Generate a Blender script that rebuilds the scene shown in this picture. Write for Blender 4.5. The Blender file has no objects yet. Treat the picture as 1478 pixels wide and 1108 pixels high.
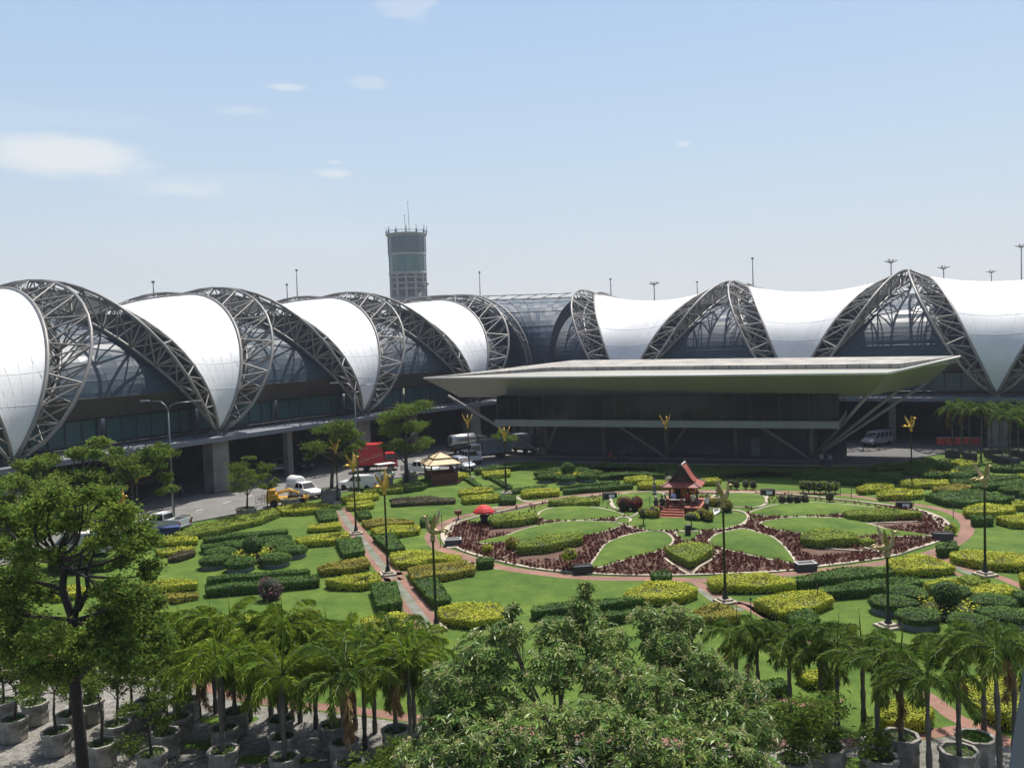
import bpy, math, random
import numpy as np
from mathutils import Vector, Matrix
PI = math.pi
rng = np.random.default_rng(11)
random.seed(5)
scene = bpy.context.scene
COL = scene.collection

# ------------------------------------------------------------------ camera
FPX, PITCH, ROLL, CAMH = 1250.0, 0.050, 0.036, 17.0
Fv = Vector((0, math.cos(PITCH), -math.sin(PITCH)))
R0 = Vector((1, 0, 0)); U0 = R0.cross(Fv)
Rv = math.cos(ROLL)*R0 - math.sin(ROLL)*U0
Uv = math.sin(ROLL)*R0 + math.cos(ROLL)*U0
CAM = Vector((0, 0, CAMH))
cam_data = bpy.data.cameras.new("camera"); cam = bpy.data.objects.new("camera", cam_data)
COL.objects.link(cam)
cam_data.sensor_width = 36.0; cam_data.lens = 36.0*FPX/1478.0
cam_data.clip_start = 0.1; cam_data.clip_end = 6000
cam.matrix_world = Matrix(((Rv.x, Uv.x, -Fv.x, CAM.x), (Rv.y, Uv.y, -Fv.y, CAM.y), (Rv.z, Uv.z, -Fv.z, CAM.z), (0, 0, 0, 1)))
scene.camera = cam

def ray(u, v):
    return Fv + Rv*((u-739)/FPX) - Uv*((v-554)/FPX)
def P(u, v, z=0.0):                       # the point of the level plane z under a place of the survey photograph
    d = ray(u, v); t = (z-CAMH)/d.z
    return CAM + d*t
def PD(u, v, dist):                       # a point at a distance
    return CAM + ray(u, v)*dist
REG = {5: (0, 620), 6: (350, 620), 7: (700, 620), 8: (1078, 620), 11: (0, 808), 12: (350, 808), 13: (700, 808), 14: (1078, 808)}
S = 3.6925
def px(reg, x, y):
    return (REG[reg][0]+x/S, REG[reg][1]+y/S)
def PR(reg, x, y, z=0.0):
    return P(*px(reg, x, y), z)
def polyR(reg, pts, z=0.0):
    return [PR(reg, x, y, z).xy for x, y in pts]

# ------------------------------------------------------------------ mesh collector
class MB:
    def __init__(self):
        self.v = []; self.n = 0; self.f = {}
    def addv(self, arr):
        arr = np.asarray(arr, dtype=np.float64).reshape(-1, 3)
        b = self.n; self.v.append(arr); self.n += len(arr); return b
    def addf(self, arr, mi=0, smooth=False):
        arr = np.asarray(arr, dtype=np.int64)
        if arr.size == 0: return
        self.f.setdefault((arr.shape[1], mi, smooth), []).append(arr)
    def face(self, pts, mi=0):
        b = self.addv([tuple(p) for p in pts]); self.addf([list(range(b, b+len(pts)))], mi)
    def box(self, c, s, rz=0.0, mi=0, taper=1.0, bev=0.0):
        hx, hy, hz = s[0]/2, s[1]/2, s[2]/2
        ca, sa = math.cos(rz), math.sin(rz)
        if bev > 0:
            rings = [(-hz, -bev, 1), (-hz+bev, 0, 1), (hz-bev, 0, taper), (hz, -bev, taper)]
        else:
            rings = [(-hz, 0, 1), (hz, 0, taper)]
        V = []
        for z, ins, tp in rings:
            for sx, sy in ((-1, -1), (1, -1), (1, 1), (-1, 1)):
                x, y = sx*(hx*tp+ins), sy*(hy*tp+ins)
                V.append((c[0]+x*ca-y*sa, c[1]+x*sa+y*ca, c[2]+z))
        b = self.addv(V); k = len(rings)
        F = [[b+3, b+2, b+1, b]]
        for r in range(k-1):
            for i in range(4):
                j = (i+1) % 4; F.append([b+r*4+i, b+r*4+j, b+r*4+4+j, b+r*4+4+i])
        F.append([b+(k-1)*4+i for i in range(4)])
        self.addf(F, mi)
    def tube(self, pts, rad, n=6, mi=0, cap=True, smooth=True):
        pts = [Vector(p) for p in pts]; m = len(pts)
        if not hasattr(rad, '__len__'): rad = [rad]*m
        T = []
        for i in range(m):
            t = pts[min(i+1, m-1)]-pts[max(i-1, 0)]
            T.append(t.normalized() if t.length > 1e-9 else Vector((0, 0, 1)))
        up = Vector((0, 0, 1)) if abs(T[0].z) < .9 else Vector((1, 0, 0))
        a = T[0].cross(up).normalized()
        V = []
        for i in range(m):
            a = (a-T[i]*a.dot(T[i]))
            a = a.normalized() if a.length > 1e-6 else T[i].orthogonal().normalized()
            bb = T[i].cross(a)
            for k in range(n):
                th = 2*PI*k/n; q = pts[i]+(a*math.cos(th)+bb*math.sin(th))*rad[i]; V.append((q.x, q.y, q.z))
        b = self.addv(V); F = []
        for i in range(m-1):
            for k in range(n):
                k2 = (k+1) % n; F.append([b+i*n+k, b+i*n+k2, b+(i+1)*n+k2, b+(i+1)*n+k])
        self.addf(F, mi, smooth)
        if cap:
            self.addf([[b+k for k in range(n)][::-1]], mi); self.addf([[b+(m-1)*n+k for k in range(n)]], mi)
    def lathe(self, prof, c=(0, 0, 0), n=16, mi=0, smooth=True, rz=0.0, sx=1.0, sy=1.0):
        V = []
        for r, z in prof:
            for k in range(n):
                th = 2*PI*k/n+rz; V.append((c[0]+sx*r*math.cos(th), c[1]+sy*r*math.sin(th), c[2]+z))
        b = self.addv(V); F = []; m = len(prof)
        for i in range(m-1):
            for k in range(n):
                k2 = (k+1) % n; F.append([b+i*n+k, b+i*n+k2, b+(i+1)*n+k2, b+(i+1)*n+k])
        self.addf(F, mi, smooth)
        if prof[0][0] > 1e-4: self.addf([[b+k for k in range(n)][::-1]], mi)
        if prof[-1][0] > 1e-4: self.addf([[b+(m-1)*n+k for k in range(n)]], mi)
    def prism(self, poly, z0, z1, mi=0, bottom=False):
        poly = [tuple(p)[:2] for p in poly]
        A = sum(poly[i][0]*poly[(i+1) % len(poly)][1]-poly[(i+1) % len(poly)][0]*poly[i][1] for i in range(len(poly)))
        if A < 0: poly = poly[::-1]
        n = len(poly)
        b = self.addv([(x, y, z0) for x, y in poly]+[(x, y, z1) for x, y in poly])
        self.addf([[b+i, b+(i+1) % n, b+n+(i+1) % n, b+n+i] for i in range(n)], mi)
        self.addf([[b+n+i for i in range(n)]], mi)
        if bottom: self.addf([[b+i for i in range(n)][::-1]], mi)
    def grid(self, G, mi=0, smooth=True):
        G = np.asarray(G); a, c = G.shape[:2]; b = self.addv(G.reshape(-1, 3))
        I = np.arange(a*c).reshape(a, c)+b
        self.addf(np.stack([I[:-1, :-1], I[1:, :-1], I[1:, 1:], I[:-1, 1:]], -1).reshape(-1, 4), mi, smooth)
    def extrude_y(self, prof, y0, y1, mi=0, inset=0.0, bev=0.0):
        # prof: closed (x,z) outline, extruded across y
        prof = list(prof); n = len(prof)
        A = sum(prof[i][0]*prof[(i+1) % n][1]-prof[(i+1) % n][0]*prof[i][1] for i in range(n))
        if A > 0: prof = prof[::-1]
        cx = sum(p[0] for p in prof)/n; cz = sum(p[1] for p in prof)/n
        def sc(k): return [(cx+(x-cx)*(1-k), cz+(z-cz)*(1-k)) for x, z in prof]
        rings = [(y0, sc(bev*1.2)), (y0+bev, prof), (y1-bev, prof), (y1, sc(bev*1.2))] if bev > 0 else [(y0, prof), (y1, prof)]
        V = []
        for y, pr in rings: V += [(x, y, z) for x, z in pr]
        b = self.addv(V); F = []
        for r in range(len(rings)-1):
            for i in range(n):
                j = (i+1) % n; F.append([b+r*n+i, b+(r+1)*n+i, b+(r+1)*n+j, b+r*n+j])
        self.addf(F, mi)
        self.addf([[b+i for i in range(n)]], mi); self.addf([[b+(len(rings)-1)*n+i for i in range(n)][::-1]], mi)
    def cards(self, C, N, size, aspect=0.6, mi=0, tilt=0.5, r=None, fold=0.0):
        # leaf-sized rhombs round centres C, facing roughly along N
        r = r or rng
        C = np.asarray(C, float); k = len(C)
        if k == 0: return
        N = np.asarray(N, float)+r.normal(0, tilt, (k, 3))
        N /= np.linalg.norm(N, axis=1)[:, None]+1e-9
        A = np.cross(N, r.normal(0, 1, (k, 3))); A /= np.linalg.norm(A, axis=1)[:, None]+1e-9
        B = np.cross(N, A)
        s = np.asarray(size, float).reshape(-1, 1)*np.ones((k, 1))
        V = np.stack([C-A*s, C+B*s*aspect+N*s*fold, C+A*s, C-B*s*aspect+N*s*fold], 1)
        b = self.addv(V.reshape(-1, 3))
        self.addf(np.arange(k*4).reshape(k, 4)+b, mi)
    def mesh(self, name, mats, origin=(0, 0, 0)):
        me = bpy.data.meshes.new(name)
        V = np.concatenate(self.v) if self.v else np.zeros((0, 3))
        V = V-np.asarray(tuple(origin), float)
        me.vertices.add(len(V)); me.vertices.foreach_set("co", V.astype(np.float32).ravel())
        LI, LS, LT, MI, SM = [], [], [], [], []; st = 0
        for (sz, mi, sm), arrs in self.f.items():
            A = np.concatenate(arrs); k = len(A)
            LI.append(A.ravel()); LS.append(st+np.arange(k)*sz); LT.append(np.full(k, sz)); MI.append(np.full(k, mi)); SM.append(np.full(k, sm))
            st += k*sz
        if LI:
            LI = np.concatenate(LI); LS = np.concatenate(LS); MI = np.concatenate(MI); SM = np.concatenate(SM)
            me.loops.add(len(LI)); me.loops.foreach_set("vertex_index", LI.astype(np.int32))
            me.polygons.add(len(LS)); me.polygons.foreach_set("loop_start", LS.astype(np.int32))
            me.polygons.foreach_set("material_index", MI.astype(np.int32)); me.polygons.foreach_set("use_smooth", SM.astype(bool))
        for m in (mats if isinstance(mats, (list, tuple)) else [mats]): me.materials.append(m)
        me.update(calc_edges=True); me.validate()
        return me
    def build(self, name, mats, parent=None, origin=(0, 0, 0)):
        o = bpy.data.objects.new(name, self.mesh(name, mats, origin)); COL.objects.link(o)
        if parent is not None: o.parent = parent
        else: o.location = tuple(origin)
        return o

def tag(o, label=None, cat=None, group=None, kind=None):
    if label: o['label'] = label
    if cat: o['category'] = cat
    if group: o['group'] = group
    if kind: o['kind'] = kind
    return o
def thing(name, label, cat, loc=(0, 0, 0), rz=0.0, group=None):
    o = bpy.data.objects.new(name, None); COL.objects.link(o); o.empty_display_size = .3
    o.location = tuple(loc); o.rotation_euler = (0, 0, rz)
    return tag(o, label, cat, group)
def part(name, me, parent):
    o = bpy.data.objects.new(name, me); COL.objects.link(o); o.parent = parent; return o
def copy_tree(o, parent=None):
    c = o.copy(); COL.objects.link(c)
    if parent is not None: c.parent = parent
    for ch in list(o.children): copy_tree(ch, c)
    return c

# ------------------------------------------------------------------ materials
def mat(name, col, rough=0.6, var=0.0, scale=2.0, metal=0.0, bump=0.0, bscale=20.0, island=0.0, col2=None, trans=0.0, spec=0.5, coord='Object', detail=4.0, ior=None):
    m = bpy.data.materials.new(name); m.use_nodes = True
    nt = m.node_tree; ns = nt.nodes; lk = nt.links
    b = ns["Principled BSDF"]; out = ns["Material Output"]
    b.inputs["Roughness"].default_value = rough; b.inputs["Metallic"].default_value = metal
    b.inputs["Specular IOR Level"].default_value = spec
    c4 = (*col, 1.0); csock = None
    tc = ns.new("ShaderNodeTexCoord")
    if var > 0 or col2:
        nz = ns.new("ShaderNodeTexNoise"); nz.inputs["Scale"].default_value = scale; nz.inputs["Detail"].default_value = detail
        lk.new(tc.outputs[coord], nz.inputs["Vector"])
        rp = ns.new("ShaderNodeValToRGB"); rp.color_ramp.elements[0].position = .32; rp.color_ramp.elements[1].position = .68
        d = col2 if col2 else tuple(min(1, x*(1+var)) for x in col)
        e = col if col2 else tuple(x*(1-var) for x in col)
        rp.color_ramp.elements[0].color = (*e, 1); rp.color_ramp.elements[1].color = (*d, 1)
        lk.new(nz.outputs["Fac"], rp.inputs["Fac"]); csock = rp.outputs["Color"]
    if island > 0:
        g = ns.new("ShaderNodeNewGeometry"); hs = ns.new("ShaderNodeHueSaturation")
        mr = ns.new("ShaderNodeMapRange"); mr.inputs["To Min"].default_value = 1-island; mr.inputs["To Max"].default_value = 1+island
        lk.new(g.outputs["Random Per Island"], mr.inputs["Value"]); lk.new(mr.outputs["Result"], hs.inputs["Value"])
        mh = ns.new("ShaderNodeMapRange"); mh.inputs["To Min"].default_value = .5-.03; mh.inputs["To Max"].default_value = .5+.03
        ml = ns.new("ShaderNodeMath"); ml.operation = 'MULTIPLY'; ml.inputs[1].default_value = 7.13
        fr = ns.new("ShaderNodeMath"); fr.operation = 'FRACT'
        lk.new(g.outputs["Random Per Island"], ml.inputs[0]); lk.new(ml.outputs[0], fr.inputs[0]); lk.new(fr.outputs[0], mh.inputs["Value"]); lk.new(mh.outputs["Result"], hs.inputs["Hue"])
        if csock: lk.new(csock, hs.inputs["Color"])
        else: hs.inputs["Color"].default_value = c4
        csock = hs.outputs["Color"]
    if csock: lk.new(csock, b.inputs["Base Color"])
    else: b.inputs["Base Color"].default_value = c4
    if bump > 0:
        n2 = ns.new("ShaderNodeTexNoise"); n2.inputs["Scale"].default_value = bscale; n2.inputs["Detail"].default_value = 5
        lk.new(tc.outputs[coord], n2.inputs["Vector"])
        bp = ns.new("ShaderNodeBump"); bp.inputs["Strength"].default_value = bump; bp.inputs["Distance"].default_value = .05
        lk.new(n2.outputs["Fac"], bp.inputs["Height"]); lk.new(bp.outputs["Normal"], b.inputs["Normal"])
    if trans > 0:
        t = ns.new("ShaderNodeBsdfTranslucent"); mx = ns.new("ShaderNodeMixShader"); mx.inputs[0].default_value = trans
        if csock: lk.new(csock, t.inputs["Color"])
        else: t.inputs["Color"].default_value = c4
        lk.new(b.outputs["BSDF"], mx.inputs[1]); lk.new(t.outputs["BSDF"], mx.inputs[2]); lk.new(mx.outputs["Shader"], out.inputs["Surface"])
    return m
def leafmat(name, col, col2, sc=.6, island=.35, trans=.2, rough=.65, spec=.15):
    return mat(name, col, rough, scale=sc, island=island, col2=col2, trans=trans, spec=spec)

M = {}
M['steel'] = mat('painted_steel', (.25, .235, .215), .45, var=.12, scale=.6)
M['steel_dark'] = mat('dark_painted_steel', (.06, .07, .08), .4, var=.15, scale=.8)
M['pole'] = mat('pole_dark_green', (.012, .016, .014), .35)
M['galv'] = mat('galvanised_steel', (.17, .185, .195), .4, var=.1, metal=.6)
M['conc'] = mat('concrete', (.20, .19, .172), .85, var=.25, scale=.5, bump=.2, bscale=6)
M['concd'] = mat('dark_concrete', (.06, .06, .062), .85, var=.25, scale=.4, bump=.1, bscale=4)  # undercroft shade is put into this tone; troughs and tubs share it
M['gold'] = mat('gilded_metal', (.62, .40, .08), .38, metal=.75, var=.15, scale=3)
M['goldold'] = mat('weathered_gilding', (.42, .33, .17), .5, metal=.5, var=.25, scale=4)
M['leaf_g'] = leafmat('dark_green_hedge_leaf', (.052, .112, .016), (.092, .172, .025), .6, .3, .12)
M['leaf_y'] = leafmat('golden_hedge_leaf', (.29, .32, .026), (.50, .52, .045), .5, .32, .16)
M['leaf_m'] = leafmat('lime_hedge_leaf', (.18, .25, .03), (.30, .36, .045), .5, .3, .16)
M['leaf_o'] = leafmat('bronze_hedge_leaf', (.21, .19, .028), (.36, .32, .04), .5, .3, .16)
M['leaf_b'] = leafmat('brown_hedge_leaf', (.09, .08, .045), (.13, .11, .06), .5)
M['leaf_p'] = leafmat('purple_flower_leaf', (.08, .10, .05), (.25, .08, .16), 3)
M['leaf_r'] = leafmat('red_shrub_leaf', (.10, .02, .015), (.22, .03, .02), 2)
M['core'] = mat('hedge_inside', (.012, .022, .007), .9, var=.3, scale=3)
M['white'] = mat('white_paint', (.78, .78, .76), .3, var=.03, spec=.5)
M['tyre'] = mat('tyre_rubber', (.015, .015, .016), .8)
M['glassd'] = mat('dark_vehicle_glass', (.012, .015, .018), .06, spec=.8)
M['chrome'] = mat('bright_rim_metal', (.45, .45, .46), .3, metal=.8)
M['redl'] = mat('red_lamp_lens', (.35, .01, .01), .25)
M['amber'] = mat('clear_lamp_lens', (.6, .6, .58), .15)
M['black'] = mat('black_plastic', (.018, .018, .02), .5)
M['bark'] = mat('bark', (.075, .06, .045), .9, var=.35, scale=4, bump=.5, bscale=25)
M['bark_d'] = mat('black_bark', (.03, .025, .02), .9, var=.35, scale=4, bump=.5, bscale=25)
M['bark_l'] = mat('pale_bark', (.16, .14, .115), .9, var=.3, scale=4, bump=.5, bscale=25)
M['soil'] = mat('potting_soil', (.05, .04, .028), .95, col2=(.045, .075, .02), scale=5, bump=.4)
M['pot'] = mat('weathered_concrete_pot', (.25, .235, .20), .9, var=.42, scale=2.2, bump=.4, bscale=14)
M['terr'] = mat('terracotta', (.33, .095, .055), .7, var=.2, scale=3)
M['redwood'] = mat('red_painted_wood', (.13, .035, .022), .6, var=.25, scale=3)
M['rooftile'] = mat('red_roof_tile', (.30, .075, .05), .55, var=.2, scale=6, bump=.3, bscale=18)
M['darkwood'] = mat('dark_timber', (.035, .02, .016), .6, var=.3, scale=4)

def brickmat(name, c1, c2, mortar, scale, bw=.5, rh=.25, rot=0.0, rough=.85):
    m = bpy.data.materials.new(name); m.use_nodes = True; nt = m.node_tree; ns = nt.nodes; lk = nt.links
    b = ns["Principled BSDF"]; b.inputs["Roughness"].default_value = rough
    tc = ns.new("ShaderNodeTexCoord"); mp = ns.new("ShaderNodeMapping"); mp.inputs["Rotation"].default_value = (0, 0, rot)
    br = ns.new("ShaderNodeTexBrick"); br.inputs["Color1"].default_value = (*c1, 1); br.inputs["Color2"].default_value = (*c2, 1); br.inputs["Mortar"].default_value = (*mortar, 1)
    br.inputs["Scale"].default_value = scale; br.inputs["Brick Width"].default_value = bw; br.inputs["Row Height"].default_value = rh; br.inputs["Mortar Size"].default_value = .02 if 'tile' in name else .012
    nz = ns.new("ShaderNodeTexNoise"); nz.inputs["Scale"].default_value = .35; nz.inputs["Detail"].default_value = 6
    rp = ns.new("ShaderNodeValToRGB"); rp.color_ramp.elements[0].position = .3; rp.color_ramp.elements[1].position = .75
    rp.color_ramp.elements[0].color = (.6, .6, .6, 1); rp.color_ramp.elements[1].color = (1.15, 1.12, 1.08, 1)
    mx = ns.new("ShaderNodeMix"); mx.data_type = 'RGBA'; mx.blend_type = 'MULTIPLY'; mx.inputs["Factor"].default_value = 1
    lk.new(tc.outputs["Object"], mp.inputs["Vector"]); lk.new(mp.outputs["Vector"], br.inputs["Vector"])
    lk.new(tc.outputs["Object"], nz.inputs["Vector"]); lk.new(nz.outputs["Fac"], rp.inputs["Fac"])
    lk.new(br.outputs["Color"], mx.inputs["A"]); lk.new(rp.outputs["Color"], mx.inputs["B"]); lk.new(mx.outputs["Result"], b.inputs["Base Color"])
    return m
M['brick'] = brickmat('red_paving_brick', (.24, .115, .08), (.31, .16, .11), (.16, .12, .09), 2.2)
M['stone'] = brickmat('pale_stone_kerb', (.42, .37, .28), (.50, .44, .34), (.25, .22, .17), .9, bw=.6, rh=.4)
M['gpav'] = mat('mossy_stone_paving', (.085, .115, .05), .9, scale=1.1, col2=(.23, .22, .20), bump=.3, bscale=9, detail=7)

# ---- multi-scale lawn / asphalt / gravel materials
def ground_mat(name, cols, scales, rough=.9, bump=.3, bscale=30):
    m = bpy.data.materials.new(name); m.use_nodes = True; nt = m.node_tree; ns = nt.nodes; lk = nt.links
    b = ns["Principled BSDF"]; b.inputs["Roughness"].default_value = rough; b.inputs["Specular IOR Level"].default_value = .25
    tc = ns.new("ShaderNodeTexCoord"); prev = None
    for i, sc in enumerate(scales):
        nz = ns.new("ShaderNodeTexNoise"); nz.inputs["Scale"].default_value = sc; nz.inputs["Detail"].default_value = 6; nz.inputs["Roughness"].default_value = .62
        lk.new(tc.outputs["Object"], nz.inputs["Vector"])
        rp = ns.new("ShaderNodeValToRGB"); rp.color_ramp.elements[0].position = .35; rp.color_ramp.elements[1].position = .66
        a, c = cols[i]; rp.color_ramp.elements[0].color = (*a, 1); rp.color_ramp.elements[1].color = (*c, 1)
        lk.new(nz.outputs["Fac"], rp.inputs["Fac"])
        if prev is None: prev = rp.outputs["Color"]
        else:
            mx = ns.new("ShaderNodeMix"); mx.data_type = 'RGBA'; mx.blend_type = 'MULTIPLY'; mx.inputs["Factor"].default_value = 1
            lk.new(prev, mx.inputs["A"]); lk.new(rp.outputs["Color"], mx.inputs["B"]); prev = mx.outputs["Result"]
    lk.new(prev, b.inputs["Base Color"])
    n2 = ns.new("ShaderNodeTexNoise"); n2.inputs["Scale"].default_value = bscale; n2.inputs["Detail"].default_value = 4
    lk.new(tc.outputs["Object"], n2.inputs["Vector"])
    bp = ns.new("ShaderNodeBump"); bp.inputs["Strength"].default_value = bump; bp.inputs["Distance"].default_value = .05
    lk.new(n2.outputs["Fac"], bp.inputs["Height"]); lk.new(bp.outputs["Normal"], b.inputs["Normal"])
    return m
W = (1, 1, 1)
M['lawn'] = ground_mat('mown_lawn', [((.066, .132, .016), (.112, .185, .026)), ((.64, .74, .6), (1.28, 1.14, 1.05)), ((.84, .86, .8), (1.12, 1.06, 1.1)), ((.7, .75, .7), (1.25, 1.2, 1.2))], [.09, .45, 2.2, 11.0], bump=.6, bscale=40)
M['asphalt'] = ground_mat('worn_asphalt', [((.17, .165, .155), (.215, .21, .195)), ((.82, .82, .82), (1.1, 1.1, 1.1)), ((.85, .85, .85), (1.12, 1.12, 1.12))], [.06, .5, 14.0], bump=.15, bscale=60)
M['pave'] = ground_mat('forecourt_paving', [((.13, .13, .13), (.17, .165, .16)), ((.8, .8, .8), (1.1, 1.1, 1.1))], [.1, 2.0], bump=.1)
M['gravel'] = ground_mat('grey_gravel', [((.20, .19, .165), (.30, .285, .255)), ((.6, .6, .58), (1.25, 1.25, 1.25)), ((.55, .55, .55), (1.35, 1.35, 1.35))], [.25, 3.0, 18.0], bump=.9, bscale=22)
M['bedsoil'] = ground_mat('flower_bed_soil', [((.105, .058, .042), (.16, .098, .068)), ((.7, .7, .7), (1.15, 1.15, 1.15))], [.5, 8.0], bump=.6, bscale=15)
M['base'] = ground_mat('far_ground', [((.10, .13, .06), (.14, .15, .09)), ((.8, .8, .8), (1.1, 1.1, 1.1))], [.02, .4])

# ------------------------------------------------------------------ light and sky
SUN_EL, SUN_AZ = math.radians(63), math.radians(24)      # azimuth to the right of straight ahead
sdir = Vector((math.sin(SUN_AZ)*math.cos(SUN_EL), math.cos(SUN_AZ)*math.cos(SUN_EL), math.sin(SUN_EL)))
sun = bpy.data.lights.new("sun", 'SUN'); sun.energy = 4.6; sun.angle = math.radians(.53); sun.color = (1, .955, .89)
so = bpy.data.objects.new("sun", sun); COL.objects.link(so); so.rotation_euler = sdir.to_track_quat('Z', 'Y').to_euler()
world = bpy.data.worlds.new("World"); scene.world = world; world.use_nodes = True
nt = world.node_tree; ns = nt.nodes; lk = nt.links
bg = ns["Background"]; bg.inputs["Strength"].default_value = .10
sky = ns.new("ShaderNodeTexSky"); sky.sky_type = 'NISHITA'; sky.sun_disc = False
sky.sun_elevation = SUN_EL; sky.sun_rotation = SUN_AZ; sky.altitude = 0; sky.air_density = 1.0; sky.dust_density = 2.6; sky.ozone_density = 1.6
tc = ns.new("ShaderNodeTexCoord")
# thin haze towards the horizon and a few small fair-weather clouds
prev = sky.outputs["Color"]
sep = ns.new("ShaderNodeSeparateXYZ"); lk.new(tc.outputs["Generated"], sep.inputs[0])
def vmath(op, a=None, b=None):
    n = ns.new("ShaderNodeVectorMath"); n.operation = op
    for i, x in enumerate((a, b)):
        if x is None: continue
        if isinstance(x, (tuple, list, Vector)): n.inputs[i].default_value = tuple(x)
        else: lk.new(x, n.inputs[i])
    return n
def fmath(op, a=None, b=None, clamp=False):
    n = ns.new("ShaderNodeMath"); n.operation = op; n.use_clamp = clamp
    for i, x in enumerate((a, b)):
        if x is None: continue
        if isinstance(x, (int, float)): n.inputs[i].default_value = x
        else: lk.new(x, n.inputs[i])
    return n.outputs[0]
def maprange(x, a, b, c, d):
    n = ns.new("ShaderNodeMapRange"); n.interpolation_type = 'SMOOTHSTEP'
    lk.new(x, n.inputs["Value"]); n.inputs["From Min"].default_value = a; n.inputs["From Max"].default_value = b; n.inputs["To Min"].default_value = c; n.inputs["To Max"].default_value = d
    return n.outputs["Result"]
def mixc(f, a, col):
    n = ns.new("ShaderNodeMix"); n.data_type = 'RGBA'; lk.new(f, n.inputs["Factor"]); lk.new(a, n.inputs["A"])
    n.inputs["B"].default_value = (*col, 1); return n.outputs["Result"]
CLOUD_COL = (6.6, 6.8, 6.9)
rpz = ns.new("ShaderNodeValToRGB"); els = rpz.color_ramp.elements
els[0].position = 0.0; els[0].color = (.615, .635, .65, 1); els[1].position = 1.0; els[1].color = (.20, .33, .62, 1)
for p_, c_ in ((.12, (.545, .60, .65)), (.30, (.45, .57, .695)), (.62, (.325, .475, .70))):
    e = els.new(p_); e.color = (*c_, 1)
zz = ns.new("ShaderNodeMapRange"); lk.new(sep.outputs["Z"], zz.inputs["Value"]); zz.inputs["From Min"].default_value = .02; zz.inputs["From Max"].default_value = .62
lk.new(zz.outputs["Result"], rpz.inputs["Fac"])
sc10 = vmath('SCALE', rpz.outputs["Color"]); sc10.inputs["Scale"].default_value = 9.6
# the haze is brightest on the sun's side of the sky and thins out overhead and behind
hz = fmath('MULTIPLY', maprange(sep.outputs["Y"], -.25, .6, .18, .9), maprange(sep.outputs["Z"], .35, .85, 1.0, .0))
nmx = ns.new("ShaderNodeMix"); nmx.data_type = 'RGBA'; lk.new(hz, nmx.inputs["Factor"]); lk.new(prev, nmx.inputs["A"]); lk.new(sc10.outputs[0], nmx.inputs["B"]); prev = nmx.outputs["Result"]
wn = ns.new("ShaderNodeTexNoise"); wn.inputs["Scale"].default_value = 9; wn.inputs["Detail"].default_value = 8; wn.inputs["Roughness"].default_value = .6
mpw = ns.new("ShaderNodeMapping"); mpw.inputs["Scale"].default_value = (1, 1, 3.2); lk.new(tc.outputs["Generated"], mpw.inputs["Vector"]); lk.new(mpw.outputs["Vector"], wn.inputs["Vector"])
wn2 = ns.new("ShaderNodeTexNoise"); wn2.inputs["Scale"].default_value = 34; wn2.inputs["Detail"].default_value = 8; lk.new(mpw.outputs["Vector"], wn2.inputs["Vector"])
wcol = fmath('ADD', fmath('MULTIPLY', fmath('SUBTRACT', wn.outputs["Fac"], .5), 1.1), fmath('MULTIPLY', fmath('SUBTRACT', wn2.outputs["Fac"], .5), .9))
def cloud(u, v, ru, rv, amount, soft=.55, rag=1.0):
    global prev
    d = ray(u, v).normalized(); r = Vector((d.y, -d.x, 0)).normalized(); up = r.cross(d)
    diff = vmath('SUBTRACT', tc.outputs["Generated"], tuple(d)).outputs[0]
    a = vmath('DOT_PRODUCT', diff, tuple(r)).outputs["Value"]; b = vmath('DOT_PRODUCT', diff, tuple(up)).outputs["Value"]
    q = fmath('ADD', fmath('POWER', fmath('MULTIPLY', a, FPX/ru), 2), fmath('POWER', fmath('MULTIPLY', b, FPX/rv), 2))
    q = fmath('SUBTRACT', fmath('POWER', q, .5), fmath('MULTIPLY', wcol, rag))
    f = maprange(q, 1-soft, 1+soft*.5, amount, 0)
    prev = mixc(f, prev, CLOUD_COL)
cloud(96, 224, 92, 27, .8, .5, .6)
cloud(265, 272, 46, 12, .35, .8, 1.6); cloud(330, 275, 140, 26, .14, .9, 1.4); cloud(60, 170, 150, 14, .12, .9, 1.5)
cloud(413, 126, 26, 5, .5, .7, .8); cloud(532, 119, 20, 7, .30, .8, 2.2); cloud(352, 161, 30, 7, .28, .9, 1.8)
cloud(482, 250, 24, 6, .55, .7, .9); cloud(484, 234, 12, 3, .35, .7, .8); cloud(592, 10, 34, 14, .30, .9, 3.2); cloud(986, 208, 9, 4, .5, .7, .8)
cloud(350, 345, 260, 40, .12, .9, 1.0)
lk.new(prev, bg.inputs["Color"])
scene.view_settings.view_transform = 'Standard'; scene.view_settings.look = 'None'; scene.view_settings.gamma = 1
scene.view_settings.exposure = 0.34
# ------------------------------------------------------------------ terminal materials
M['fabric'] = mat('white_roof_membrane', (.77, .77, .76), .5, var=.09, scale=.25, trans=.06, detail=8)
M['seam'] = mat('membrane_seam', (.76, .76, .755), .6)
def glass_panels(name, c1, c2, rough, sc=1.0):
    m = mat(name, c1, rough, spec=.45); nt = m.node_tree; ns = nt.nodes; lk = nt.links; b = ns["Principled BSDF"]
    g = ns.new("ShaderNodeNewGeometry"); rp = ns.new("ShaderNodeValToRGB")
    rp.color_ramp.elements[0].color = (*c1, 1); rp.color_ramp.elements[1].color = (*c2, 1)
    lk.new(g.outputs["Random Per Island"], rp.inputs["Fac"]); lk.new(rp.outputs["Color"], b.inputs["Base Color"])
    mr = ns.new("ShaderNodeMapRange"); mr.inputs["To Min"].default_value = rough*.6; mr.inputs["To Max"].default_value = rough*1.5
    lk.new(g.outputs["Random Per Island"], mr.inputs["Value"]); lk.new(mr.outputs["Result"], b.inputs["Roughness"])
    return m
M['vglass'] = glass_panels('steel_blue_vault_glass', (.03, .05, .075), (.045, .072, .10), .55)
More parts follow.
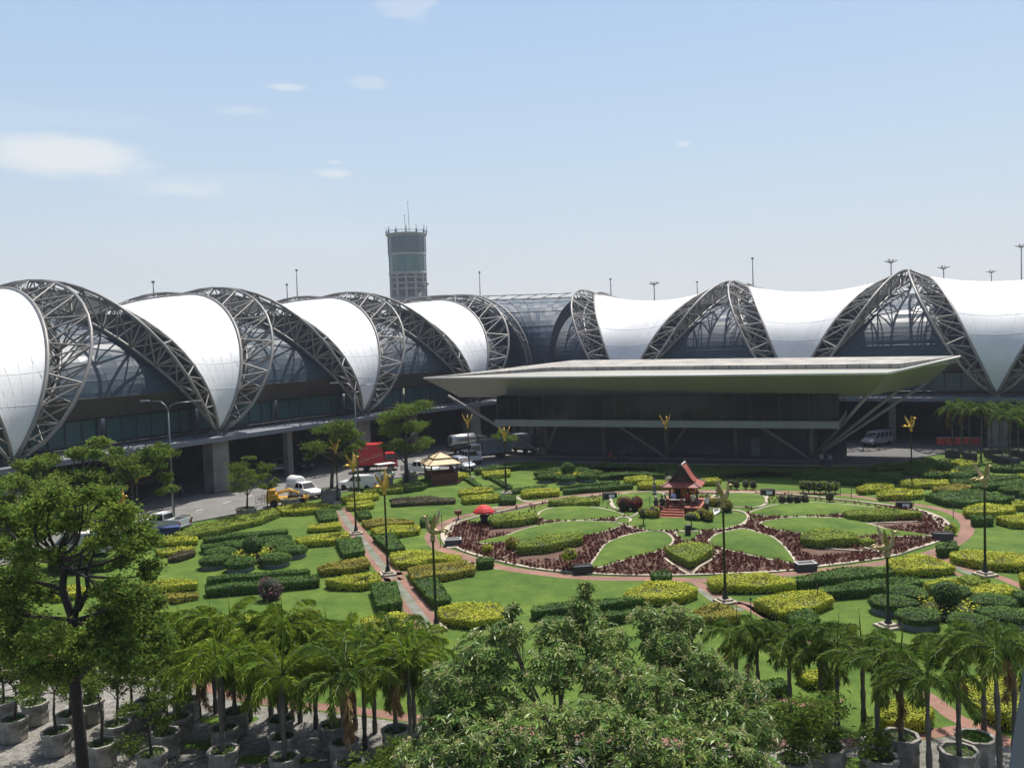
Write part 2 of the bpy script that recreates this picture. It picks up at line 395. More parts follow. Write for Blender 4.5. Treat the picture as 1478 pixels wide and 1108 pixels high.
M['vglass_hi'] = glass_panels('sky_sheen_vault_glass', (.06, .09, .12), (.085, .115, .15), .6)  # paler tone puts the sky's reflection into the upper panes
M['teal'] = glass_panels('teal_window_glass', (.045, .09, .095), (.08, .135, .135), .15)
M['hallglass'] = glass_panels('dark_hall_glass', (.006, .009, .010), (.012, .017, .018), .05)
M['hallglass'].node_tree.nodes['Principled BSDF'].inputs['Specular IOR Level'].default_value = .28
M['brown'] = mat('brown_spandrel_panel', (.055, .047, .038), .6, var=.2, scale=.3)
M['edge'] = mat('grey_slab_edge', (.15, .165, .19), .6, var=.1, scale=.5)  # shade on the deck is darkened into this grey, shared by other parts
M['strut'] = mat('shaded_strut_paint', (.30, .29, .27), .5, var=.1, scale=.5)
M['canopy'] = mat('beige_metal_cladding', (.36, .35, .29), .42, var=.05, scale=.25)
M['trim'] = mat('pale_roof_trim', (.72, .70, .64), .4)
M['beige'] = mat('beige_fascia', (.25, .24, .22), .6, var=.08, scale=.4)
M['roofpan'] = brickmat('pale_roof_tiles', (.40, .385, .345), (.44, .42, .38), (.22, .21, .19), .40, bw=.7, rh=.55)
M['wallg'] = mat('grey_forecourt_wall', (.08, .085, .095), .8, var=.15, scale=.3)  # tone lowered to paint in the shade of the hall recess
M['tglass'] = glass_panels('tower_glass', (.025, .06, .08), (.04, .08, .10), .12)
M['tglass2'] = glass_panels('tower_green_glass', (.04, .13, .135), (.07, .17, .165), .12)
M['tcore'] = mat('tower_core_concrete', (.14, .135, .14), .8, var=.2, scale=.2)
M['tconc'] = mat('tower_concrete', (.30, .29, .30), .8, var=.12, scale=.2)

SA, SB, SZC, SZB, SEA, SPW = 24.2, 13.608, 11.587, 7.496, .88, 1.0645
TH0 = math.asin((SZB-SZC)/SB)
class Axis:
    def __init__(s, ox, oy, a0, cv, L): s.ox, s.oy, s.a0, s.cv, s.L = ox, oy, a0, cv, L
    def pt(self, s, n, z):
        a = self.a0+self.cv*s
        x = self.ox+(math.sin(a)-math.sin(self.a0))/self.cv; y = self.oy-(math.cos(a)-math.cos(self.a0))/self.cv
        return (x+n*math.sin(a), y-n*math.cos(a), z)
    def sec(self, th, dr=0.0):
        c, sn = math.cos(th), math.sin(th)
        n = SA*math.copysign(abs(c)**SEA, c); z = SZC+SB*sn
        nx, nz = c/SA, sn/SB; q = math.hypot(nx, nz)
        return n+dr*nx/q, z+dr*nz/q
    def cp(self, s, th, dr=0.0):
        n, z = self.sec(th, dr); return self.pt(s, n, z)
AXL = Axis(-68.412, 92.382, 1.10235, -.0027761, 26.832)
AXR = Axis(28.62, 165.276, -.42498, .0001-.0025248, 28.567)
GB, GT, ASY = .18, .75, 1.1
def Tth(T):  # T 0..2 front base -> ridge -> back base
    return TH0+T*(PI/2-TH0)
def fT(T):
    t = T if T <= 1 else 2-T
    return max(t, 0)**SPW
def edge_s(ax, i, sg, T):
    f = fT(T); return i*ax.L+sg*(GB+(ax.L/2-GT-GB)*f)+ASY*f
def prof(T):
    t = T if T <= 1 else 2-T
    return max(0.0, math.sin(PI*min(max(t, 0), 1)))**.75

def concourse(ax, name, label, idx, s0, s1):
    base = Vector(ax.pt((s0+s1)/2, 0, 0)); root = thing(name, label, 'airport terminal', base, 0)
    O = tuple(base)
    B = lambda mb, nm, mt, par=root: mb.build(nm, mt, par, O)
    NT = 16
    for i in idx:
        # fabric membrane, a diamond in plan drawn down to a point at each side
        m = MB(); G = []
        Ts = np.linspace(0, 2, 81)
        for T in Ts:
            row = []; sl, sr = edge_s(ax, i, -1, T), edge_s(ax, i, 1, T)
            for u in np.linspace(-1, 1, 19):
                row.append(ax.cp(sl+(sr-sl)*(u+1)/2, Tth(T), .12-1.9*fT(T)*(1-u*u)))
            G.append(row)
        m.grid(G); fo = B(m, 'fabric_roof', M['fabric'])
        sm = MB()
        for c_ in (3, 6, 9, 12, 15): sm.tube([Vector(G[r_][c_])+Vector((0, 0, .02)) for r_ in range(4, 77, 2)], .022, 4, cap=False)
        for r_ in (8, 13, 18, 23, 28, 34): sm.tube([Vector(p_)+Vector((0, 0, .01)) for p_ in G[r_]], .018, 4, cap=False)
        for e_, w_ in ((1, 4), (17, 14)): sm.tube([Vector(G[12][e_]), Vector(G[15][(e_+w_)//2]), Vector(G[19][w_])], .05, 4)
        B(sm, 'seam', M['seam'], fo)
        for sg in (-1, 1):
            Ts = np.linspace(0, 2, 2*NT+1)
            def ch(T, k):
                s = edge_s(ax, i, sg, T); p = prof(T); w = .30+4.1*p*(1 if T <= 1 else 1)
                lim = i*ax.L+ASY*fT(T)+sg*(ax.L/2-.25)
                if k == 0: return Vector(ax.cp(s, Tth(T), .15))
                if k == 1:
                    q = s+sg*w
                    if (q-lim)*sg > 0: q = lim
                    return Vector(ax.cp(q, Tth(T), .35+1.7*p))
                q = s+sg*w*.62
                return Vector(ax.cp(q, Tth(T), -.35-2.0*p))
            C = [[ch(T, k) for T in Ts] for k in range(3)]
            web = MB()
            n = 2*NT
            for j in range(1, n):
                r = .07+.04*prof(Ts[j])
                for a, b in ((0, 1), (0, 2), (1, 2)):
                    if j % 2 == 0 or (a, b) != (0, 1): web.tube([C[a][j], C[b][j]], r*.9, 5, cap=False)
            for j in range(0, n):
                r = .07+.04*prof(Ts[j])
                if j % 2 == 0:
                    web.tube([C[0][j+1], C[1][j]], r, 5, cap=False); web.tube([C[0][j+1], C[2][j]], r, 5, cap=False); web.tube([C[1][j+1], C[2][j]], r, 5, cap=False)
                else:
                    web.tube([C[0][j], C[1][j+1]], r, 5, cap=False); web.tube([C[0][j], C[2][j+1]], r, 5, cap=False); web.tube([C[1][j], C[2][j+1]], r, 5, cap=False)
            t = B(web, 'arch_truss', M['steel'])
            for k, r in ((0, .20), (1, .19), (2, .18)):
                c = MB(); c.tube(C[k], r, 8); B(c, 'chord', M['steel'], t)
    # glass vault under the trusses, in flat panels
    step = ax.L/12; ns = int(round((s1-s0)/step))
    ss = [s0+(s1-s0)*k/ns for k in range(ns+1)]
    DR = -2.8
    tb = TH0
    while ax.sec(tb, DR)[1] < 12.4: tb += .002
    ths = list(np.linspace(tb, PI-tb, 43))
    z0 = 12.4
    gl = MB(); mul = MB()
    def gp(s, th, e=0.0):
        return ax.cp(s, th, DR+e)
    for a in range(ns):
        for b in range(len(ths)-1):
            lo = abs(ths[b]-PI/2) > .78
            e = rng.normal(0, .012, 4)
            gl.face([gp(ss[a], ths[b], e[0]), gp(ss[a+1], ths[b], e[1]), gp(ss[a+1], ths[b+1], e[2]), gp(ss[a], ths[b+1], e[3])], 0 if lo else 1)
    for s in ss[::2]: mul.tube([gp(s, th, .0) for th in ths], .03, 4, cap=False)
    for th in ths[::3]: mul.tube([gp(s, th, .0) for s in ss], .03, 4, cap=False)
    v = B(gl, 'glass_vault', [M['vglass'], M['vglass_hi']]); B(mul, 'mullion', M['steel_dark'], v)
    nf = ax.sec(ths[0], DR)[0]
    def strip(nm, mt, prof_pts, par=root, a=s0, b=s1, k=None):
        m = MB(); k = k or ns; m.grid([[ax.pt(a+(b-a)*q/k, n, z) for q in range(k+1)] for n, z in prof_pts], smooth=False); return B(m, nm, mt, par)
    strip('spandrel_wall', M['brown'], [(nf-2.2, 6.9), (nf-2.2, 7.3), (nf-1.7, 7.3), (nf-1.7, 7.31)])
    strip('spandrel_wall', M['brown'], [(nf-1.9, 10.1), (nf-.9, 10.3), (nf+.12, 12.38), (nf+.12, 12.5), (nf-.3, 12.55)])
    # ribbon windows, one to each half bay
    nb = int(round((s1-s0)/(ax.L/2)))
    for k in range(nb):
        a = s0+(s1-s0)*k/nb+.5; b = s0+(s1-s0)*(k+1)/nb-.5
        w = MB(); fr = MB(); q = 6
        for j in range(q):
            x0, x1 = a+(b-a)*j/q, a+(b-a)*(j+1)/q
            w.face([ax.pt(x0, nf-1.95, 7.3), ax.pt(x1, nf-1.95, 7.3), ax.pt(x1, nf-1.95, 10.15), ax.pt(x0, nf-1.95, 10.15)])
            fr.tube([ax.pt(x0, nf-1.9, 7.3), ax.pt(x0, nf-1.9, 10.15)], .09, 4, cap=False)
        fr.tube([ax.pt(b, nf-1.9, 7.3), ax.pt(b, nf-1.9, 10.15)], .3, 4, cap=False); fr.tube([ax.pt(a, nf-1.9, 7.45), ax.pt(b, nf-1.9, 7.45)], .12, 4)
        wo = B(w, 'ribbon_window', M['teal']); B(fr, 'window_frame', M['steel_dark'], wo)
    strip('deck_slab', [M['edge']], [(-24.6, 6.3), (24.4, 6.3), (24.75, 6.3), (24.75, 6.85), (24.4, 6.95), (15, 6.95), (-24.6, 6.95)])
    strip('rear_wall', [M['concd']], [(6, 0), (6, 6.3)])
    rl = MB()
    for z in (7.35, 7.75): rl.tube([ax.pt(s, 24.2, z) for s in ss], .03, 4)
    for s in ss: rl.tube([ax.pt(s, 24.2, 6.9), ax.pt(s, 24.2, 7.75)], .03, 4)
    B(rl, 'railing', M['steel_dark'])
    for i in idx:
        c = MB(); p = ax.pt(i*ax.L, 22.6, 0); rz = ax.a0+ax.cv*i*ax.L
        c.box((p[0], p[1], 3.15), (2.4, 1.8, 6.3), rz, bev=.12); B(c, 'support_column', M['conc'])
        c = MB(); c.tube([ax.pt(i*ax.L, 22.6, 6.9), ax.pt(i*ax.L, 23.25, 7.6)], [.9, .35], 8); B(c, 'truss_footing', M['steel'])
        for q in (.5,):
            c = MB(); p = ax.pt((i+q)*ax.L, 21.5, 0); c.box((p[0], p[1], 3.15), (.9, .9, 6.3), rz, bev=.06); B(c, 'support_column', M['conc'])
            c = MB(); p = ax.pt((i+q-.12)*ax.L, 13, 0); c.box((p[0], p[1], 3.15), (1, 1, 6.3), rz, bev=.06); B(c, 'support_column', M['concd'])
    return root
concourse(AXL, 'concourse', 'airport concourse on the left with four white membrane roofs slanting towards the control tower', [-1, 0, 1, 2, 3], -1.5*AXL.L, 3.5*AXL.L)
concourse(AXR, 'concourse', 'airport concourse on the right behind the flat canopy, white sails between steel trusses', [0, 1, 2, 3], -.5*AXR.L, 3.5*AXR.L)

# glass link between the two concourses
def link():
    sL, sR = 3.5*AXL.L+.2, -.5*AXR.L-.2
    base = (Vector(AXL.pt(sL, 0, 0))+Vector(AXR.pt(sR, 0, 0)))/2
    root = thing('glass_link', 'blue-grey glass barrel roof joining the two concourses right of the tower', 'glass roof', base)
    O = tuple(base); B = lambda mb, nm, mt, par=root: mb.build(nm, mt, par, O)
    def q(t, th, dr=-.35):
        a = Vector(AXL.cp(sL, th, dr)); b = Vector(AXR.cp(sR, th, dr)); p = a.lerp(b, t)
        nL = Vector(AXL.pt(sL, 1, 0))-Vector(AXL.pt(sL, 0, 0)); nR = Vector(AXR.pt(sR, 1, 0))-Vector(AXR.pt(sR, 0, 0))
        return p+(nL+nR).normalized()*(0.0)
    ths = [th for th in np.linspace(TH0, PI-TH0, 41) if AXL.sec(th, -.35)[1] > 11.9]
    gl = MB(); mu = MB(); K = 14
    for a in range(K):
        for b in range(len(ths)-1):
            lo = abs(ths[b]-PI/2) > 1.12; e = rng.normal(0, .015, 4)
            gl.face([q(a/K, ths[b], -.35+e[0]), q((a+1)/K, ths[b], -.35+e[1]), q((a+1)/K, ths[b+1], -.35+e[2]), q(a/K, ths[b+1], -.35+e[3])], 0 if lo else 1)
    for a in range(0, K+1, 2): mu.tube([q(a/K, th, -.31) for th in ths], .05, 4, cap=False)
    for th in ths[::3]: mu.tube([q(t, th, -.31) for t in np.linspace(0, 1, 9)], .05, 4, cap=False)
    for t_ in (0.0, 1.0):
        ew = MB(); ew.grid([[q(t_, th, d_) for th in ths] for d_ in (-.36, -4.2)], smooth=False); B(ew, 'end_wall', M['vglass'])
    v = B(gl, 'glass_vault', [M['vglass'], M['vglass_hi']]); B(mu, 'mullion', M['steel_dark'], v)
    # slim arch truss
    for t0, t1 in ((.02, .16),):
        A = [q(t0, th, 1.0) for th in ths]; Bc = [q(t1, th, 1.0) for th in ths]; Cc = [q((t0+t1)/2, th, .1) for th in ths]
        w = MB()
        for j in range(len(ths)-1):
            w.tube([A[j], Bc[j+1]], .07, 4, cap=False); w.tube([A[j], Cc[j+1]], .07, 4, cap=False); w.tube([Bc[j], Cc[j+1]], .07, 4, cap=False); w.tube([A[j], Bc[j]], .07, 4, cap=False)
        t = B(w, 'arch_truss', M['steel'])
        for c in (A, Bc, Cc):
            m = MB(); m.tube(c, .17, 6); B(m, 'chord', M['steel'], t)
    rr = MB(); top = [q(t, PI/2, -.2) for t in np.linspace(0, .9, 10)]
    rr.tube([p+Vector((0, 0, .9)) for p in top], .1, 5); rr.tube([p+Vector((0, 0, .1)) for p in top], .1, 5)
    for j in range(9): rr.tube([top[j], top[j+1]+Vector((0, 0, 1.0))], .06, 4)
    B(rr, 'ridge_rail', M['steel'])
    for nm, mt, pts in (('lower_glazing', M['hallglass'], [(21.5, 6.95), (23.6, 12.0)]), ('deck_slab', M['beige'], [(-5, 5.6), (24.5, 5.6), (24.5, 6.9), (-5, 6.9)]), ('rear_wall', M['concd'], [(4, 0), (4, 5.6)])):
        m = MB(); m.grid([[tuple(Vector(AXL.pt(sL, n, z)).lerp(Vector(AXR.pt(sR, n, z)), t)) for t in np.linspace(0, 1, 6)] for n, z in pts], smooth=False); B(m, nm, mt)
    for t in (.1, .35, .6, .85):
        m = MB(); p = Vector(AXL.pt(sL, 22, 0)).lerp(Vector(AXR.pt(sR, 22, 0)), t); m.box((p.x, p.y, 2.8), (1.1, 1.1, 5.6), .2); B(m, 'support_column', M['conc'])
link()

# ------------------------------------------------------------------ entrance hall with the flat wing canopy
def hall():
    A = PD(612, 546, 128); Bq = PD(1282, 540, 95.5); C = PD(1385, 515, 106); D = PD(822, 525.5, 137)
    A.z = Bq.z = 11.85
    E = P(664, 573, 8.9); F = P(1253, 572, 8.9); Gq = P(1340, 552, 9.4); H = D+Vector((4, -2, 0)); H.z = 9.3
    base = (P(795, 656)+P(1178, 662))/2
    root = thing('entrance_hall', 'low glass entrance hall under a wide flat beige canopy with pointed ends', 'terminal hall', base)
    O = tuple(base); B = lambda mb, nm, mt, par=root: mb.build(nm, mt, par, O)
    m = MB()
    def quad(a, b, c, d, k):
        g = [[tuple(Vector(a).lerp(Vector(b), i/k).lerp(Vector(d).lerp(Vector(c), i/k), j)) for i in range(k+1)] for j in (0, 1)]
        m.grid(g, smooth=False)
    quad(A, Bq, F, E, 12); quad(Bq, C, Gq, F, 5); quad(C, D, H, Gq, 4); quad(D, A, E, H, 3)
    m.face([E, F, Gq, H]); m.face([A, D, C, Bq])
    cano = B(m, 'roof_canopy', M['canopy'])
    j = MB()
    for k in range(1, 26):
        t = k/26; a = A.lerp(Bq, t)+Vector((0, 0, -.05)); b = E.lerp(F, t)
        out = Vector((-.012, -.02, .012)); 
    tr = MB()
    for a, b in ((A, Bq), (Bq, C), (A, D)):
        tr.tube([a+Vector((0, 0, .04)), b+Vector((0, 0, .04))], .16, 6)
    B(tr, 'edge_trim', M['trim'], cano)
    # raised tiled roof field
    up = Vector((0, 0, .62))
    a = A.lerp(Bq, .30).lerp(D.lerp(C, .0), .42); b = Bq.lerp(C, .30)+(A-Bq).normalized()*1.2; c = C+Vector((-.6, -.2, 0)); d = D+Vector((.5, -.5, 0)); a2 = A.lerp(D, .12)
    r = MB(); top = [p+u for p, u in ((a2, Vector((0, 0, .12))), (a, up), (b, up*.9), (c, Vector((0, 0, .16))), (d, up*1.0))]
    r.face(top); bot = [p-Vector((0, 0, .9)) for p in top]
    for i in range(5): r.face([bot[i], bot[(i+1) % 5], top[(i+1) % 5], top[i]])
    B(r, 'roof_tiles', M['roofpan'], cano)
    # slab band with the glazed hall above
    s0 = P(714, 614.7, 5.2); s1 = P(1211, 618.7, 5.2); dr = (s1-s0).normalized(); back = Vector((-dr.y, dr.x, 0)); L = (s1-s0).length
    if back.y < 0: back = -back
    def fp(t, o, z): q = s0+dr*(t*L)+back*o; return Vector((q.x, q.y, z))
    sl = MB(); sl.prism([fp(0, 0, 0), fp(1, 0, 0), fp(1, 17, 0), fp(0, 17, 0)], 5.2, 6.05, bottom=True); B(sl, 'floor_slab', M['beige'])
    nW = 13
    for k in range(nW):
        g = MB(); fr = MB(); t0, t1 = k/nW, (k+1)/nW
        for q in range(2):
            u0, u1 = t0+(t1-t0)*q/2, t0+(t1-t0)*(q+1)/2
            e = rng.normal(0, .006, 4)
            top = 9.3
            g.face([fp(u0, 1+e[0], 6.05), fp(u1, 1+e[1], 6.05), fp(u1, 1+e[2], top), fp(u0, 1+e[3], top)])
        fr.tube([fp(t0, .97, 6.05), fp(t0, .97, top)], .05, 4, cap=False); fr.tube([fp((t0+t1)/2, .98, 6.05), fp((t0+t1)/2, .98, top)], .025, 4, cap=False)
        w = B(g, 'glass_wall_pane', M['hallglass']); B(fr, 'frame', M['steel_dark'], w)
    for u in (0, 1):
        sd = MB(); sd.face([fp(u, 1, 6.05), fp(u, 16, 6.05), fp(u, 16, 9.3), fp(u, 1, 9.3)]); B(sd, 'end_glazing', M['hallglass'])
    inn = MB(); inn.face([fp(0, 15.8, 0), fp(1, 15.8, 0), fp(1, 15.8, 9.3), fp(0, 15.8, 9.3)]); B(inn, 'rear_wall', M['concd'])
    dl = MB()
    for k in range(17):
        p = fp(.12+.036*k+.01*(k % 3), 5+(k % 2)*.6, 8.82); dl.box(p, (.5, .22, .05), .3)
    lm = bpy.data.materials.new('lit_downlight'); lm.use_nodes = True; bs = lm.node_tree.nodes["Principled BSDF"]; bs.inputs["Emission Color"].default_value = (1, .9, .75, 1); bs.inputs["Emission Strength"].default_value = 1.0
    # ground floor wall, columns, struts
    w0 = P(795, 655); w1 = P(1178, 661); wd = (w1-w0).normalized(); wb = Vector((-wd.y, wd.x, 0)); wb = wb if wb.y > 0 else -wb
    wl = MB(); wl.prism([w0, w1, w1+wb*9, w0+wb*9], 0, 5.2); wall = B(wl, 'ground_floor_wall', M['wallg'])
    pl = MB(); pl.prism([w0-wb*3.4-wd*1, w1-wb*3.4+wd*1, w1-wb*.01, w0-wb*.01], 0, .22); B(pl, 'plinth_step', M['pave'])
    def door(u, wdt, h, mt, nm):
        t = (P(u, 658).xy-w0.xy).dot(wd.xy); c = w0+wd*t-wb*.06
        d = MB(); d.box((c.x, c.y, h/2+.22), (wdt, .1, h), math.atan2(wd.y, wd.x)); dd = B(d, 'door', mt, wall)
        d = MB(); q = c-wb*.08+wd*wdt*.35; d.box((q.x, q.y, 1.2), (.05, .06, .25), math.atan2(wd.y, wd.x)); B(d, 'handle', M['chrome'], wall)
    door(921, 1.5, 2.5, M['steel_dark'], 'door'); door(1092, 1.1, 2.4, M['edge'], 'door')
    cb = {}
    for u in (785, 871, 964, 1064, 1172):
        t = (P(u, 659).xy-w0.xy).dot(wd.xy); p = w0+wd*t-wb*1.6; cb[u] = p
        c = MB(); c.lathe([(.34, 0), (.34, 5.2)], (p.x, p.y, 0), 14); B(c, 'column', M['conc'])
    def strut(top, u, r=.21):
        p = cb[u]-wb*.6; s = MB(); s.tube([Vector(top)+Vector((0, 0, .3)), Vector((p.x, p.y, 0.1))], r, 8); B(s, 'diagonal_strut', M['strut'])
    for u, bs_ in ((649, 785), (820, 785), (828, 964), (1020, 964), (1030, 1172), (1253, 1172)):
        strut(P(u, 573.5, 8.8)-back*.5, bs_)
    strut(P(1303, 561, 9.1), 1172); strut(P(1341, 553, 9.3), 1172)
    return root
hall()

# ------------------------------------------------------------------ control tower far behind
def tower():
    c = PD(595.5, 554, 600); c.z = 0
    root = thing('control_tower', 'round glass-topped air traffic control tower with roof aerials beyond the concourse', 'control tower', c)
    B = lambda mb, nm, mt, par=root: mb.build(nm, mt, par)
    zy = lambda y: 17+(496.8-y)/1250*600
    R = 13.0
    s = MB()
    for z in (0, 10, 20, 30, 40, 48): s.lathe([(R*.96, z), (R*.96, z+1.2)], n=24)
    for k in range(12):
        a = 2*PI*k/12; s.box((R*.93*math.cos(a), R*.93*math.sin(a), zy(395)/2), (1.4, 1.4, zy(395)), a)
    for z0 in (zy(402), zy(410), zy(418)): s.lathe([(R*.95, z0-.6), (R*.95, z0+.6)], n=24)
    B(s, 'shaft_frame', M['tconc'])
    s = MB(); s.lathe([(10.5, 0), (10.5, zy(412)), (9.6, zy(412)), (9.6, zy(395))], n=16); s.box((R*.55, 0, 30), (3, 9, 60)); s.box((0, -R*.55, 32), (9, 3, 64)); B(s, 'core_shaft', M['tcore'])
    for nm, y0, y1, mt, k in (('green_cab', 394, 371, M['tglass2'], .97), ('upper_cab', 367.5, 344, M['tglass'], .995)):
        g = MB(); f = MB(); n = 16
        for i in range(n):
            a0, a1 = 2*PI*i/n, 2*PI*(i+1)/n; r = R*k
            g.face([(r*math.cos(a0), r*math.sin(a0), zy(y0)), (r*math.cos(a1), r*math.sin(a1), zy(y0)), (r*math.cos(a1), r*math.sin(a1), zy(y1)), (r*math.cos(a0), r*math.sin(a0), zy(y1))])
            f.tube([(r*1.005*math.cos(a0), r*1.005*math.sin(a0), zy(y0)), (r*1.005*math.cos(a0), r*1.005*math.sin(a0), zy(y1))], .18, 4)
        o = B(g, 'glass_cab', mt); B(f, 'mullion', M['steel_dark'], o)
    for y0, y1 in ((398, 394), (371, 367.5), (344, 341.5)):
        m = MB(); m.lathe([(R*.9, zy(y0)), (R*1.0, zy(y0)), (R*1.01, zy(y1)), (R*.9, zy(y1))], n=32); B(m, 'floor_band', M['tconc'])
    m = MB(); m.lathe([(0, zy(342)), (R*1.08, zy(342)), (R*1.1, zy(339.8)), (R*.95, zy(339)), (0, zy(338.5))], n=32); B(m, 'roof', M['tconc'])
    rl = MB(); n = 24
    for z in (zy(337.3), zy(335.5)): rl.tube([(R*1.03*math.cos(2*PI*k/n), R*1.03*math.sin(2*PI*k/n), z) for k in range(n+1)], .12, 4)
    for k in range(12):
        a = 2*PI*k/12+.1; x, y = R*1.06*math.cos(a), R*1.06*math.sin(a)
        rl.box((x, y, zy(338)), (.8, .8, 2.6), a); 
    B(rl, 'roof_railing', M['steel_dark'])
    for k in range(12):
        a = 2*PI*k/12+.1; x, y = R*1.06*math.cos(a), R*1.06*math.sin(a); an = MB()
        h = 3.0+1.5*random.random(); an.tube([(x, y, zy(337)), (x+.3*random.uniform(-1, 1), y, zy(337)+h)], .12, 4); an.tube([(x+.5, y, zy(336)), (x+.6, y, zy(336)+h*.8)], .08, 4); B(an, 'aerial', M['steel_dark'])
    for dx, y1 in ((2.2, 294), (-.4, 313)):
        an = MB(); an.tube([(dx, 0, zy(340)), (dx-.4, 0, zy(y1))], [.22, .12], 5); an.box((dx-.4, 0, zy(y1)), (.6, .6, .6)); B(an, 'aerial', M['steel_dark'])
tower()

# lightning rods on the roofs and airfield light masts beyond
def rods():
    LB = {222: 'thin lightning rod on the left concourse roof, above the second white membrane', 429: 'tall thin lightning rod above the third white membrane of the left concourse', 415: 'short thin rod just left of the tall rod over the third left membrane',
          693: 'thin lightning rod on the roof between the tower and the glass link', 882: 'short rod on the peak where the right concourse begins', 1007: 'faint thin rod behind the first right sail roof', 1087: 'tall thin rod above the second peak of the right concourse'}
    for u, y0, y1, d in ((222, 421, 407, 140), (429, 421, 390, 168), (415, 424, 411, 165), (693, 419, 393, 190), (882, 414, 403, 182), (1007, 424, 407, 200), (1087, 402, 373, 166)):
        a = PD(u, y0+9, d); b = PD(u-1.0, y1, d)
        t = thing('lightning_rod', LB[u], 'lightning rod', a)
        m = MB(); m.tube([(0, 0, -1.5), tuple(b-a)], [.13, .07], 6); m.build('rod', M['galv'], t)
        m = MB(); q = b-a; m.box((q.x, q.y, q.z), (.4, .4, .35)); m.lathe([(.16, -1.5), (.3, -1.4), (.2, -1)], n=8); m.build('rod_fitting', M['galv'], t)
    MB_ = {944: 'distant airfield light mast behind the first right sail roof', 1286: 'distant airfield light mast with a wide head behind the second right sail roof', 1362: 'distant mast head just right of the highest truss peak',
           1431: 'distant mast head barely showing over the third right sail roof', 1474: 'tallest looking distant mast head at the right end of the skyline', 612: 'distant light mast beside the foot of the control tower'}
    for u, y1, d in ((944, 409, 420), (1286, 377, 380), (1362, 386, 420), (1431, 392, 520), (1474, 355, 430), (612, 411, 400)):
        b = PD(u, y1, d); t = thing('light_mast', MB_[u], 'light mast', (b.x, b.y, 0))
        m = MB(); m.tube([(0, 0, 0), (0, 0, b.z)], [.5, .22], 8); m.build('pole', M['galv'], t)
        m = MB(); m.lathe([(1.0, b.z-.5), (1.1, b.z-.3), (1.0, b.z-.1)], n=14)
        for k in range(8):
            a = 2*PI*k/8; m.tube([(0, 0, b.z-1), ((1.5+.9*(k % 2))*math.cos(a), (1.5+.9*(k % 2))*math.sin(a), b.z-.2+.8*((k*3) % 4)/3)], .10, 4); m.box(((1.5+.9*(k % 2))*math.cos(a), (1.5+.9*(k % 2))*math.sin(a), b.z-.15+.8*((k*3) % 4)/3), (.95, .6, .3), a)
        m.build('lamp_ring', M['steel'], t)
rods()
# ------------------------------------------------------------------ ground
def sheet(name, poly, z, m, kind='structure'):
    mb = MB(); pts = [(p[0], p[1], z) for p in poly]
    A = sum(pts[i][0]*pts[(i+1) % len(pts)][1]-pts[(i+1) % len(pts)][0]*pts[i][1] for i in range(len(pts)))
    if A < 0: pts = pts[::-1]
    mb.face(pts); o = mb.build(name, m); tag(o, kind=kind); return o
def spline(pts, k=6, closed=False):
    pts = [Vector((p[0], p[1])) for p in pts]; n = len(pts); out = []
    for i in range(n if closed else n-1):
        g = (lambda j: pts[j % n]) if closed else (lambda j: pts[min(max(j, 0), n-1)])
        a, b, c, d = g(i-1), g(i), g(i+1), g(i+2)
        for t in np.linspace(0, 1, k, endpoint=False):
            out.append(.5*((2*b)+(c-a)*t+(2*a-5*b+4*c-d)*t*t+(3*b-a-3*c+d)*t**3))
    if not closed: out.append(pts[-1])
    return out
def offs(line, d, closed=False):
    n = len(line); out = []
    for i in range(n):
        a = line[(i-1) % n] if closed else line[max(i-1, 0)]; b = line[(i+1) % n] if closed else line[min(i+1, n-1)]
        t = (b-a); t = t.normalized() if t.length > 1e-6 else Vector((1, 0)); out.append(line[i]+Vector((-t.y, t.x))*d)
    return out
def ribbon(name, line, w, z, m, closed=False, h=0.0):
    a, b = offs(line, w/2, closed), offs(line, -w/2, closed); mb = MB(); n = len(line)
    for i in range(n if closed else n-1):
        j = (i+1) % n
        mb.face([(b[i].x, b[i].y, z), (b[j].x, b[j].y, z), (a[j].x, a[j].y, z), (a[i].x, a[i].y, z)])
        if h > 0:
            for s in (a, b): mb.face([(s[i].x, s[i].y, z-h), (s[j].x, s[j].y, z-h), (s[j].x, s[j].y, z), (s[i].x, s[i].y, z)])
    o = mb.build(name, m); tag(o, kind='structure'); return o
def inpoly(X, Y, poly):
    r = np.zeros(len(X), bool); n = len(poly)
    for i in range(n):
        x0, y0 = poly[i][0], poly[i][1]; x1, y1 = poly[(i+1) % n][0], poly[(i+1) % n][1]
        c = ((y0 > Y) != (y1 > Y)); r ^= c & (X < (x1-x0)*(Y-y0)/((y1-y0) if abs(y1-y0) > 1e-9 else 1e-9)+x0)
    return r
sheet('ground', [(-3000, -400), (3000, -400), (3000, 5000), (-3000, 5000)], -.012, M['base'])
road_edge = [(-330, 900), (-60, 832), (60, 803), (180, 779), (257, 758), (370, 737), (478, 715), (560, 692), (640, 684), (705, 676), (765, 666)]
far_edge = [(765, 666), (1000, 670), (1250, 672), (1320, 662), (1380, 652), (1500, 646), (1700, 640)]
lawn = [P(u, v).xy for u, v in road_edge]+[P(u, v).xy for u, v in far_edge[1:]]
gr_edge = [(1900, 1010), (1478, 1046), (1330, 1068), (1200, 1080), (900, 1075), (630, 1048), (490, 1030), (350, 1015), (270, 990), (150, 965), (-60, 950), (-330, 975)]
lawn += [Vector((120, 50))]
lawn += [P(u, v).xy for u, v in gr_edge]
sheet('lawn', lawn, 0.0, M['lawn'])
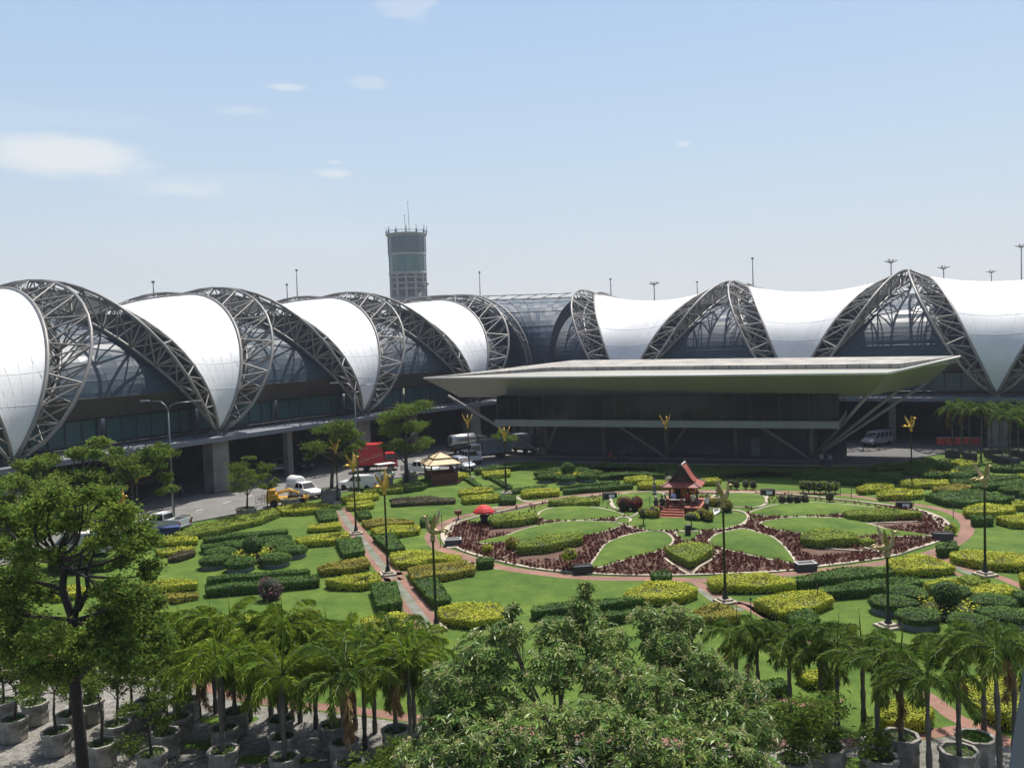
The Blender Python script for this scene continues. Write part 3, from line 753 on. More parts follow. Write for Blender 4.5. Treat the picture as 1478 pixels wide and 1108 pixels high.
# road, forecourt and gravel yard
rd = [P(u, v).xy for u, v in road_edge]
sheet('road', rd+[Vector((22, 170)), Vector((-20, 180)), Vector((-120, 100)), Vector((-110, 20))], -.004, M['asphalt'])
fe = [P(u, v).xy for u, v in far_edge]
sheet('forecourt', fe+[Vector((170, 170)), Vector((60, 190)), Vector((22, 170))], -.004, M['pave'])
gy = [P(u, v).xy for u, v in gr_edge]
sheet('gravel_yard', gy+[Vector((-60, 5)), Vector((60, 5))], -.004, M['gravel'])
# kerb between garden and road
kl = spline([P(u, v).xy for u, v in road_edge], 4)
ribbon('kerb', kl, .3, .12, M['conc'], h=.13)
kl2 = spline([P(u, v).xy for u, v in far_edge], 4)
ribbon('kerb', kl2, .3, .12, M['conc'], h=.13)
# lane dashes
for (a, b) in (((322, 726), (333, 723)), ((283, 737), (293, 734)), ((355, 717), (364, 714)), ((600, 662), (606, 660)), ((240, 749), (249, 746))):
    p, q = P(*a).xy, P(*b).xy; ribbon('lane_marking', [p, q], .16, .001, M['white'])
# sunlit access road at right under the concourse
sheet('road', [P(u, v).xy for u, v in ((1275, 643), (1360, 643), (1420, 640), (1500, 640), (1500, 633), (1420, 634), (1285, 634))], .002, M['asphalt'])
# gravel-yard brick edge path
ribbon('brick_path', spline([P(u, v-8).xy for u, v in gr_edge[1:]], 4), .75, .006, M['brick'])
# grass patches creeping into the gravel
for u, v, ru, rv in ((330, 1040, 40, 10), (300, 1075, 30, 9), (390, 1095, 60, 8), (1240, 1100, 50, 10), (1440, 1062, 46, 12), (215, 1085, 30, 8)):
    c = [P(u+ru*math.cos(t)*(1+.25*math.sin(3*t+u)), v+rv*math.sin(t)*(1+.2*math.cos(2*t))).xy for t in np.linspace(0, 2*PI, 20, endpoint=False)]
    sheet('grass_patch', c, .001, M['lawn'])
# ring path and flower bed circle
RINGO = [(612.7, 774), (623.5, 761), (645, 750), (672, 742), (729, 730), (808, 717), (873, 710), (985, 707), (1100, 707.5), (1198, 711), (1267.6, 719), (1316, 725.6), (1365, 734), (1397.6, 747), (1407, 766), (1384, 788), (1330, 806), (1230, 822), (1100, 835), (1020, 840), (933, 838), (852, 837), (778.5, 830), (713.5, 820), (655, 802), (622, 790)]
ring = spline([P(u, v).xy for u, v in RINGO], 5, True)
cA = sum(ring[i].x*ring[(i+1) % len(ring)].y-ring[(i+1) % len(ring)].x*ring[i].y for i in range(len(ring)))
sg_in = 1 if cA > 0 else -1
ringc = offs(ring, .55*sg_in, True)
ribbon('brick_path', ringc, 1.05, .005, M['brick'], True)
BEDO = [(643.8, 774.4), (650.6, 760.8), (672, 750), (727, 736.5), (789.4, 724), (873, 714), (990, 711), (1118, 712), (1213.4, 721), (1302.8, 732), (1348.8, 746), (1370, 762), (1358, 780), (1321.7, 793), (1278.4, 805.5), (1186, 818), (1118.6, 826), (998, 830.5), (916.7, 831), (851.7, 828.5), (776, 822), (716, 809.6), (662, 793)]
bed = spline([P(u, v).xy for u, v in BEDO], 5, True)
sheet('flower_bed', bed, .006, M['bedsoil'])
ribbon('kerb', offs(bed, .12*sg_in, True), .34, .09, M['stone'], True, h=.08)
# pale stone step bands at the two ends of the bed
for pts in (((654, 791), (643.8, 774.4), (650, 761), (668, 751)), ((1302, 731), (1338, 741), (1360, 753), (1364, 768))):
    ribbon('kerb', spline([P(u, v).xy for u, v in pts], 5), 1.0, .06, M['stone'], h=.05)

back = [P(u, v).xy for u, v in ((668, 752), (735, 738), (800, 725), (873, 716), (990, 713), (1118, 714.5), (1205, 722), (1280, 731), (1225, 741), (1140, 745), (1000, 752), (860, 748), (790, 757), (720, 760))]
sheet('lawn', spline(back, 4, True), .010, M['lawn'])
# lawn petals (low grassed mounds) inside the bed, edged in white stone
def mound(poly_px, h, name='lawn_mound', edge=True, k=5):
    line = spline([P(u, v).xy for u, v in poly_px], k, True)
    c = Vector((sum(p.x for p in line)/len(line), sum(p.y for p in line)/len(line)))
    mb = MB(); h *= .5; rings = [(1.0, .03), (.93, .30), (.8, .58), (.6, .82), (.35, .96), (.12, 1.0)]
    V = []
    for s, zz in rings:
        for p in line: q = c+(p-c)*s; V.append((q.x, q.y, .012+h*zz))
    n = len(line); b = mb.addv(V); F = []
    for r in range(len(rings)-1):
        for i in range(n):
            j = (i+1) % n; F.append([b+r*n+i, b+r*n+j, b+(r+1)*n+j, b+(r+1)*n+i])
    mb.addf(F, 0, True); mb.addf([[b+(len(rings)-1)*n+i for i in range(n)]], 0, True)
    A = sum(line[i].x*line[(i+1) % n].y-line[(i+1) % n].x*line[i].y for i in range(n))
    if A < 0:
        for key in mb.f: mb.f[key] = [a[:, ::-1] for a in mb.f[key]]
    o = mb.build(name, M['lawn']); tag(o, kind='structure')
    if edge: ribbon('kerb', line, .2, .08, M['stone'], True, h=.08)
    return line
rp = lambda reg, pts: [px(reg, x, y) for x, y in pts]
petals = []
petals.append(mound(rp(7, [(555, 742), (585, 690), (640, 615), (720, 575), (850, 545), (950, 545), (1005, 590), (955, 638), (850, 670), (720, 705), (620, 735)]), .75))
petals.append(mound(rp(8, [(262, 718), (200, 708), (100, 690), (0, 668), (-120, 640), (-185, 620), (-200, 590), (-150, 555), (-20, 530), (60, 550), (130, 570), (195, 620), (240, 675)]), .75))
petals.append(mound(rp(7, [(-60, 605), (60, 585), (170, 545), (300, 510), (450, 490), (620, 490), (735, 505), (640, 545), (500, 575), (380, 580), (180, 600), (40, 608)]), .8))
petals.append(mound(rp(7, [(285, 450), (330, 425), (420, 410), (560, 412), (680, 435), (745, 462), (640, 478), (500, 486), (380, 488), (300, 480)]), .7))
petals.append(mound(rp(8, [(70, 500), (180, 475), (330, 468), (520, 475), (640, 500), (780, 540), (1000, 572), (820, 572), (640, 570), (450, 565), (280, 555), (150, 535)]), .75))
petals.append(mound(rp(8, [(10, 450), (80, 420), (180, 398), (330, 390), (500, 398), (640, 412), (690, 425), (560, 448), (430, 460), (250, 467), (100, 462)]), .7))
petals.append(mound(rp(7, [(675, 365), (720, 345), (800, 335), (930, 335), (980, 380), (950, 420), (840, 425), (720, 425), (685, 405)]), .45))
petals.append(mound(rp(8, [(-170, 350), (-60, 338), (60, 345), (100, 365), (92, 400), (40, 415), (-80, 412), (-180, 395)]), .45))
centre = mound(rp(7, [(752, 510), (690, 490), (720, 470), (790, 462), (840, 430), (960, 418), (1120, 415), (1270, 425), (1390, 445), (1405, 478), (1370, 510), (1260, 532), (1100, 545), (950, 540), (860, 538)]), .18)
inner = mound(rp(7, [(1015, 548), (1080, 540), (1150, 545), (1140, 570), (1080, 600), (1035, 580)]), .05)
# scalloped kerbs around the shrine lawn
for pts in (((690, 488), (705, 476), (740, 468), (775, 478), (770, 495)), ((752, 508), (765, 522), (800, 532), (850, 537)), ((1280, 440), (1340, 432), (1390, 450), (1402, 475), (1370, 505), (1310, 525)), ((670, 360), (672, 400), (690, 420), (745, 430))):
    ribbon('kerb', spline([PR(7, x, y).xy for x, y in pts], 6), .24, .10, M['stone'], h=.1)
for pts in (((945, 640), (945, 670), (1000, 720), (1095, 772), (1140, 735), (1215, 690), (1240, 655), (1215, 640)), ((85, 690), (165, 655), (280, 625)), ((285, 485), (330, 490), (600, 480))):
    ribbon('kerb', spline([PR(7, x, y).xy for x, y in pts], 6), .2, .09, M['stone'], h=.09)
for pts in (((275, 598), (330, 620), (480, 640), (730, 655)), ((560, 595), (640, 635), (730, 655)), ((515, 490), (600, 505), (720, 498), (950, 492)), ((110, 355), (100, 400), (60, 415))):
    ribbon('kerb', spline([PR(8, x, y).xy for x, y in pts], 6), .2, .09, M['stone'], h=.09)

# brick paths between the hedges
def path(reg, pts, w, m='brick', z=.004):
    ribbon('brick_path' if m == 'brick' else 'stone_path', spline([PR(reg, x, y).xy for x, y in pts], 4), w, z, M[m])
path(6, [(540, 415), (600, 495), (660, 565), (740, 665), (810, 745), (850, 790), (940, 905), (1030, 1020), (1050, 1060)], .62)
path(6, [(490, 430), (540, 510), (590, 570), (655, 655), (715, 735), (765, 790), (850, 920), (930, 1040), (960, 1090)], .45)
path(6, [(510, 430), (565, 505), (622, 575), (695, 665), (762, 750), (805, 795), (890, 915), (985, 1040)], 1.3, 'gpav', .002)
path(6, [(800, 770), (880, 760)], .8); path(6, [(730, 795), (790, 800), (845, 790)], .8)
path(6, [(1215, 705), (1330, 735), (1477, 752)], .35, 'stone'); path(6, [(1170, 695), (1240, 712)], .35, 'stone')
path(7, [(1110, 805), (1180, 845), (1260, 893), (1310, 915), (1400, 945), (1477, 985), (1560, 1030), (1650, 1080)], .75)
path(7, [(1130, 840), (1200, 890), (1290, 945), (1380, 960)], .6, 'gpav', .002)
path(8, [(-100, 920), (0, 925), (70, 970), (150, 1020), (250, 1085), (330, 1140)], .65)
path(8, [(985, 665), (1060, 690), (1140, 725), (1240, 760), (1330, 780), (1420, 815), (1520, 860)], .75)
path(8, [(1090, 755), (1150, 780)], .5); path(8, [(1110, 730), (1190, 760), (1250, 772)], .9, 'gpav', .002)
path(14, [(900, 690), (1000, 750), (1100, 830), (1200, 880), (1330, 940), (1420, 985)], .8)
path(14, [(-20, 780), (150, 735), (320, 770), (500, 740)], .5)
path(7, [(-50, 438), (60, 412), (200, 400), (340, 385)], .3, 'stone'); path(7, [(160, 355), (215, 380), (260, 380)], .5, 'stone')
path(8, [(560, 345), (700, 345)], .35, 'stone')

# ------------------------------------------------------------------ hedges
def chaikin(poly, f=.075):
    out = []; n = len(poly)
    for i in range(n):
        a, b = poly[i], poly[(i+1) % n]; l = (b-a).length; t = min(.45, f/max(l, 1e-3)*1.6)
        out += [a+(b-a)*t, a+(b-a)*(1-t)]
    return out
LEAFD = 1.0
def hedge(reg, pts, kind, h, label, dens=1.0, group=None, ball=False):
    h = h*.58
    top = [PR(reg, x, y, h).xy for x, y in pts]
    line = chaikin([Vector(p) for p in top])
    # resample
    pts2 = []
    n = len(line)
    for i in range(n):
        a, b = line[i], line[(i+1) % n]; k = max(1, int((b-a).length/.4))
        for j in range(k): pts2.append(a+(b-a)*(j/k))
    n = len(pts2)
    A = sum(pts2[i].x*pts2[(i+1) % n].y-pts2[(i+1) % n].x*pts2[i].y for i in range(n))/2
    if A < 0: pts2 = pts2[::-1]; A = -A
    r = np.random.default_rng(abs(hash((reg, pts[0], kind))) % 2**31 if False else int(reg*7919+pts[0][0]*31+pts[0][1]*17+100000))
    inn = lambda d: offs(pts2, d)
    mb = MB(); rings = []
    e = .07
    o_in = [p+(q-p) for p, q in zip(pts2, offs(pts2, e, True))]
    o_in2 = offs(pts2, e+.16, True)
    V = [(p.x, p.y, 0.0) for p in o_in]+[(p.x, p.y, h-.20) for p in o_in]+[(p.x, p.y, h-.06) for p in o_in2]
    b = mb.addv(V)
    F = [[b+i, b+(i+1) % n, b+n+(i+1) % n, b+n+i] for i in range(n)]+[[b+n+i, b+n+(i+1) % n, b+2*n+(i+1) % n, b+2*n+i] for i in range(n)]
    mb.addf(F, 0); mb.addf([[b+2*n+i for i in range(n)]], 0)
    c = sum((p for p in pts2), Vector((0, 0)))/n
    dist = math.hypot(c.x, c.y); s = .030+.00062*dist            # leaf clumps
    X = np.array([p.x for p in pts2]); Y = np.array([p.y for p in pts2])
    # leaves on top
    kt = int(A*dens*LEAFD*1.35/(s*s*1.1)); kt = min(kt, 9000)
    bx0, bx1, by0, by1 = X.min(), X.max(), Y.min(), Y.max()
    fac = max((bx1-bx0)*(by1-by0)/max(A, .1), 1); kk = int(kt*fac*1.05)+8
    rx, ry = r.uniform(bx0, bx1, kk), r.uniform(by0, by1, kk); ok = inpoly(rx, ry, [(p.x, p.y) for p in pts2]); rx, ry = rx[ok][:kt], ry[ok][:kt]
    wob = .05*np.sin(rx*1.7+ry*.9+c.x)+.04*np.sin(ry*2.3-rx*1.1)
    C = np.stack([rx, ry, h+wob+r.normal(0, .035, len(rx))+.12*(r.uniform(0, 1, len(rx)) > .985)], 1)
    mb.cards(C, np.tile([0, 0, 1.0], (len(C), 1)), s*r.uniform(.65, 1.25, len(C)), .62, 1, .42, r)
    # leaves on the sides
    seg = [(pts2[i], pts2[(i+1) % n]) for i in range(n)]; ln = np.array([(q-p).length for p, q in seg]); per = ln.sum()
    ks = int(per*h*dens*LEAFD*1.2/(s*s*1.1)); ks = min(ks, 9000); pick = r.choice(n, ks, p=ln/per); t = r.uniform(0, 1, ks)
    a = np.array([[p.x, p.y] for p, q in seg]); bq = np.array([[q.x, q.y] for p, q in seg]); base = a[pick]*(1-t[:, None])+bq[pick]*t[:, None]
    d = bq-a; nr = np.stack([d[:, 1], -d[:, 0]], 1)/np.maximum(ln[:, None], 1e-6)
    z = h*r.uniform(.01, 1, ks)**.6
    ofs = r.normal(-.01, .03, ks)
    C = np.stack([base[:, 0]+nr[pick, 0]*ofs, base[:, 1]+nr[pick, 1]*ofs, z], 1); N = np.stack([nr[pick, 0], nr[pick, 1], np.full(ks, .0)], 1)
    mb.cards(C, N, s*r.uniform(.65, 1.25, ks), .62, 1, .30, r)
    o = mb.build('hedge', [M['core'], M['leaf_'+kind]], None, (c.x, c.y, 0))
    tag(o, label, 'hedge', group)
    return o
HEDGES = [
 # left garden, right of the brick path
 (6, [(510, 365), (600, 340), (725, 337), (726, 352), (650, 368), (555, 376)], 'y', .85, 'golden hedge at the far end of the left brick path, touching the concrete tree tub'),
 (6, [(555, 385), (690, 377), (703, 398), (650, 408), (560, 412)], 'y', .8, 'small golden hedge just below the farthest golden hedge of the left brick path'),
 (6, [(600, 430), (670, 426), (690, 460), (622, 470)], 'g', .7, 'small dark green hedge beside the left path, behind its second bird post'),
 (6, [(635, 482), (800, 470), (910, 482), (915, 494), (760, 505), (660, 512)], 'o', .7, 'long low bronze-tipped hedge running right from the left brick path'),
 (6, [(680, 525), (800, 506), (945, 508), (946, 530), (850, 545), (720, 553)], 'y', .9, 'golden hedge with a stepped right end in front of the long bronze-tipped one'),
 (6, [(692, 562), (800, 546), (868, 626), (782, 640)], 'g', .9, 'dark green box hedge lying along the middle of the left brick path, on its right'),
 (6, [(790, 652), (940, 638), (1165, 670), (1160, 690), (1000, 688), (930, 712), (820, 710), (785, 675)], 'y', .9, 'large golden hedge right of the left path, between its two dark green boxes'),
 (6, [(880, 735), (1060, 703), (1190, 698), (1243, 726), (1235, 745), (1195, 748), (1060, 776), (900, 790)], 'o', .9, 'broad bronze and yellow hedge with a notched front, beside the nearer path post'),
 (6, [(905, 800), (1035, 784), (1115, 903), (1010, 915)], 'g', .95, 'big dark green box hedge behind the nearest left path post'),
 (6, [(1040, 945), (1180, 922), (1370, 922), (1425, 990), (1230, 1022), (1060, 1000)], 'y', .95, 'golden hedge right of the nearest left path post, against the flowering tree'),
 (6, [(1245, 685), (1335, 679), (1340, 698), (1250, 706)], 'g', 1.05, 'small dark green cube hedge by the ring path, lower left of the flower bed'),
 (6, [(945, 474), (1010, 466), (1012, 486), (948, 490)], 'g', 1.0, 'small dark green cube hedge where the ring path turns, behind a bird post'),
 # left garden, left of the brick path
 (6, [(-370, 555), (-250, 512), (-30, 457), (170, 415), (200, 440), (100, 480), (-150, 538), (-280, 562)], 'm', .9, 'very long lime hedge along the road kerb at the left'),
 (6, [(180, 412), (350, 388), (455, 393), (465, 412), (330, 432), (212, 436)], 'y', .9, 'golden hedge in front of the yellow tow tractor'),
 (6, [(385, 425), (490, 414), (512, 472), (410, 478)], 'g', .7, 'dark green box hedge at the top of the left path, on its left'),
 (6, [(-210, 570), (0, 547), (240, 530), (243, 544), (0, 562), (-205, 584)], 'g', .75, 'upper of two long dark hedges above the left petal planter'),
 (6, [(-225, 612), (0, 582), (258, 560), (262, 578), (60, 600), (-215, 632)], 'g', .95, 'lower of two long dark hedges above the left petal planter'),
 (6, [(350, 510), (380, 500), (520, 490), (530, 513), (400, 525), (350, 528)], 'y', .75, 'narrow golden hedge left of the path, just behind a wider bronze-sided one'),
 (6, [(280, 577), (440, 550), (560, 545), (572, 563), (480, 586), (300, 600)], 'y', .95, 'wide golden hedge with bronze sides left of the second path post'),
 (6, [(498, 587), (630, 568), (652, 648), (535, 662)], 'g', .9, 'dark green box hedge left of the path, beside the grey stone strip'),
 (6, [(395, 732), (560, 688), (660, 680), (682, 710), (560, 737), (420, 748)], 'o', .95, 'bronze and golden hedge at the left brick strip, behind a brighter golden one'),
 (6, [(435, 800), (590, 765), (720, 762), (742, 798), (640, 820), (470, 816)], 'y', .95, 'bright golden hedge left of the nearer stepped post base'),
 (6, [(680, 825), (820, 800), (852, 923), (715, 937)], 'g', 1.0, 'nearest dark green box hedge between the left path and the palms'),
 (6, [(630, 1000), (800, 968), (890, 985), (915, 1035), (760, 1075), (640, 1045)], 'y', .95, 'golden hedge half hidden by palm fronds, left of the path end'),
 (6, [(-190, 782), (0, 765), (350, 740), (362, 753), (0, 785), (-190, 797)], 'g', .8, 'upper of two long dark hedges below the left petal planter'),
 (6, [(-200, 830), (0, 807), (400, 770), (412, 798), (0, 836), (-190, 852)], 'g', 1.05, 'lower, longest of two long dark hedges below the left petal planter'),
 (5, [(800, 588), (900, 562), (1050, 572), (1055, 588), (860, 598)], 'y', .8, 'golden hedge beside the blue box at the roadside, left of the lime hedge'),
 (5, [(820, 642), (960, 620), (1040, 625), (1000, 648), (860, 658)], 'y', .7, 'golden hedge at the tree edge, second from the roadside'),
 (5, [(890, 686), (960, 643), (1040, 640), (1035, 655), (950, 682)], 'b', .7, 'small brownish hedge left of the left petal planter'),
 (5, [(770, 818), (880, 797), (1050, 800), (1055, 820), (920, 832), (800, 840)], 'y', .85, 'golden hedge at the left edge of the lawn below the brownish one'),
 (5, [(830, 885), (900, 872), (1050, 862), (1060, 880), (930, 905)], 'o', .6, 'bronze hedge just behind the palm tops at the left'),
 (5, [(250, 715), (480, 690), (640, 690), (600, 720), (300, 740)], 'g', .9, 'dark hedge seen through the branches of the big left tree, upper'),
 (5, [(150, 860), (400, 830), (520, 850), (300, 890)], 'y', .8, 'golden hedge seen through the branches of the big left tree'),
 # far side, left of the shrine
 (6, [(1150, 325), (1230, 305), (1340, 313), (1330, 326), (1160, 340)], 'y', .75, 'low golden hedge with a ragged back left of the tall bird post by the lorries'),
 (6, [(1165, 357), (1300, 338), (1362, 343), (1362, 362), (1180, 374)], 'y', .95, 'golden hedge joined to a dark green end block, above the red parasol'),
 (6, [(1366, 353), (1455, 347), (1457, 372), (1370, 377)], 'g', 1.0, 'dark green end block of the golden hedge above the red parasol'),
 (6, [(1040, 242), (1140, 225), (1215, 230), (1205, 248), (1060, 257)], 'y', .85, 'golden hedge just right of the cream-roofed pavilion'),
 (6, [(1275, 226), (1350, 212), (1425, 213), (1428, 233), (1290, 246)], 'y', .85, 'golden hedge in front of the lorries behind a bird post'),
 (6, [(790, 379), (950, 365), (1130, 362), (1135, 378), (960, 386), (795, 396)], 'b', .65, 'long brown low hedge on the lawn right of the left path, front row'),
 (6, [(775, 372), (860, 358), (1000, 354), (1050, 360), (900, 368)], 'b', .45, 'thin brown low hedge on the lawn, back row'),
 (6, [(718, 306), (850, 290), (855, 318), (730, 324)], 'm', .9, 'lime hedge block right of the round tub by the golf cart'),
 (6, [(648, 316), (715, 312), (718, 328), (650, 330)], 'm', .6, 'low lime hedge under the double-arm street light'),
 (6, [(850, 288), (1000, 255), (1030, 262), (960, 302), (860, 316)], 'g', .9, 'ragged dark hedge on the bank left of the pavilion'),
 (6, [(1180, 255), (1215, 252), (1280, 300), (1262, 306)], 'g', .6, 'slim dark hedge running downhill right of the pavilion hedge'),
 (6, [(1310, 250), (1335, 248), (1440, 300), (1415, 308)], 'g', .6, 'slim dark hedge running down to the foot of the tall bird post'),
 (7, [(190, 326), (280, 310), (395, 313), (397, 330), (200, 346)], 'y', .95, 'golden hedge in front of the far petal planter, nearest the ring path'),
 (7, [(140, 318), (230, 302), (330, 296), (335, 306), (240, 316), (150, 330)], 'g', .6, 'thin dark hedge left of the far petal planter'),
 (7, [(415, 313), (600, 296), (785, 282), (789, 296), (600, 312), (418, 326)], 'g', .8, 'long dark hedge left of the shrine, front of its pair'),
 (7, [(400, 300), (560, 283), (715, 270), (718, 280), (560, 292), (402, 308)], 'g', .6, 'thin long dark hedge left of the shrine, back of its pair'),
 (7, [(740, 256), (830, 240), (895, 250), (890, 264), (750, 272)], 'y', .95, 'round-ended golden hedge left of the shrine roof, back one'),
 (7, [(810, 282), (900, 268), (1000, 278), (990, 292), (820, 297)], 'y', 1.0, 'oval golden hedge directly left of the shrine roof, front one'),
 (7, [(1150, 262), (1240, 252), (1260, 264), (1240, 275), (1160, 278)], 'y', .9, 'golden hedge peeping out right of the shrine roof'),
 (7, [(20, 470), (110, 446), (270, 440), (284, 460), (180, 480), (40, 490)], 'm', 1.15, 'lime hedge block in the red bed just below the red parasol'),
 (7, [(165, 607), (320, 557), (515, 545), (521, 572), (330, 615), (170, 627)], 'm', 1.2, 'lime hedge block in the red bed between two grass mounds, lower left'),
 (7, [(338, 372), (480, 356), (610, 362), (613, 378), (480, 390), (345, 386)], 'm', .9, 'pale lime hedge at the back of the flower bed, left of the shrine'),
 (7, [(955, 627), (1100, 597), (1215, 606), (1212, 640), (1095, 705), (1000, 660)], 'm', 1.0, 'heart-shaped lime hedge directly in front of the shrine'),
 # inside the bed, right
 (8, [(515, 432), (640, 418), (900, 430), (942, 442), (700, 456), (540, 456)], 'm', 1.1, 'long lime hedge at the right side of the flower bed'),
 (8, [(285, 557), (400, 520), (560, 545), (602, 573), (400, 590), (290, 577)], 'm', 1.2, 'lime hedge block in the red bed at the lower right'),
 (8, [(590, 582), (650, 570), (692, 588), (620, 602)], 'm', .7, 'small low lime hedge tip right of the lower right bed block'),
 # near the lower middle
 (7, [(880, 757), (960, 745), (996, 760), (990, 780), (890, 782)], 'g', .9, 'small dark hedge with rounded ends below the heart-shaped one'),
 (7, [(735, 870), (860, 808), (1060, 810), (1140, 853), (1060, 885), (900, 900), (780, 912)], 'y', .95, 'big diamond golden hedge above the flowering tree'),
 (7, [(1110, 962), (1230, 915), (1300, 933), (1372, 985), (1240, 1008), (1120, 988)], 'o', .9, 'bronze and golden hedge left of the brick crossing, near the flowering tree'),
 (7, [(245, 948), (340, 925), (640, 900), (830, 888), (850, 905), (600, 932), (250, 972)], 'g', 1.0, 'long dark hedge behind the flowering tree, back one'),
 (7, [(310, 1002), (640, 965), (830, 945), (860, 960), (650, 998), (315, 1027)], 'g', 1.0, 'long dark hedge behind the flowering tree, front one'),
 # right garden
 (8, [(-215, 797), (-110, 762), (100, 765), (250, 798), (264, 820), (50, 832), (-180, 832)], 'y', .95, 'wide golden hedge behind the bird post right of the shrine steps'),
 (8, [(245, 787), (500, 730), (770, 735), (782, 758), (500, 790), (265, 812)], 'g', .95, 'long dark hedge below the flower bed, left of a golden block'),
 (8, [(380, 837), (650, 800), (900, 785), (946, 815), (650, 847), (400, 867)], 'g', 1.0, 'longest dark hedge right of the bird post, parallel in front of another'),
 (8, [(740, 692), (900, 655), (1060, 700), (1116, 730), (1000, 747), (780, 747)], 'y', .9, 'golden hedge with a pointed right end, just outside the ring path'),
 (8, [(945, 807), (1060, 790), (1400, 835), (1432, 850), (1400, 870), (1180, 870), (960, 832)], 'y', .95, 'long golden hedge behind the near right petal planter'),
 (8, [(1112, 790), (1230, 775), (1302, 800), (1200, 822)], 'm', 1.15, 'lime lump rising from the back of the long golden hedge'),
 (8, [(30, 907), (200, 860), (400, 860), (466, 898), (380, 932), (200, 975), (170, 970)], 'y', 1.0, 'diamond golden hedge beside the brick path, left of the longest dark hedge'),
 (8, [(205, 985), (330, 950), (395, 1005), (270, 1045)], 'g', .85, 'dark green corner hedge against the front of the diamond golden one'),
 (8, [(1005, 612), (1110, 590), (1132, 625), (1020, 637)], 'g', 1.2, 'dark green cube hedge at the right end of the ring path'),
 (8, [(1080, 652), (1180, 640), (1477, 660), (1620, 680), (1600, 725), (1250, 707), (1090, 672)], 'y', 1.0, 'wide golden hedge behind the rightmost tall bird post'),
 (8, [(1450, 762), (1600, 750), (1620, 795), (1460, 802)], 'y', 1.0, 'golden hedge cut by the right edge, beside the paved post base'),
 (8, [(1420, 862), (1600, 835), (1640, 890), (1430, 892)], 'g', 1.0, 'dark hedge cut by the right edge at the end of the long golden one'),
 (8, [(580, 312), (640, 284), (780, 290), (786, 304), (700, 318), (600, 324)], 'y', .85, 'short golden hedge just outside the ring, nearest the shadow line'),
 (8, [(690, 337), (780, 313), (940, 322), (938, 343), (800, 352), (705, 352)], 'y', .9, 'golden oval hedge under the thin far bird post'),
 (8, [(942, 345), (1060, 325), (1280, 373), (1165, 390), (1060, 382)], 'g', 1.0, 'dark hedge slanting down right from the golden oval'),
 (8, [(815, 272), (900, 262), (1070, 270), (1076, 284), (900, 296), (830, 292)], 'y', .9, 'golden hedge in front of the far right petal planter'),
 (8, [(985, 306), (1120, 288), (1222, 300), (1110, 324), (1000, 320)], 'o', .8, 'bronze-gold hedge right of the far right petal planter, middle row'),
 (8, [(1110, 326), (1230, 315), (1432, 362), (1350, 377), (1230, 362)], 'g', 1.0, 'dark hedge slanting behind the rightmost tall bird post'),
 (8, [(1080, 264), (1300, 242), (1455, 240), (1455, 254), (1100, 286)], 'g', .75, 'thin dark hedge right of the far right petal planter, back one'),
 (8, [(1190, 287), (1477, 258), (1620, 255), (1620, 274), (1210, 307)], 'g', .95, 'dark hedge right of the far right petal planter, front one'),
 (8, [(1150, 417), (1260, 392), (1420, 400), (1434, 428), (1300, 440), (1165, 442)], 'y', .95, 'golden hedge behind the pole of the rightmost tall bird post'),
 (8, [(1190, 457), (1300, 450), (1316, 475), (1200, 480)], 'g', 1.1, 'dark green cube hedge at the left end of a golden row, far right'),
 (8, [(1320, 467), (1440, 450), (1620, 455), (1620, 500), (1400, 490)], 'y', 1.0, 'golden hedge right of the dark cube, running out at the right edge'),
 (8, [(1412, 387), (1477, 375), (1620, 375), (1620, 404), (1420, 405)], 'y', .9, 'small golden hedge at the right edge above the others'),
 (8, [(1077, 168), (1130, 160), (1200, 165), (1240, 178), (1105, 194)], 'y', .8, 'golden hedge between the far right ball topiary and the potted palms'),
 (8, [(1285, 192), (1420, 182), (1620, 192), (1620, 215), (1310, 206)], 'g', .9, 'dark hedge in front of the square palm tubs at the right'),
 (8, [(1440, 235), (1620, 225), (1620, 245), (1460, 252)], 'y', .8, 'golden hedge sliver at the right edge in front of the dark row'),
 # shaded back rows
 (8, [(480, 222), (640, 232), (820, 250), (810, 268), (640, 250), (470, 236)], 'g', .9, 'dark hedge in the canopy shade slanting towards the far right planter'),
 (8, [(250, 222), (480, 250), (780, 275), (770, 290), (480, 268), (240, 236)], 'g', .9, 'dark hedge in the canopy shade, front of the right shaded rows'),
 (8, [(660, 190), (800, 178), (1000, 165), (1005, 178), (820, 195), (670, 204)], 'g', .9, 'dark hedge in the shade left of the square palm tubs'),
 (7, [(-60, 210), (100, 180), (280, 170), (285, 186), (110, 200), (-40, 222)], 'g', .9, 'dark shaded hedge left of the far petal planter, by the lorries'),
 (7, [(330, 205), (640, 178), (940, 190), (940, 206), (640, 196), (340, 218)], 'g', .9, 'dark shaded hedge behind the far petal planter, under the hall'),
 (7, [(600, 238), (760, 222), (960, 226), (960, 240), (760, 238), (610, 250)], 'g', .9, 'dark shaded hedge behind the golden ovals left of the shrine'),
 (7, [(1230, 225), (1477, 205), (1700, 215), (1700, 230), (1477, 222), (1240, 240)], 'g', .9, 'dark shaded hedge behind the shrine to its right'),
 # foreground right, behind the palms
 (14, [(690, 765), (900, 728), (1000, 795), (960, 850), (850, 862), (720, 852)], 'y', 1.0, 'golden hedge seen between the palm trunks, left of the diagonal brick path'),
 (14, [(1115, 625), (1300, 600), (1477, 650), (1600, 690), (1600, 830), (1380, 835), (1200, 760)], 'y', 1.1, 'big golden hedge behind the palms at the lower right edge'),
 (14, [(250, 590), (360, 575), (500, 590), (480, 620), (330, 640)], 'y', .9, 'golden hedge glimpsed behind the left palms of the right-hand row'),
 (14, [(60, 640), (180, 625), (240, 660), (120, 690)], 'g', .9, 'dark hedge glimpsed behind the palms next to the flowering tree'),
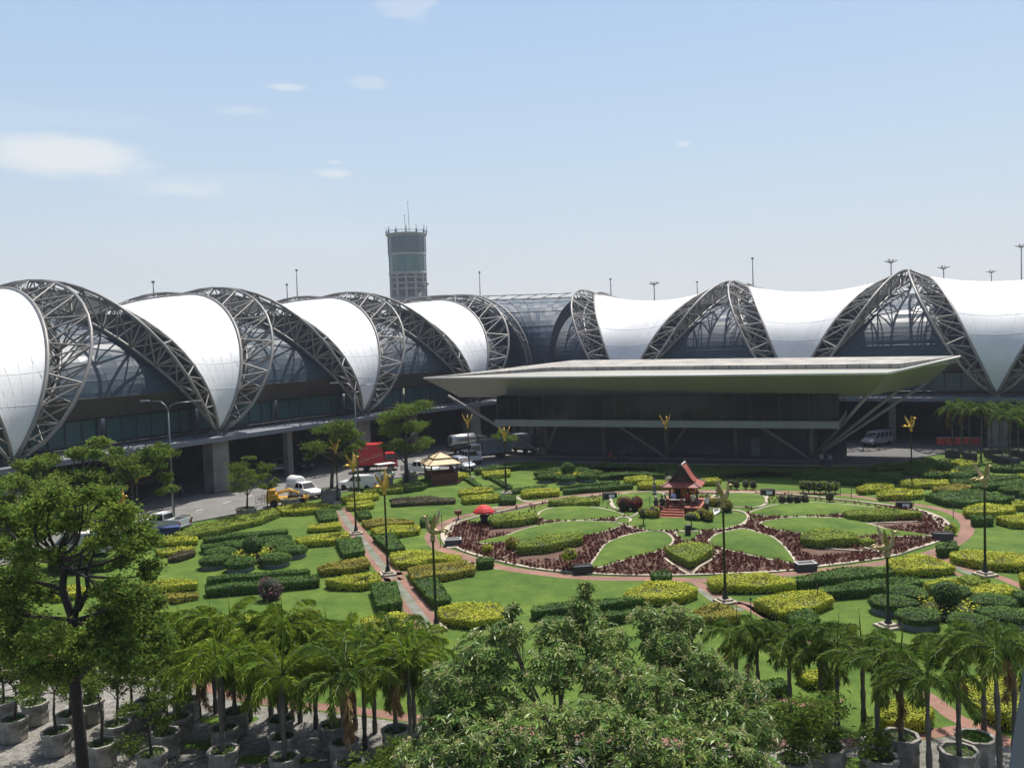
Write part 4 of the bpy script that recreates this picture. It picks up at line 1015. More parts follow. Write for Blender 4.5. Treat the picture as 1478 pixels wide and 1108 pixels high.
 (12, [(-60, 300), (60, 285), (160, 300), (100, 330), (-40, 330)], 'y', .8, 'golden hedge glimpsed above the palm tops at the lower left'),
]
for i, hd in enumerate(HEDGES): hedge(*hd)

# ------------------------------------------------------------------ the red bedding plants
bedXY = [(p.x, p.y) for p in bed]
hedge_polys = [[(q.x, q.y) for q in polyR(h[0], h[1], h[3])] for h in HEDGES if h[0] in (7, 8)]
bx = np.array(bedXY)
K = 17000
rx, ry = rng.uniform(bx[:, 0].min(), bx[:, 0].max(), K), rng.uniform(bx[:, 1].min(), bx[:, 1].max(), K)
g = .30
rx = np.round(rx/g)*g+rng.normal(0, .05, K); ry = np.round(ry/g)*g+rng.normal(0, .05, K)
ok = inpoly(rx, ry, bedXY)
for pl in petals+[centre, inner]: ok &= ~inpoly(rx, ry, [(p.x, p.y) for p in pl])
for pl in hedge_polys: ok &= ~inpoly(rx, ry, pl)
far = P(1000, 742).y
near_c = (ry < far) | (rng.uniform(0, 1, K) < .10)
ok &= near_c
rx, ry = rx[ok], ry[ok]
M['bedplant'] = leafmat('red_bedding_leaf', (.075, .02, .014), (.145, .04, .026), .9, .5, .2)
mb = MB(); k = len(rx)
for q in range(7):
    a = rng.uniform(0, 2*PI, k); rr = rng.uniform(.02, .11, k)
    C = np.stack([rx+rr*np.cos(a), ry+rr*np.sin(a), rng.uniform(.06, .24, k)], 1); N = np.stack([np.cos(a), np.sin(a), np.full(k, .8)], 1)
    mb.cards(C, N, rng.uniform(.07, .13, k), .5, 0, .4)
o = mb.build('bedding_plants', M['bedplant']); tag(o, 'dark red bedding plants in rows filling the bare segments of the round flower bed', 'bedding plants', None, 'stuff')
# ------------------------------------------------------------------ posts with gilded birds
def at_depth(u, v, ref):                 # point under a place of the photo at the same forward distance as ref
    d = (Vector(ref)-CAM).dot(Fv); return PD(u, v, d)
def bird_mesh(k=1.0):
    body = MB()
    body.tube([(-.55, 0, .62), (-.40, 0, .60), (-.15, 0, .62), (.12, 0, .74), (.30, 0, .98), (.36, 0, 1.22), (.36, 0, 1.45), (.42, 0, 1.60), (.56, 0, 1.64), (.80, 0, 1.58)],
              [.03, .14, .24, .25, .17, .105, .085, .10, .09, .015], 10)
    body.tube([(.36, 0, 1.66), (.26, 0, 1.80), (.12, 0, 1.86)], [.06, .04, .01], 6)
    body.lathe([(.10, 0), (.22, .06), (.12, .16), (.20, .28), (.10, .40), (.14, .52), (.17, .62)], n=12)
    wings = []
    for sy in (-1, 1):
        w = MB()
        pts = [(.14, .14, .84), (.06, .30, 1.10), (-.10, .50, 1.44), (-.30, .68, 1.82), (-.40, .76, 2.02), (-.40, .64, 1.72), (-.36, .48, 1.38), (-.30, .30, 1.04), (-.16, .15, .78)]
        a = [(x*1.0, sy*(y+.02), z) for x, y, z in pts]; b = [(x-.02, sy*(y-.035), z) for x, y, z in pts]
        if sy < 0: a, b = b, a
        n = len(pts); ia = w.addv(a); ib = w.addv(b)
        w.addf([[ia+i for i in range(n)]]); w.addf([[ib+i for i in range(n)][::-1]])
        w.addf([[ia+i, ib+i, ib+(i+1) % n, ia+(i+1) % n] for i in range(n)])
        for q in range(3):
            w.tube([(.05-.1*q, sy*(.3+.12*q), 1.0+.1*q), (-.40-.03*q, sy*(.42+.13*q), 1.15+.3*q)], [.03, .01], 4)
        wings.append(w)
    tail = MB()
    for q, dz in ((-.28, .0), (0, .10), (.28, .0)):
        tail.tube([(-.45, q*.2, .64), (-.8, q*.7, .70+dz), (-1.12, q, .62+dz)], [.10, .08, .015], 6)
    return body, wings, tail
BIRD = {}
for key, mt in (('gold', M['gold']), ('old', M['goldold'])):
    bd, wg, tl = bird_mesh(); BIRD[key] = (bd.mesh('bird_body', mt), [w.mesh('wing', mt) for w in wg], tl.mesh('tail', mt))
def bird_post(base_px, top_px, face, key, label, birdh=1.8, cat='lamp post'):
    b = P(*base_px); t = at_depth(top_px[0], top_px[1], b); H = t.z
    root = thing('bird_post', label, 'ornamental post', b, 0, 'posts topped by gilded birds')
    m = MB(); m.lathe([(.16, .30), (.16, .55), (.12, .62), (.10, .7), (.085, 1.2), (.065, H-birdh-.08), (.13, H-birdh-.05), (.10, H-birdh+.02), (.17, H-birdh+.05)], n=10); m.build('pole', M['pole'], root)
    m = MB(); m.box((0, 0, .075), (1.15, 1.15, .15), .3, bev=.02); m.box((0, 0, .21), (.75, .75, .13), .3, bev=.02); m.build('stepped_base', M['stone'], root)
    m = MB(); m.lathe([(.0, .27), (.24, .27), (.2, .36), (.12, .42)], n=10); m.build('pole_foot', M['pole'], root)
    bm, wm, tm = BIRD[key]; bo = part('bird', bm, root); bo.location = (0, 0, H-birdh); bo.rotation_euler = (0, 0, face); k = birdh/2.05; bo.scale = (k, k, k)
    for w in wm: part('wing', w, bo)
    part('tail', tm, bo)
POSTS = [((630, 908), (626, 735), PI*.95, 'old', 'nearest post of the left brick path, weathered bird with raised wing turned left'),
 ((560, 829), (553, 678), -.5, 'gold', 'second nearest post of the left brick path, golden bird before the round tub'),
 ((514, 770), (510, 652), -.4, 'gold', 'third post of the left brick path, on the farther stepped brick base'),
 ((1047, 869), (1036, 690), -.25, 'old', 'tall post standing on the brick crossing right of the shrine steps'),
 ((1282, 905), (1274, 757), -.1, 'old', 'post in front of the near right petal planter, largest weathered bird'),
 ((1422, 830), (1416, 664), .2, 'old', 'rightmost tall post on a paved base beside a wide golden hedge'),
 ((731, 712), (727, 613), -1.6, 'gold', 'post beside the lorries with a sapling crown behind its bird'),
 ((678, 690), (676, 596), -1.5, 'gold', 'post between the cream-roofed pavilion and the lorries'),
 ((1316, 699), (1313, 598), .1, 'gold', 'bright gilded bird post in front of the sunlit access road'),
 ((488, 726), (481, 630), -.4, 'gold', 'bird post in front of the layered tree at the road, left of the red lorry'),
 ((963, 690), (960, 597), -1.5, 'gold', 'bird post standing in the canopy shade before the hall, above the shrine'),
 ((180, 812), (173, 708), -.3, 'gold', 'bird post rising from the leaves of the left trees, lower of two'),
 ((201, 768), (197, 668), 2.9, 'gold', 'bird post beside the white pickup at the far left, upper of two')]
for a in POSTS: bird_post(*a)

def street_light(base_px, top_px, arml, armr, label):
    b = P(*base_px); t = at_depth(*top_px, b); H = t.z
    L = at_depth(*arml, b)-b; R = at_depth(*armr, b)-b
    root = thing('street_light', label, 'street light', b)
    m = MB(); m.tube([(0, 0, 0), (0, 0, H*.5), (0, 0, H-.6)], [.13, .1, .075], 8); m.lathe([(.22, 0), (.22, .25), (.14, .3)], n=8); m.build('pole', M['galv'], root)
    for q in (L, R):
        m = MB(); m.tube([(0, 0, H-.7), (q.x*.08, q.y*.08, H-.15), (q.x*.3, q.y*.3, q.z-.05), (q.x*.85, q.y*.85, q.z)], [.06, .055, .05, .045], 6); ar = m.build('arm', M['galv'], root)
        m = MB(); d = Vector((q.x, q.y, 0)).normalized(); c = Vector((q.x, q.y, q.z+.02)); m.box(c, (.95, .32, .16), math.atan2(d.y, d.x), bev=.05); m.build('lamp_head', M['edge'], ar)
street_light((252, 762), (246, 583), (209, 579), (285, 579), 'double-armed grey street light beside the white pickup')
street_light((518, 713), (514, 558), (482, 553), (549, 554), 'double-armed grey street light in front of the red lorry')

# ------------------------------------------------------------------ vehicles
def wheel_mesh(r, w):
    t = MB(); t.lathe([(r*.6, -w/2), (r*.92, -w/2), (r, -w/2+.04), (r, w/2-.04), (r*.92, w/2), (r*.6, w/2)], n=18)
    h = MB(); h.lathe([(0, -w/2+.03), (r*.6, -w/2+.02), (r*.62, -w/2), (r*.62, w/2), (r*.6, w/2-.02), (0, w/2-.03)], n=18)
    for k in range(5):
        a = 2*PI*k/5; h.box((r*.32*math.cos(a), r*.32*math.sin(a), 0), (r*.55, .06, w-.02), a)
    return t.mesh('tyre', M['tyre']), h.mesh('rim', M['chrome'])
WH = {}
def add_wheels(root, xs, tw, r=.36, w=.24):
    if (r, w) not in WH: WH[(r, w)] = wheel_mesh(r, w)
    tm, hm = WH[(r, w)]
    for x in xs:
        for sy in (-1, 1):
            o = part('wheel', tm, root); o.location = (x, sy*tw, r); o.rotation_euler = (PI/2, 0, 0); part('rim', hm, o)
def hull(mb, x0, x1, w0, z0, X0, X1, w1, z1, mi=0):
    b = mb.addv([(x0, -w0, z0), (x1, -w0, z0), (x1, w0, z0), (x0, w0, z0), (X0, -w1, z1), (X1, -w1, z1), (X1, w1, z1), (X0, w1, z1)])
    mb.addf([[b+3, b+2, b+1, b], [b, b+1, b+5, b+4], [b+1, b+2, b+6, b+5], [b+2, b+3, b+7, b+6], [b+3, b, b+4, b+7], [b+4, b+5, b+6, b+7]], mi)
def pane(root, name, pts, mt=None, off=.012):
    p = [Vector(q) for q in pts]; n = (p[1]-p[0]).cross(p[2]-p[0]).normalized()
    m = MB(); c = sum(p, Vector())/len(p)
    a = [q+(c-q)*.06+n*off for q in p]; m.face(a); return m.build(name, mt or M['glassd'], root)
def cabin(root, mb, x0, x1, w0, z0, X0, X1, w1, z1, nwin=2, rear=True, front=True):
    hull(mb, x0, x1, w0, z0, X0, X1, w1, z1)
    L = lambda a, b, t: tuple(a[i]+(b[i]-a[i])*t for i in range(3))
    for sy in (-1, 1):
        A0, A1, B1, B0 = (x0, sy*w0, z0), (x1, sy*w0, z0), (X1, sy*w1, z1), (X0, sy*w1, z1)
        lo0, lo1 = L(A0, B0, .12), L(A1, B1, .12); hi0, hi1 = L(A0, B0, .88), L(A1, B1, .88)
        for k in range(nwin):
            a, b = k/nwin+.03, (k+1)/nwin-.03; q = [L(lo0, lo1, a), L(lo0, lo1, b), L(hi0, hi1, b), L(hi0, hi1, a)]
            pane(root, 'window', q if sy < 0 else q[::-1])
    if front: pane(root, 'windscreen', [L((x1, -w0, z0), (X1, -w1, z1), .1), L((x1, w0, z0), (X1, w1, z1), .1), L((x1, w0, z0), (X1, w1, z1), .92), L((x1, -w0, z0), (X1, -w1, z1), .92)])
    if rear: pane(root, 'rear_window', [L((x0, w0, z0), (X0, w1, z1), .2), L((x0, -w0, z0), (X0, -w1, z1), .2), L((x0, -w0, z0), (X0, -w1, z1), .9), L((x0, w0, z0), (X0, w1, z1), .9)])
def lights(root, xf, xr, w, zf, zr):
    for sy in (-1, 1):
        m = MB(); m.box((xf, sy*(w-.2), zf), (.1, .36, .18), bev=.03); m.build('headlight', M['amber'], root)
        m = MB(); m.box((xr, sy*(w-.1), zr), (.1, .16, .36), bev=.03); m.build('tail_light', M['redl'], root)
def place(kind, label, cat, front_px, rear_px, mt, group=None):
    f, r = P(*front_px), P(*rear_px); c = (f+r)/2; d = f-r
    root = thing(kind[1], label, cat, (c.x, c.y, .005), math.atan2(d.y, d.x), group)
    kind[0](root, mt); return root
def v_pickup(root, mt, cover=None):
    m = MB(); m.extrude_y([(-2.6, .5), (-2.6, .98), (-.75, 1.0), (1.05, 1.04), (2.25, .98), (2.55, .8), (2.6, .45), (1.9, .38), (-2.2, .42)], -.88, .88, bev=.06)
    cabin(root, m, -.85, 1.15, .84, 1.0, -.62, .42, .66, 1.72)
    if cover is None:
        for sy in (-1, 1): m.box((-1.72, sy*.84, 1.1), (1.72, .08, .24))
        m.box((-2.56, 0, 1.1), (.08, 1.7, .24))
        d = MB(); d.box((-1.72, 0, 1.0), (1.6, 1.56, .05)); d.build('bed_liner', M['black'], root)
    elif cover == 'canopy':
        m2 = MB(); hull(m2, -2.55, -.87, .84, 1.0, -2.45, -.75, .72, 1.74); m2.build('bed_canopy', M['white'], root)
    m.build('body', mt, root)
    for x in (2.6, -2.6):
        b = MB(); b.box((x, 0, .5), (.14, 1.72, .22), bev=.05); b.build('bumper', M['black'] if x > 0 else M['chrome'], root)
    for sy in (-1, 1):
        b = MB(); b.box((.98, sy*.98, 1.12), (.12, .2, .16), bev=.03); b.build('mirror', mt, root)
    lights(root, 2.5, -2.6, .88, .78, .82); add_wheels(root, (1.62, -1.55), .78)
def v_pickcover(root, mt): v_pickup(root, mt, 'canopy')
def v_tank(root, mt):
    v_pickup(root, mt)
    t = MB(); t.tube([(-2.75, 0, 1.55), (-2.6, 0, 1.55), (-.95, 0, 1.55), (-.8, 0, 1.55)], [.55, .78, .78, .6], 20); t.build('cargo_drum', M['white'], root)
def v_suv(root, mt):
    m = MB(); m.extrude_y([(-2.3, .45), (-2.35, 1.0), (-2.2, 1.08), (1.0, 1.08), (2.0, .98), (2.3, .78), (2.32, .42)], -.9, .9, bev=.07)
    cabin(root, m, -2.2, 1.25, .85, 1.06, -1.85, .4, .68, 1.72, 3); m.build('body', mt, root)
    for sy in (-1, 1):
        b = MB(); b.tube([(-1.7, sy*.6, 1.78), (.2, sy*.6, 1.78)], .03, 5); b.build('roof_rail', M['chrome'], root)
        b = MB(); b.box((1.0, sy*1.0, 1.12), (.12, .2, .16), bev=.03); b.build('mirror', mt, root)
    b = MB(); b.box((2.3, 0, .5), (.12, 1.7, .2), bev=.04); b.build('bumper', M['black'], root)
    lights(root, 2.22, -2.33, .9, .8, .9); add_wheels(root, (1.42, -1.4), .8)
def v_van(root, mt):
    m = MB(); m.extrude_y([(-2.5, .42), (-2.55, 1.15), (1.6, 1.15), (2.3, 1.02), (2.55, .8), (2.55, .42)], -.92, .92, bev=.06)
    cabin(root, m, -2.52, 1.85, .9, 1.12, -2.42, .95, .74, 2.1, 4); m.build('body', mt, root)
    for sy in (-1, 1):
        b = MB(); b.box((1.6, sy*1.04, 1.25), (.12, .2, .2), bev=.03); b.build('mirror', M['black'], root)
    for x in (2.55, -2.55):
        b = MB(); b.box((x, 0, .48), (.14, 1.8, .24), bev=.05); b.build('bumper', M['black'], root)
    lights(root, 2.5, -2.55, .92, .85, 1.0); add_wheels(root, (1.7, -1.6), .82)
def v_lorry(root, mt, cab=None, boxmt=None, L=7.2, Hb=3.3, text=None):
    cab = cab or mt; boxmt = boxmt or mt; h = L/2
    m = MB(); m.extrude_y([(h-1.75, .55), (h-1.75, 1.3), (h, 1.25), (h+.02, .5)], -1.02, 1.02, bev=.06)
    cabin(root, m, h-1.75, h, 1.0, 1.28, h-1.6, h-.35, .9, 2.35, 1, rear=False); m.build('cab', cab, root)
    b = MB(); b.box((-.95, 0, (Hb+.85)/2), (L-1.9, 2.2, Hb-.85), bev=.07); bx = b.build('cargo_box', boxmt, root)
    c = MB(); c.box((-.4, 0, .62), (L-1.2, .9, .25)); c.box((-h+.02, 0, .55), (.1, 2.0, .2)); c.build('chassis', M['black'], root)
    b = MB(); b.box((h+.02, 0, .55), (.14, 2.0, .3), bev=.05); b.build('bumper', M['black'], root)
    for sy in (-1, 1):
        q = MB(); q.box((h-.25, sy*1.2, 1.75), (.1, .18, .4), bev=.03); q.build('mirror', M['black'], root)
    lights(root, h+.02, -h+.05, 1.0, .85, .75); add_wheels(root, (h-.95, -h+1.45), .9, .45, .3)
    return bx
M['redpaint'] = mat('red_lorry_paint', (.50, .022, .025), .35, var=.06, scale=1)
M['yellowp'] = mat('yellow_machine_paint', (.62, .33, .02), .45, var=.12, scale=2)
M['silverblue'] = mat('silver_blue_paint', (.30, .36, .42), .3)
M['greyp'] = mat('silver_grey_paint', (.42, .43, .44), .32, metal=.3)
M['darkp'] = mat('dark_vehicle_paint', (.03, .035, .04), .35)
place((v_pickup, 'pickup_truck'), 'white double-cab pickup parked at the far left kerb, dark bed', 'pickup', (206, 764), (264, 766), M['white'])
place((v_van, 'minibus'), 'white minibus half hidden behind the big left tree', 'minibus', (64, 806), (165, 800), M['white'])
place((v_tank, 'pickup_truck'), 'white pickup carrying a rounded white drum, behind the yellow tow tractor', 'pickup', (470, 722), (412, 712), M['white'])
place((v_pickcover, 'pickup_truck'), 'white pickup with a boxy rear canopy, front pointing left, by the street light', 'pickup', (487, 705), (551, 707), M['white'])
place((v_pickup, 'pickup_truck'), 'white pickup with dark open bed behind the cream-roofed pavilion', 'pickup', (632, 685), (583, 682), M['white'])
place((v_suv, 'suv'), 'silver-blue estate car right behind the pavilion, in front of another', 'car', (686, 682), (648, 674), M['silverblue'])
place((v_suv, 'suv'), 'dark silver car at the shade edge behind the silver-blue estate', 'car', (694, 672), (665, 664), M['greyp'])
place((v_van, 'minivan'), 'grey minivan at the shaded corner beside the sunlit access road', 'van', (1250, 645), (1282, 640), M['greyp'])
place((v_pickup, 'pickup_truck'), 'pale pickup parked in the dark under the left concourse', 'pickup', (408, 688), (396, 672), M['greyp'])
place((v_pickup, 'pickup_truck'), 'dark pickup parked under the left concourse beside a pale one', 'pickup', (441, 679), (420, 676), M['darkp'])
bx = v_lorry
def v_redlorry(root, mt):
    b = v_lorry(root, mt, L=5.6, Hb=3.7)
    def word(txt, x, z, size, rot, shear, sy):
        cu = bpy.data.curves.new('lettering', 'FONT'); cu.body = txt; cu.size = size; cu.shear = shear; cu.extrude = .004; cu.align_x = 'CENTER'
        tmp = bpy.data.objects.new('lettering_tmp', cu); COL.objects.link(tmp)
        me = bpy.data.meshes.new_from_object(tmp.evaluated_get(bpy.context.evaluated_depsgraph_get())); bpy.data.objects.remove(tmp)
        me.materials.clear(); me.materials.append(M['lett']); o = part('lettering', me, b); o.location = (x, sy*1.112, z); o.rotation_euler = (PI/2, rot if sy < 0 else -rot, 0 if sy < 0 else PI)
    for sy in (-1, 1):
        word('Coca-Cola', -1.95, 3.05, .42, 0, .4, sy)
        word('Coca-Cola', -.75, 1.7, .7, -.3, .45, sy)
M['lett'] = mat('pale_lettering', (.45, .30, .27), .5)
place((v_redlorry, 'red_lorry'), 'red box lorry with pale slanted script on its side', 'lorry', (571, 677), (517, 680), M['redpaint'])
def v_whitelorry(root, mt): v_lorry(root, mt, M['white'], M['edge'], 6.4, 2.9)
place((v_whitelorry, 'box_lorry'), 'white-cabbed box lorry in the shade right of the silver cars', 'lorry', (684, 664), (727, 660), M['white'])
def v_tanker(root, mt):
    v_lorry(root, mt, M['darkp'], M['darkp'], 6.6, 1.3)
    t = MB(); t.tube([(-3.3, 0, 2.0), (-3.1, 0, 2.0), (.9, 0, 2.0), (1.1, 0, 2.0)], [.7, .98, .98, .75], 20); t.build('tank', M['chrome'], root)
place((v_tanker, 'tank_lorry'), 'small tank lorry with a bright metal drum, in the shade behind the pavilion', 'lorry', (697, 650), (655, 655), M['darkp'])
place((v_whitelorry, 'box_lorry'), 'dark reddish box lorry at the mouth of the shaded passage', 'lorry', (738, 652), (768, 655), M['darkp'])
def v_tug(root, mt):
    m = MB(); m.extrude_y([(-2.2, .5), (-2.2, 1.35), (-1.1, 1.45), (-.9, .95), (2.3, .85), (2.3, .45)], -.85, .85, bev=.05); m.build('body', mt, root)
    m = MB()
    for sy in (-1, 1):
        m.tube([(-1.3, sy*.4, 1.3), (.3, sy*.4, 1.75), (1.3, sy*.3, 1.2)], .1, 6)
        m.tube([(.4, sy*.4, .9), (.3, sy*.4, 1.75)], .07, 6)
    m.tube([(1.2, -.5, 1.25), (1.2, .5, 1.25)], .1, 6); m.build('boom', mt, root)
    m = MB(); m.box((-1.65, 0, 1.65), (.9, 1.3, .5), bev=.06); m.build('engine_cover', mt, root)
    m = MB(); m.box((-1.0, .45, 1.35), (.5, .5, .12)); m.box((-1.22, .45, 1.6), (.1, .5, .5)); m.build('seat', M['black'], root)
    m = MB(); m.box((.9, 0, 1.0), (1.6, 1.2, .3), bev=.04); m.build('tool_box', M['black'], root)
    add_wheels(root, (1.5, -1.4), .8, .42, .28)
place((v_tug, 'tow_tractor'), 'yellow tow tractor with a low boom behind the golden roadside hedge', 'tow tractor', (440, 727), (390, 731), M['yellowp'])
def v_cart(root, mt):
    m = MB(); m.extrude_y([(-1.2, .35), (-1.2, .8), (.4, .75), (.9, .95), (1.25, .7), (1.25, .35)], -.6, .6, bev=.05); m.build('body', mt, root)
    m = MB(); m.box((-.1, 0, 1.95), (2.4, 1.35, .09), bev=.03); m.build('roof', M['white'], root)
    for x in (-1.1, .85):
        for sy in (-1, 1):
            p = MB(); p.tube([(x, sy*.55, .75), (x-.05, sy*.55, 1.92)], .03, 5); p.build('roof_post', M['black'], root)
    m = MB(); m.box((-.5, 0, .85), (.6, 1.1, .16), bev=.04); m.box((-.82, 0, 1.2), (.12, 1.1, .55), bev=.04); m.build('seat', M['beige'], root)
    add_wheels(root, (.85, -.8), .52, .24, .18)
place((v_cart, 'golf_cart'), 'small open cart with a white flat roof by the round roadside tub', 'golf cart', (548, 692), (563, 690), M['white'])
# red water-filled barriers along the access road, road barriers by the small tub tree
M['barrier'] = mat('orange_red_plastic', (.62, .07, .035), .5, var=.1)
for k, u in enumerate((1358, 1371, 1384, 1397, 1408)):
    p = P(u, 641); t = thing('road_barrier', 'orange-red plastic barrier in the row behind the potted palms', 'barrier', p, -.42, 'row of orange-red road barriers')
    m = MB(); m.extrude_y([(-.33, 0), (-.33, .22), (-.12, .5), (-.09, .95), (.09, .95), (.12, .5), (.33, .22), (.33, 0)], -.52, .52, bev=.04); ob = m.build('barrier_body', M['barrier'], t); ob.rotation_euler = (0, 0, PI/2)
    m = MB(); m.box((0, -.26 if False else 0, .97), (1.1, .06, .06)); m.build('hand_rail', M['white'], t)
for u, v, lb in ((384, 727, 'small grey steel crowd barrier right of the roadside tub tree'), (376, 729, 'grey steel crowd barrier next to the tub tree, its twin to the right')):
    p = P(u, v); t = thing('crowd_barrier', lb, 'barrier', p, .6); m = MB()
    m.tube([(-.5, 0, .05), (-.5, 0, 1.1), (.5, 0, 1.1), (.5, 0, .05)], .025, 6); m.tube([(-.5, 0, .3), (.5, 0, .3)], .02, 5)
    for k in range(1, 6): m.tube([(-.5+k/6, 0, .3), (-.5+k/6, 0, 1.1)], .012, 4)
    m.build('tube_frame', M['galv'], t); m = MB(); m.box((0, 0, .7), (.5, .02, .3)); m.build('notice_plate', M['white'], t)
p = P(240, 774); t = thing('skip_bin', 'low dark blue rectangular bin at the kerb in front of the white pickup', 'bin', p, .25)
m = MB(); m.box((0, 0, .42), (2.3, .95, .84), taper=1.06, bev=.03); m.build('bin_body', mat('blue_plastic', (.015, .025, .13), .5), t)
m = MB(); m.box((0, 0, .88), (2.5, 1.06, .08), bev=.02); m.build('rim', mat('blue_plastic_rim', (.05, .07, .2), .5), t)

# ------------------------------------------------------------------ shrine
def shrine():
    fe = P(983, 703, 2.35); ph = math.radians(-20); X = Vector((math.cos(ph), math.sin(ph), 0)); Yb = Vector((-X.y, X.x, 0))
    c = fe+Yb*1.5; c.z = 0
    SK = .84; root = thing('shrine', 'small timber spirit shrine with red tiled gable roof and red steps', 'shrine', c, ph); root.scale = (SK, SK, SK)
    B = lambda mb, nm, mt, par=root: mb.build(nm, mt, par)
    m = MB(); m.box((0, -.9, .42), (4.8, 6.0, .84), bev=.03); B(m, 'platform', M['redwood'])
    m = MB(); m.box((0, -.9, .87), (4.9, 6.1, .08)); B(m, 'platform_edge', M['terr'])
    for k in range(4):
        m = MB(); w = 2.3+.28*k; m.box((-.55, -4.2-.46*k, .33-.1*k+.06), (w, .5, .66-.2*k+.08), bev=.015); B(m, 'step', M['terr'])
    for sx in (-1.25, .35):
        m = MB(); m.box((sx, -3.7, 1.15), (.34, .34, 1.3), bev=.03); B(m, 'stair_post', M['redwood'])
    m = MB(); m.box((-.45, -3.45, 1.66), (2.3, .5, .08), bev=.02)
    for sx in (-1.5, .6): m.box((sx, -3.45, 1.28), (.1, .4, .7))
    B(m, 'offering_table', M['beige'])
    for sx in (-1.35, -.0, 1.35):
        for sy in (-1.4, 1.3):
            m = MB(); m.lathe([(.15, .9), (.11, 1.0), (.10, 2.8), (.15, 2.9)], (sx, sy, 0), 8); B(m, 'column', M['darkwood'])
    m = MB(); m.box((0, .55, 1.85), (2.3, 1.5, 1.9)); B(m, 'inner_cell', M['darkwood'])
    m = MB(); m.lathe([(.0, .95), (.35, .95), (.3, 1.1), (.22, 1.3), (.28, 1.55), (.2, 1.75), (.1, 1.85), (.14, 1.98), (.1, 2.1), (0, 2.25)], (0, -.45, 0), 12); B(m, 'deity_figure', M['gold'])
    M['drape'] = mat('orange_drape_cloth', (.42, .17, .03), .8, var=.3, scale=6)
    for sx in (-1.1, .25, 1.25):
        for q in (-1, 1):
            m = MB(); G = []
            for z in np.linspace(2.75, 1.0, 9):
                w = .32*(1-.62*math.exp(-((z-1.6)/.28)**2)) if True else .3
                G.append([(sx+q*(.30+.06)-q*w*t, -1.5+.05*math.sin(t*14)+.04*math.sin(z*5), z) for t in np.linspace(0, 1, 10)])
            m.grid(G); B(m, 'drape', M['drape'])
    # skirt roof
    def tier(w0, d0, z0, w1, d1, z1, mt, nm, th=.1):
        m = MB(); b = m.addv([(-w0, -d0, z0), (w0, -d0, z0), (w0, d0, z0), (-w0, d0, z0), (-w1, -d1, z1), (w1, -d1, z1), (w1, d1, z1), (-w1, d1, z1), (-w0, -d0, z0-th), (w0, -d0, z0-th), (w0, d0, z0-th), (-w0, d0, z0-th)])
        for i in range(4):
            j = (i+1) % 4; m.addf([[b+i, b+j, b+4+j, b+4+i], [b+8+i, b+8+j, b+j, b+i]])
        m.addf([[b+11, b+10, b+9, b+8], [b+4, b+5, b+6, b+7]]); return B(m, nm, mt)
    sk = tier(2.25, 2.2, 2.85, 1.35, 1.45, 3.32, M['rooftile'], 'skirt_roof')
    for sx in (-1, 1):
        for sy in (-1, 1):
            m = MB(); m.tube([(sx*1.33, sy*1.43, 3.36), (sx*2.27, sy*2.22, 2.90), (sx*2.42, sy*2.36, 3.05)], [.05, .06, .02], 5); B(m, 'hip_ridge', M['beige'], sk)
    # steep concave gable
    z0, z1 = 3.30, 5.25; pr = [(1.42, z0), (1.02, z0+.42), (.62, z0+1.05), (.28, z0+1.62), (.0, z1)]
    for sx in (-1, 1):
        m = MB(); m.grid([[(sx*x, y, z) for y in np.linspace(-1.5, 1.5, 4)] for x, z in pr]); m.grid([[(sx*(x-.09), y, z-.05) for y in np.linspace(-1.5, 1.5, 4)] for x, z in pr]); B(m, 'gable_roof', M['rooftile'])
    for y in (-1.5, 1.5):
        m = MB(); m.face([(-x, y*.96, z) for x, z in pr]+[(x, y*.96, z) for x, z in pr[::-1][1:]]); ga = B(m, 'gable_wall', M['darkwood'])
        m = MB()
        for sx in (-1, 1):
            m.tube([(sx*(x+.04), y, z+.03) for x, z in pr], .07, 5); m.tube([(sx*1.42, y, z0), (sx*1.62, y, z0+.16), (sx*1.66, y, z0+.36)], [.07, .05, .015], 5)
        m.tube([(0, y, z1), (0, y*1.06, z1+.25), (0, y*1.16, z1+.55)], [.07, .05, .01], 5); B(m, 'bargeboard', M['darkwood'], ga)
        m = MB(); m.box((0, y*.99, z0+.5), (1.3, .05, .07)); m.box((0, y*.99, z0+.1), (2.3, .05, .1)); B(m, 'gable_panel', M['redwood'], ga)
    m = MB(); m.tube([(0, -1.5, z1+.04), (0, 1.5, z1+.04)], .08, 6); B(m, 'ridge_cap', M['trim'])
    # tiered parasols of metal on both sides
    return c, X, Yb
SHC, SHX, SHY = shrine()
for lb, q in (('thin tiered ceremonial parasol left of the shrine', (-2.9, .2)), ('thin tiered ceremonial parasol right of the shrine behind the bird post', (3.3, -.6))):
    b = SHC+SHX*q[0]+SHY*q[1]; t = thing('tiered_parasol', lb, 'ceremonial parasol', b)
    m = MB(); m.tube([(0, 0, 0), (0, 0, 3.0)], .03, 6); m.build('pole', M['galv'], t)
    for k in range(5):
        m = MB(); z = 1.35+.35*k; r = .26-.035*k; m.lathe([(0, z+.14), (r, z), (r, z-.1)], n=12); m.build('tier', M['edge'], t)

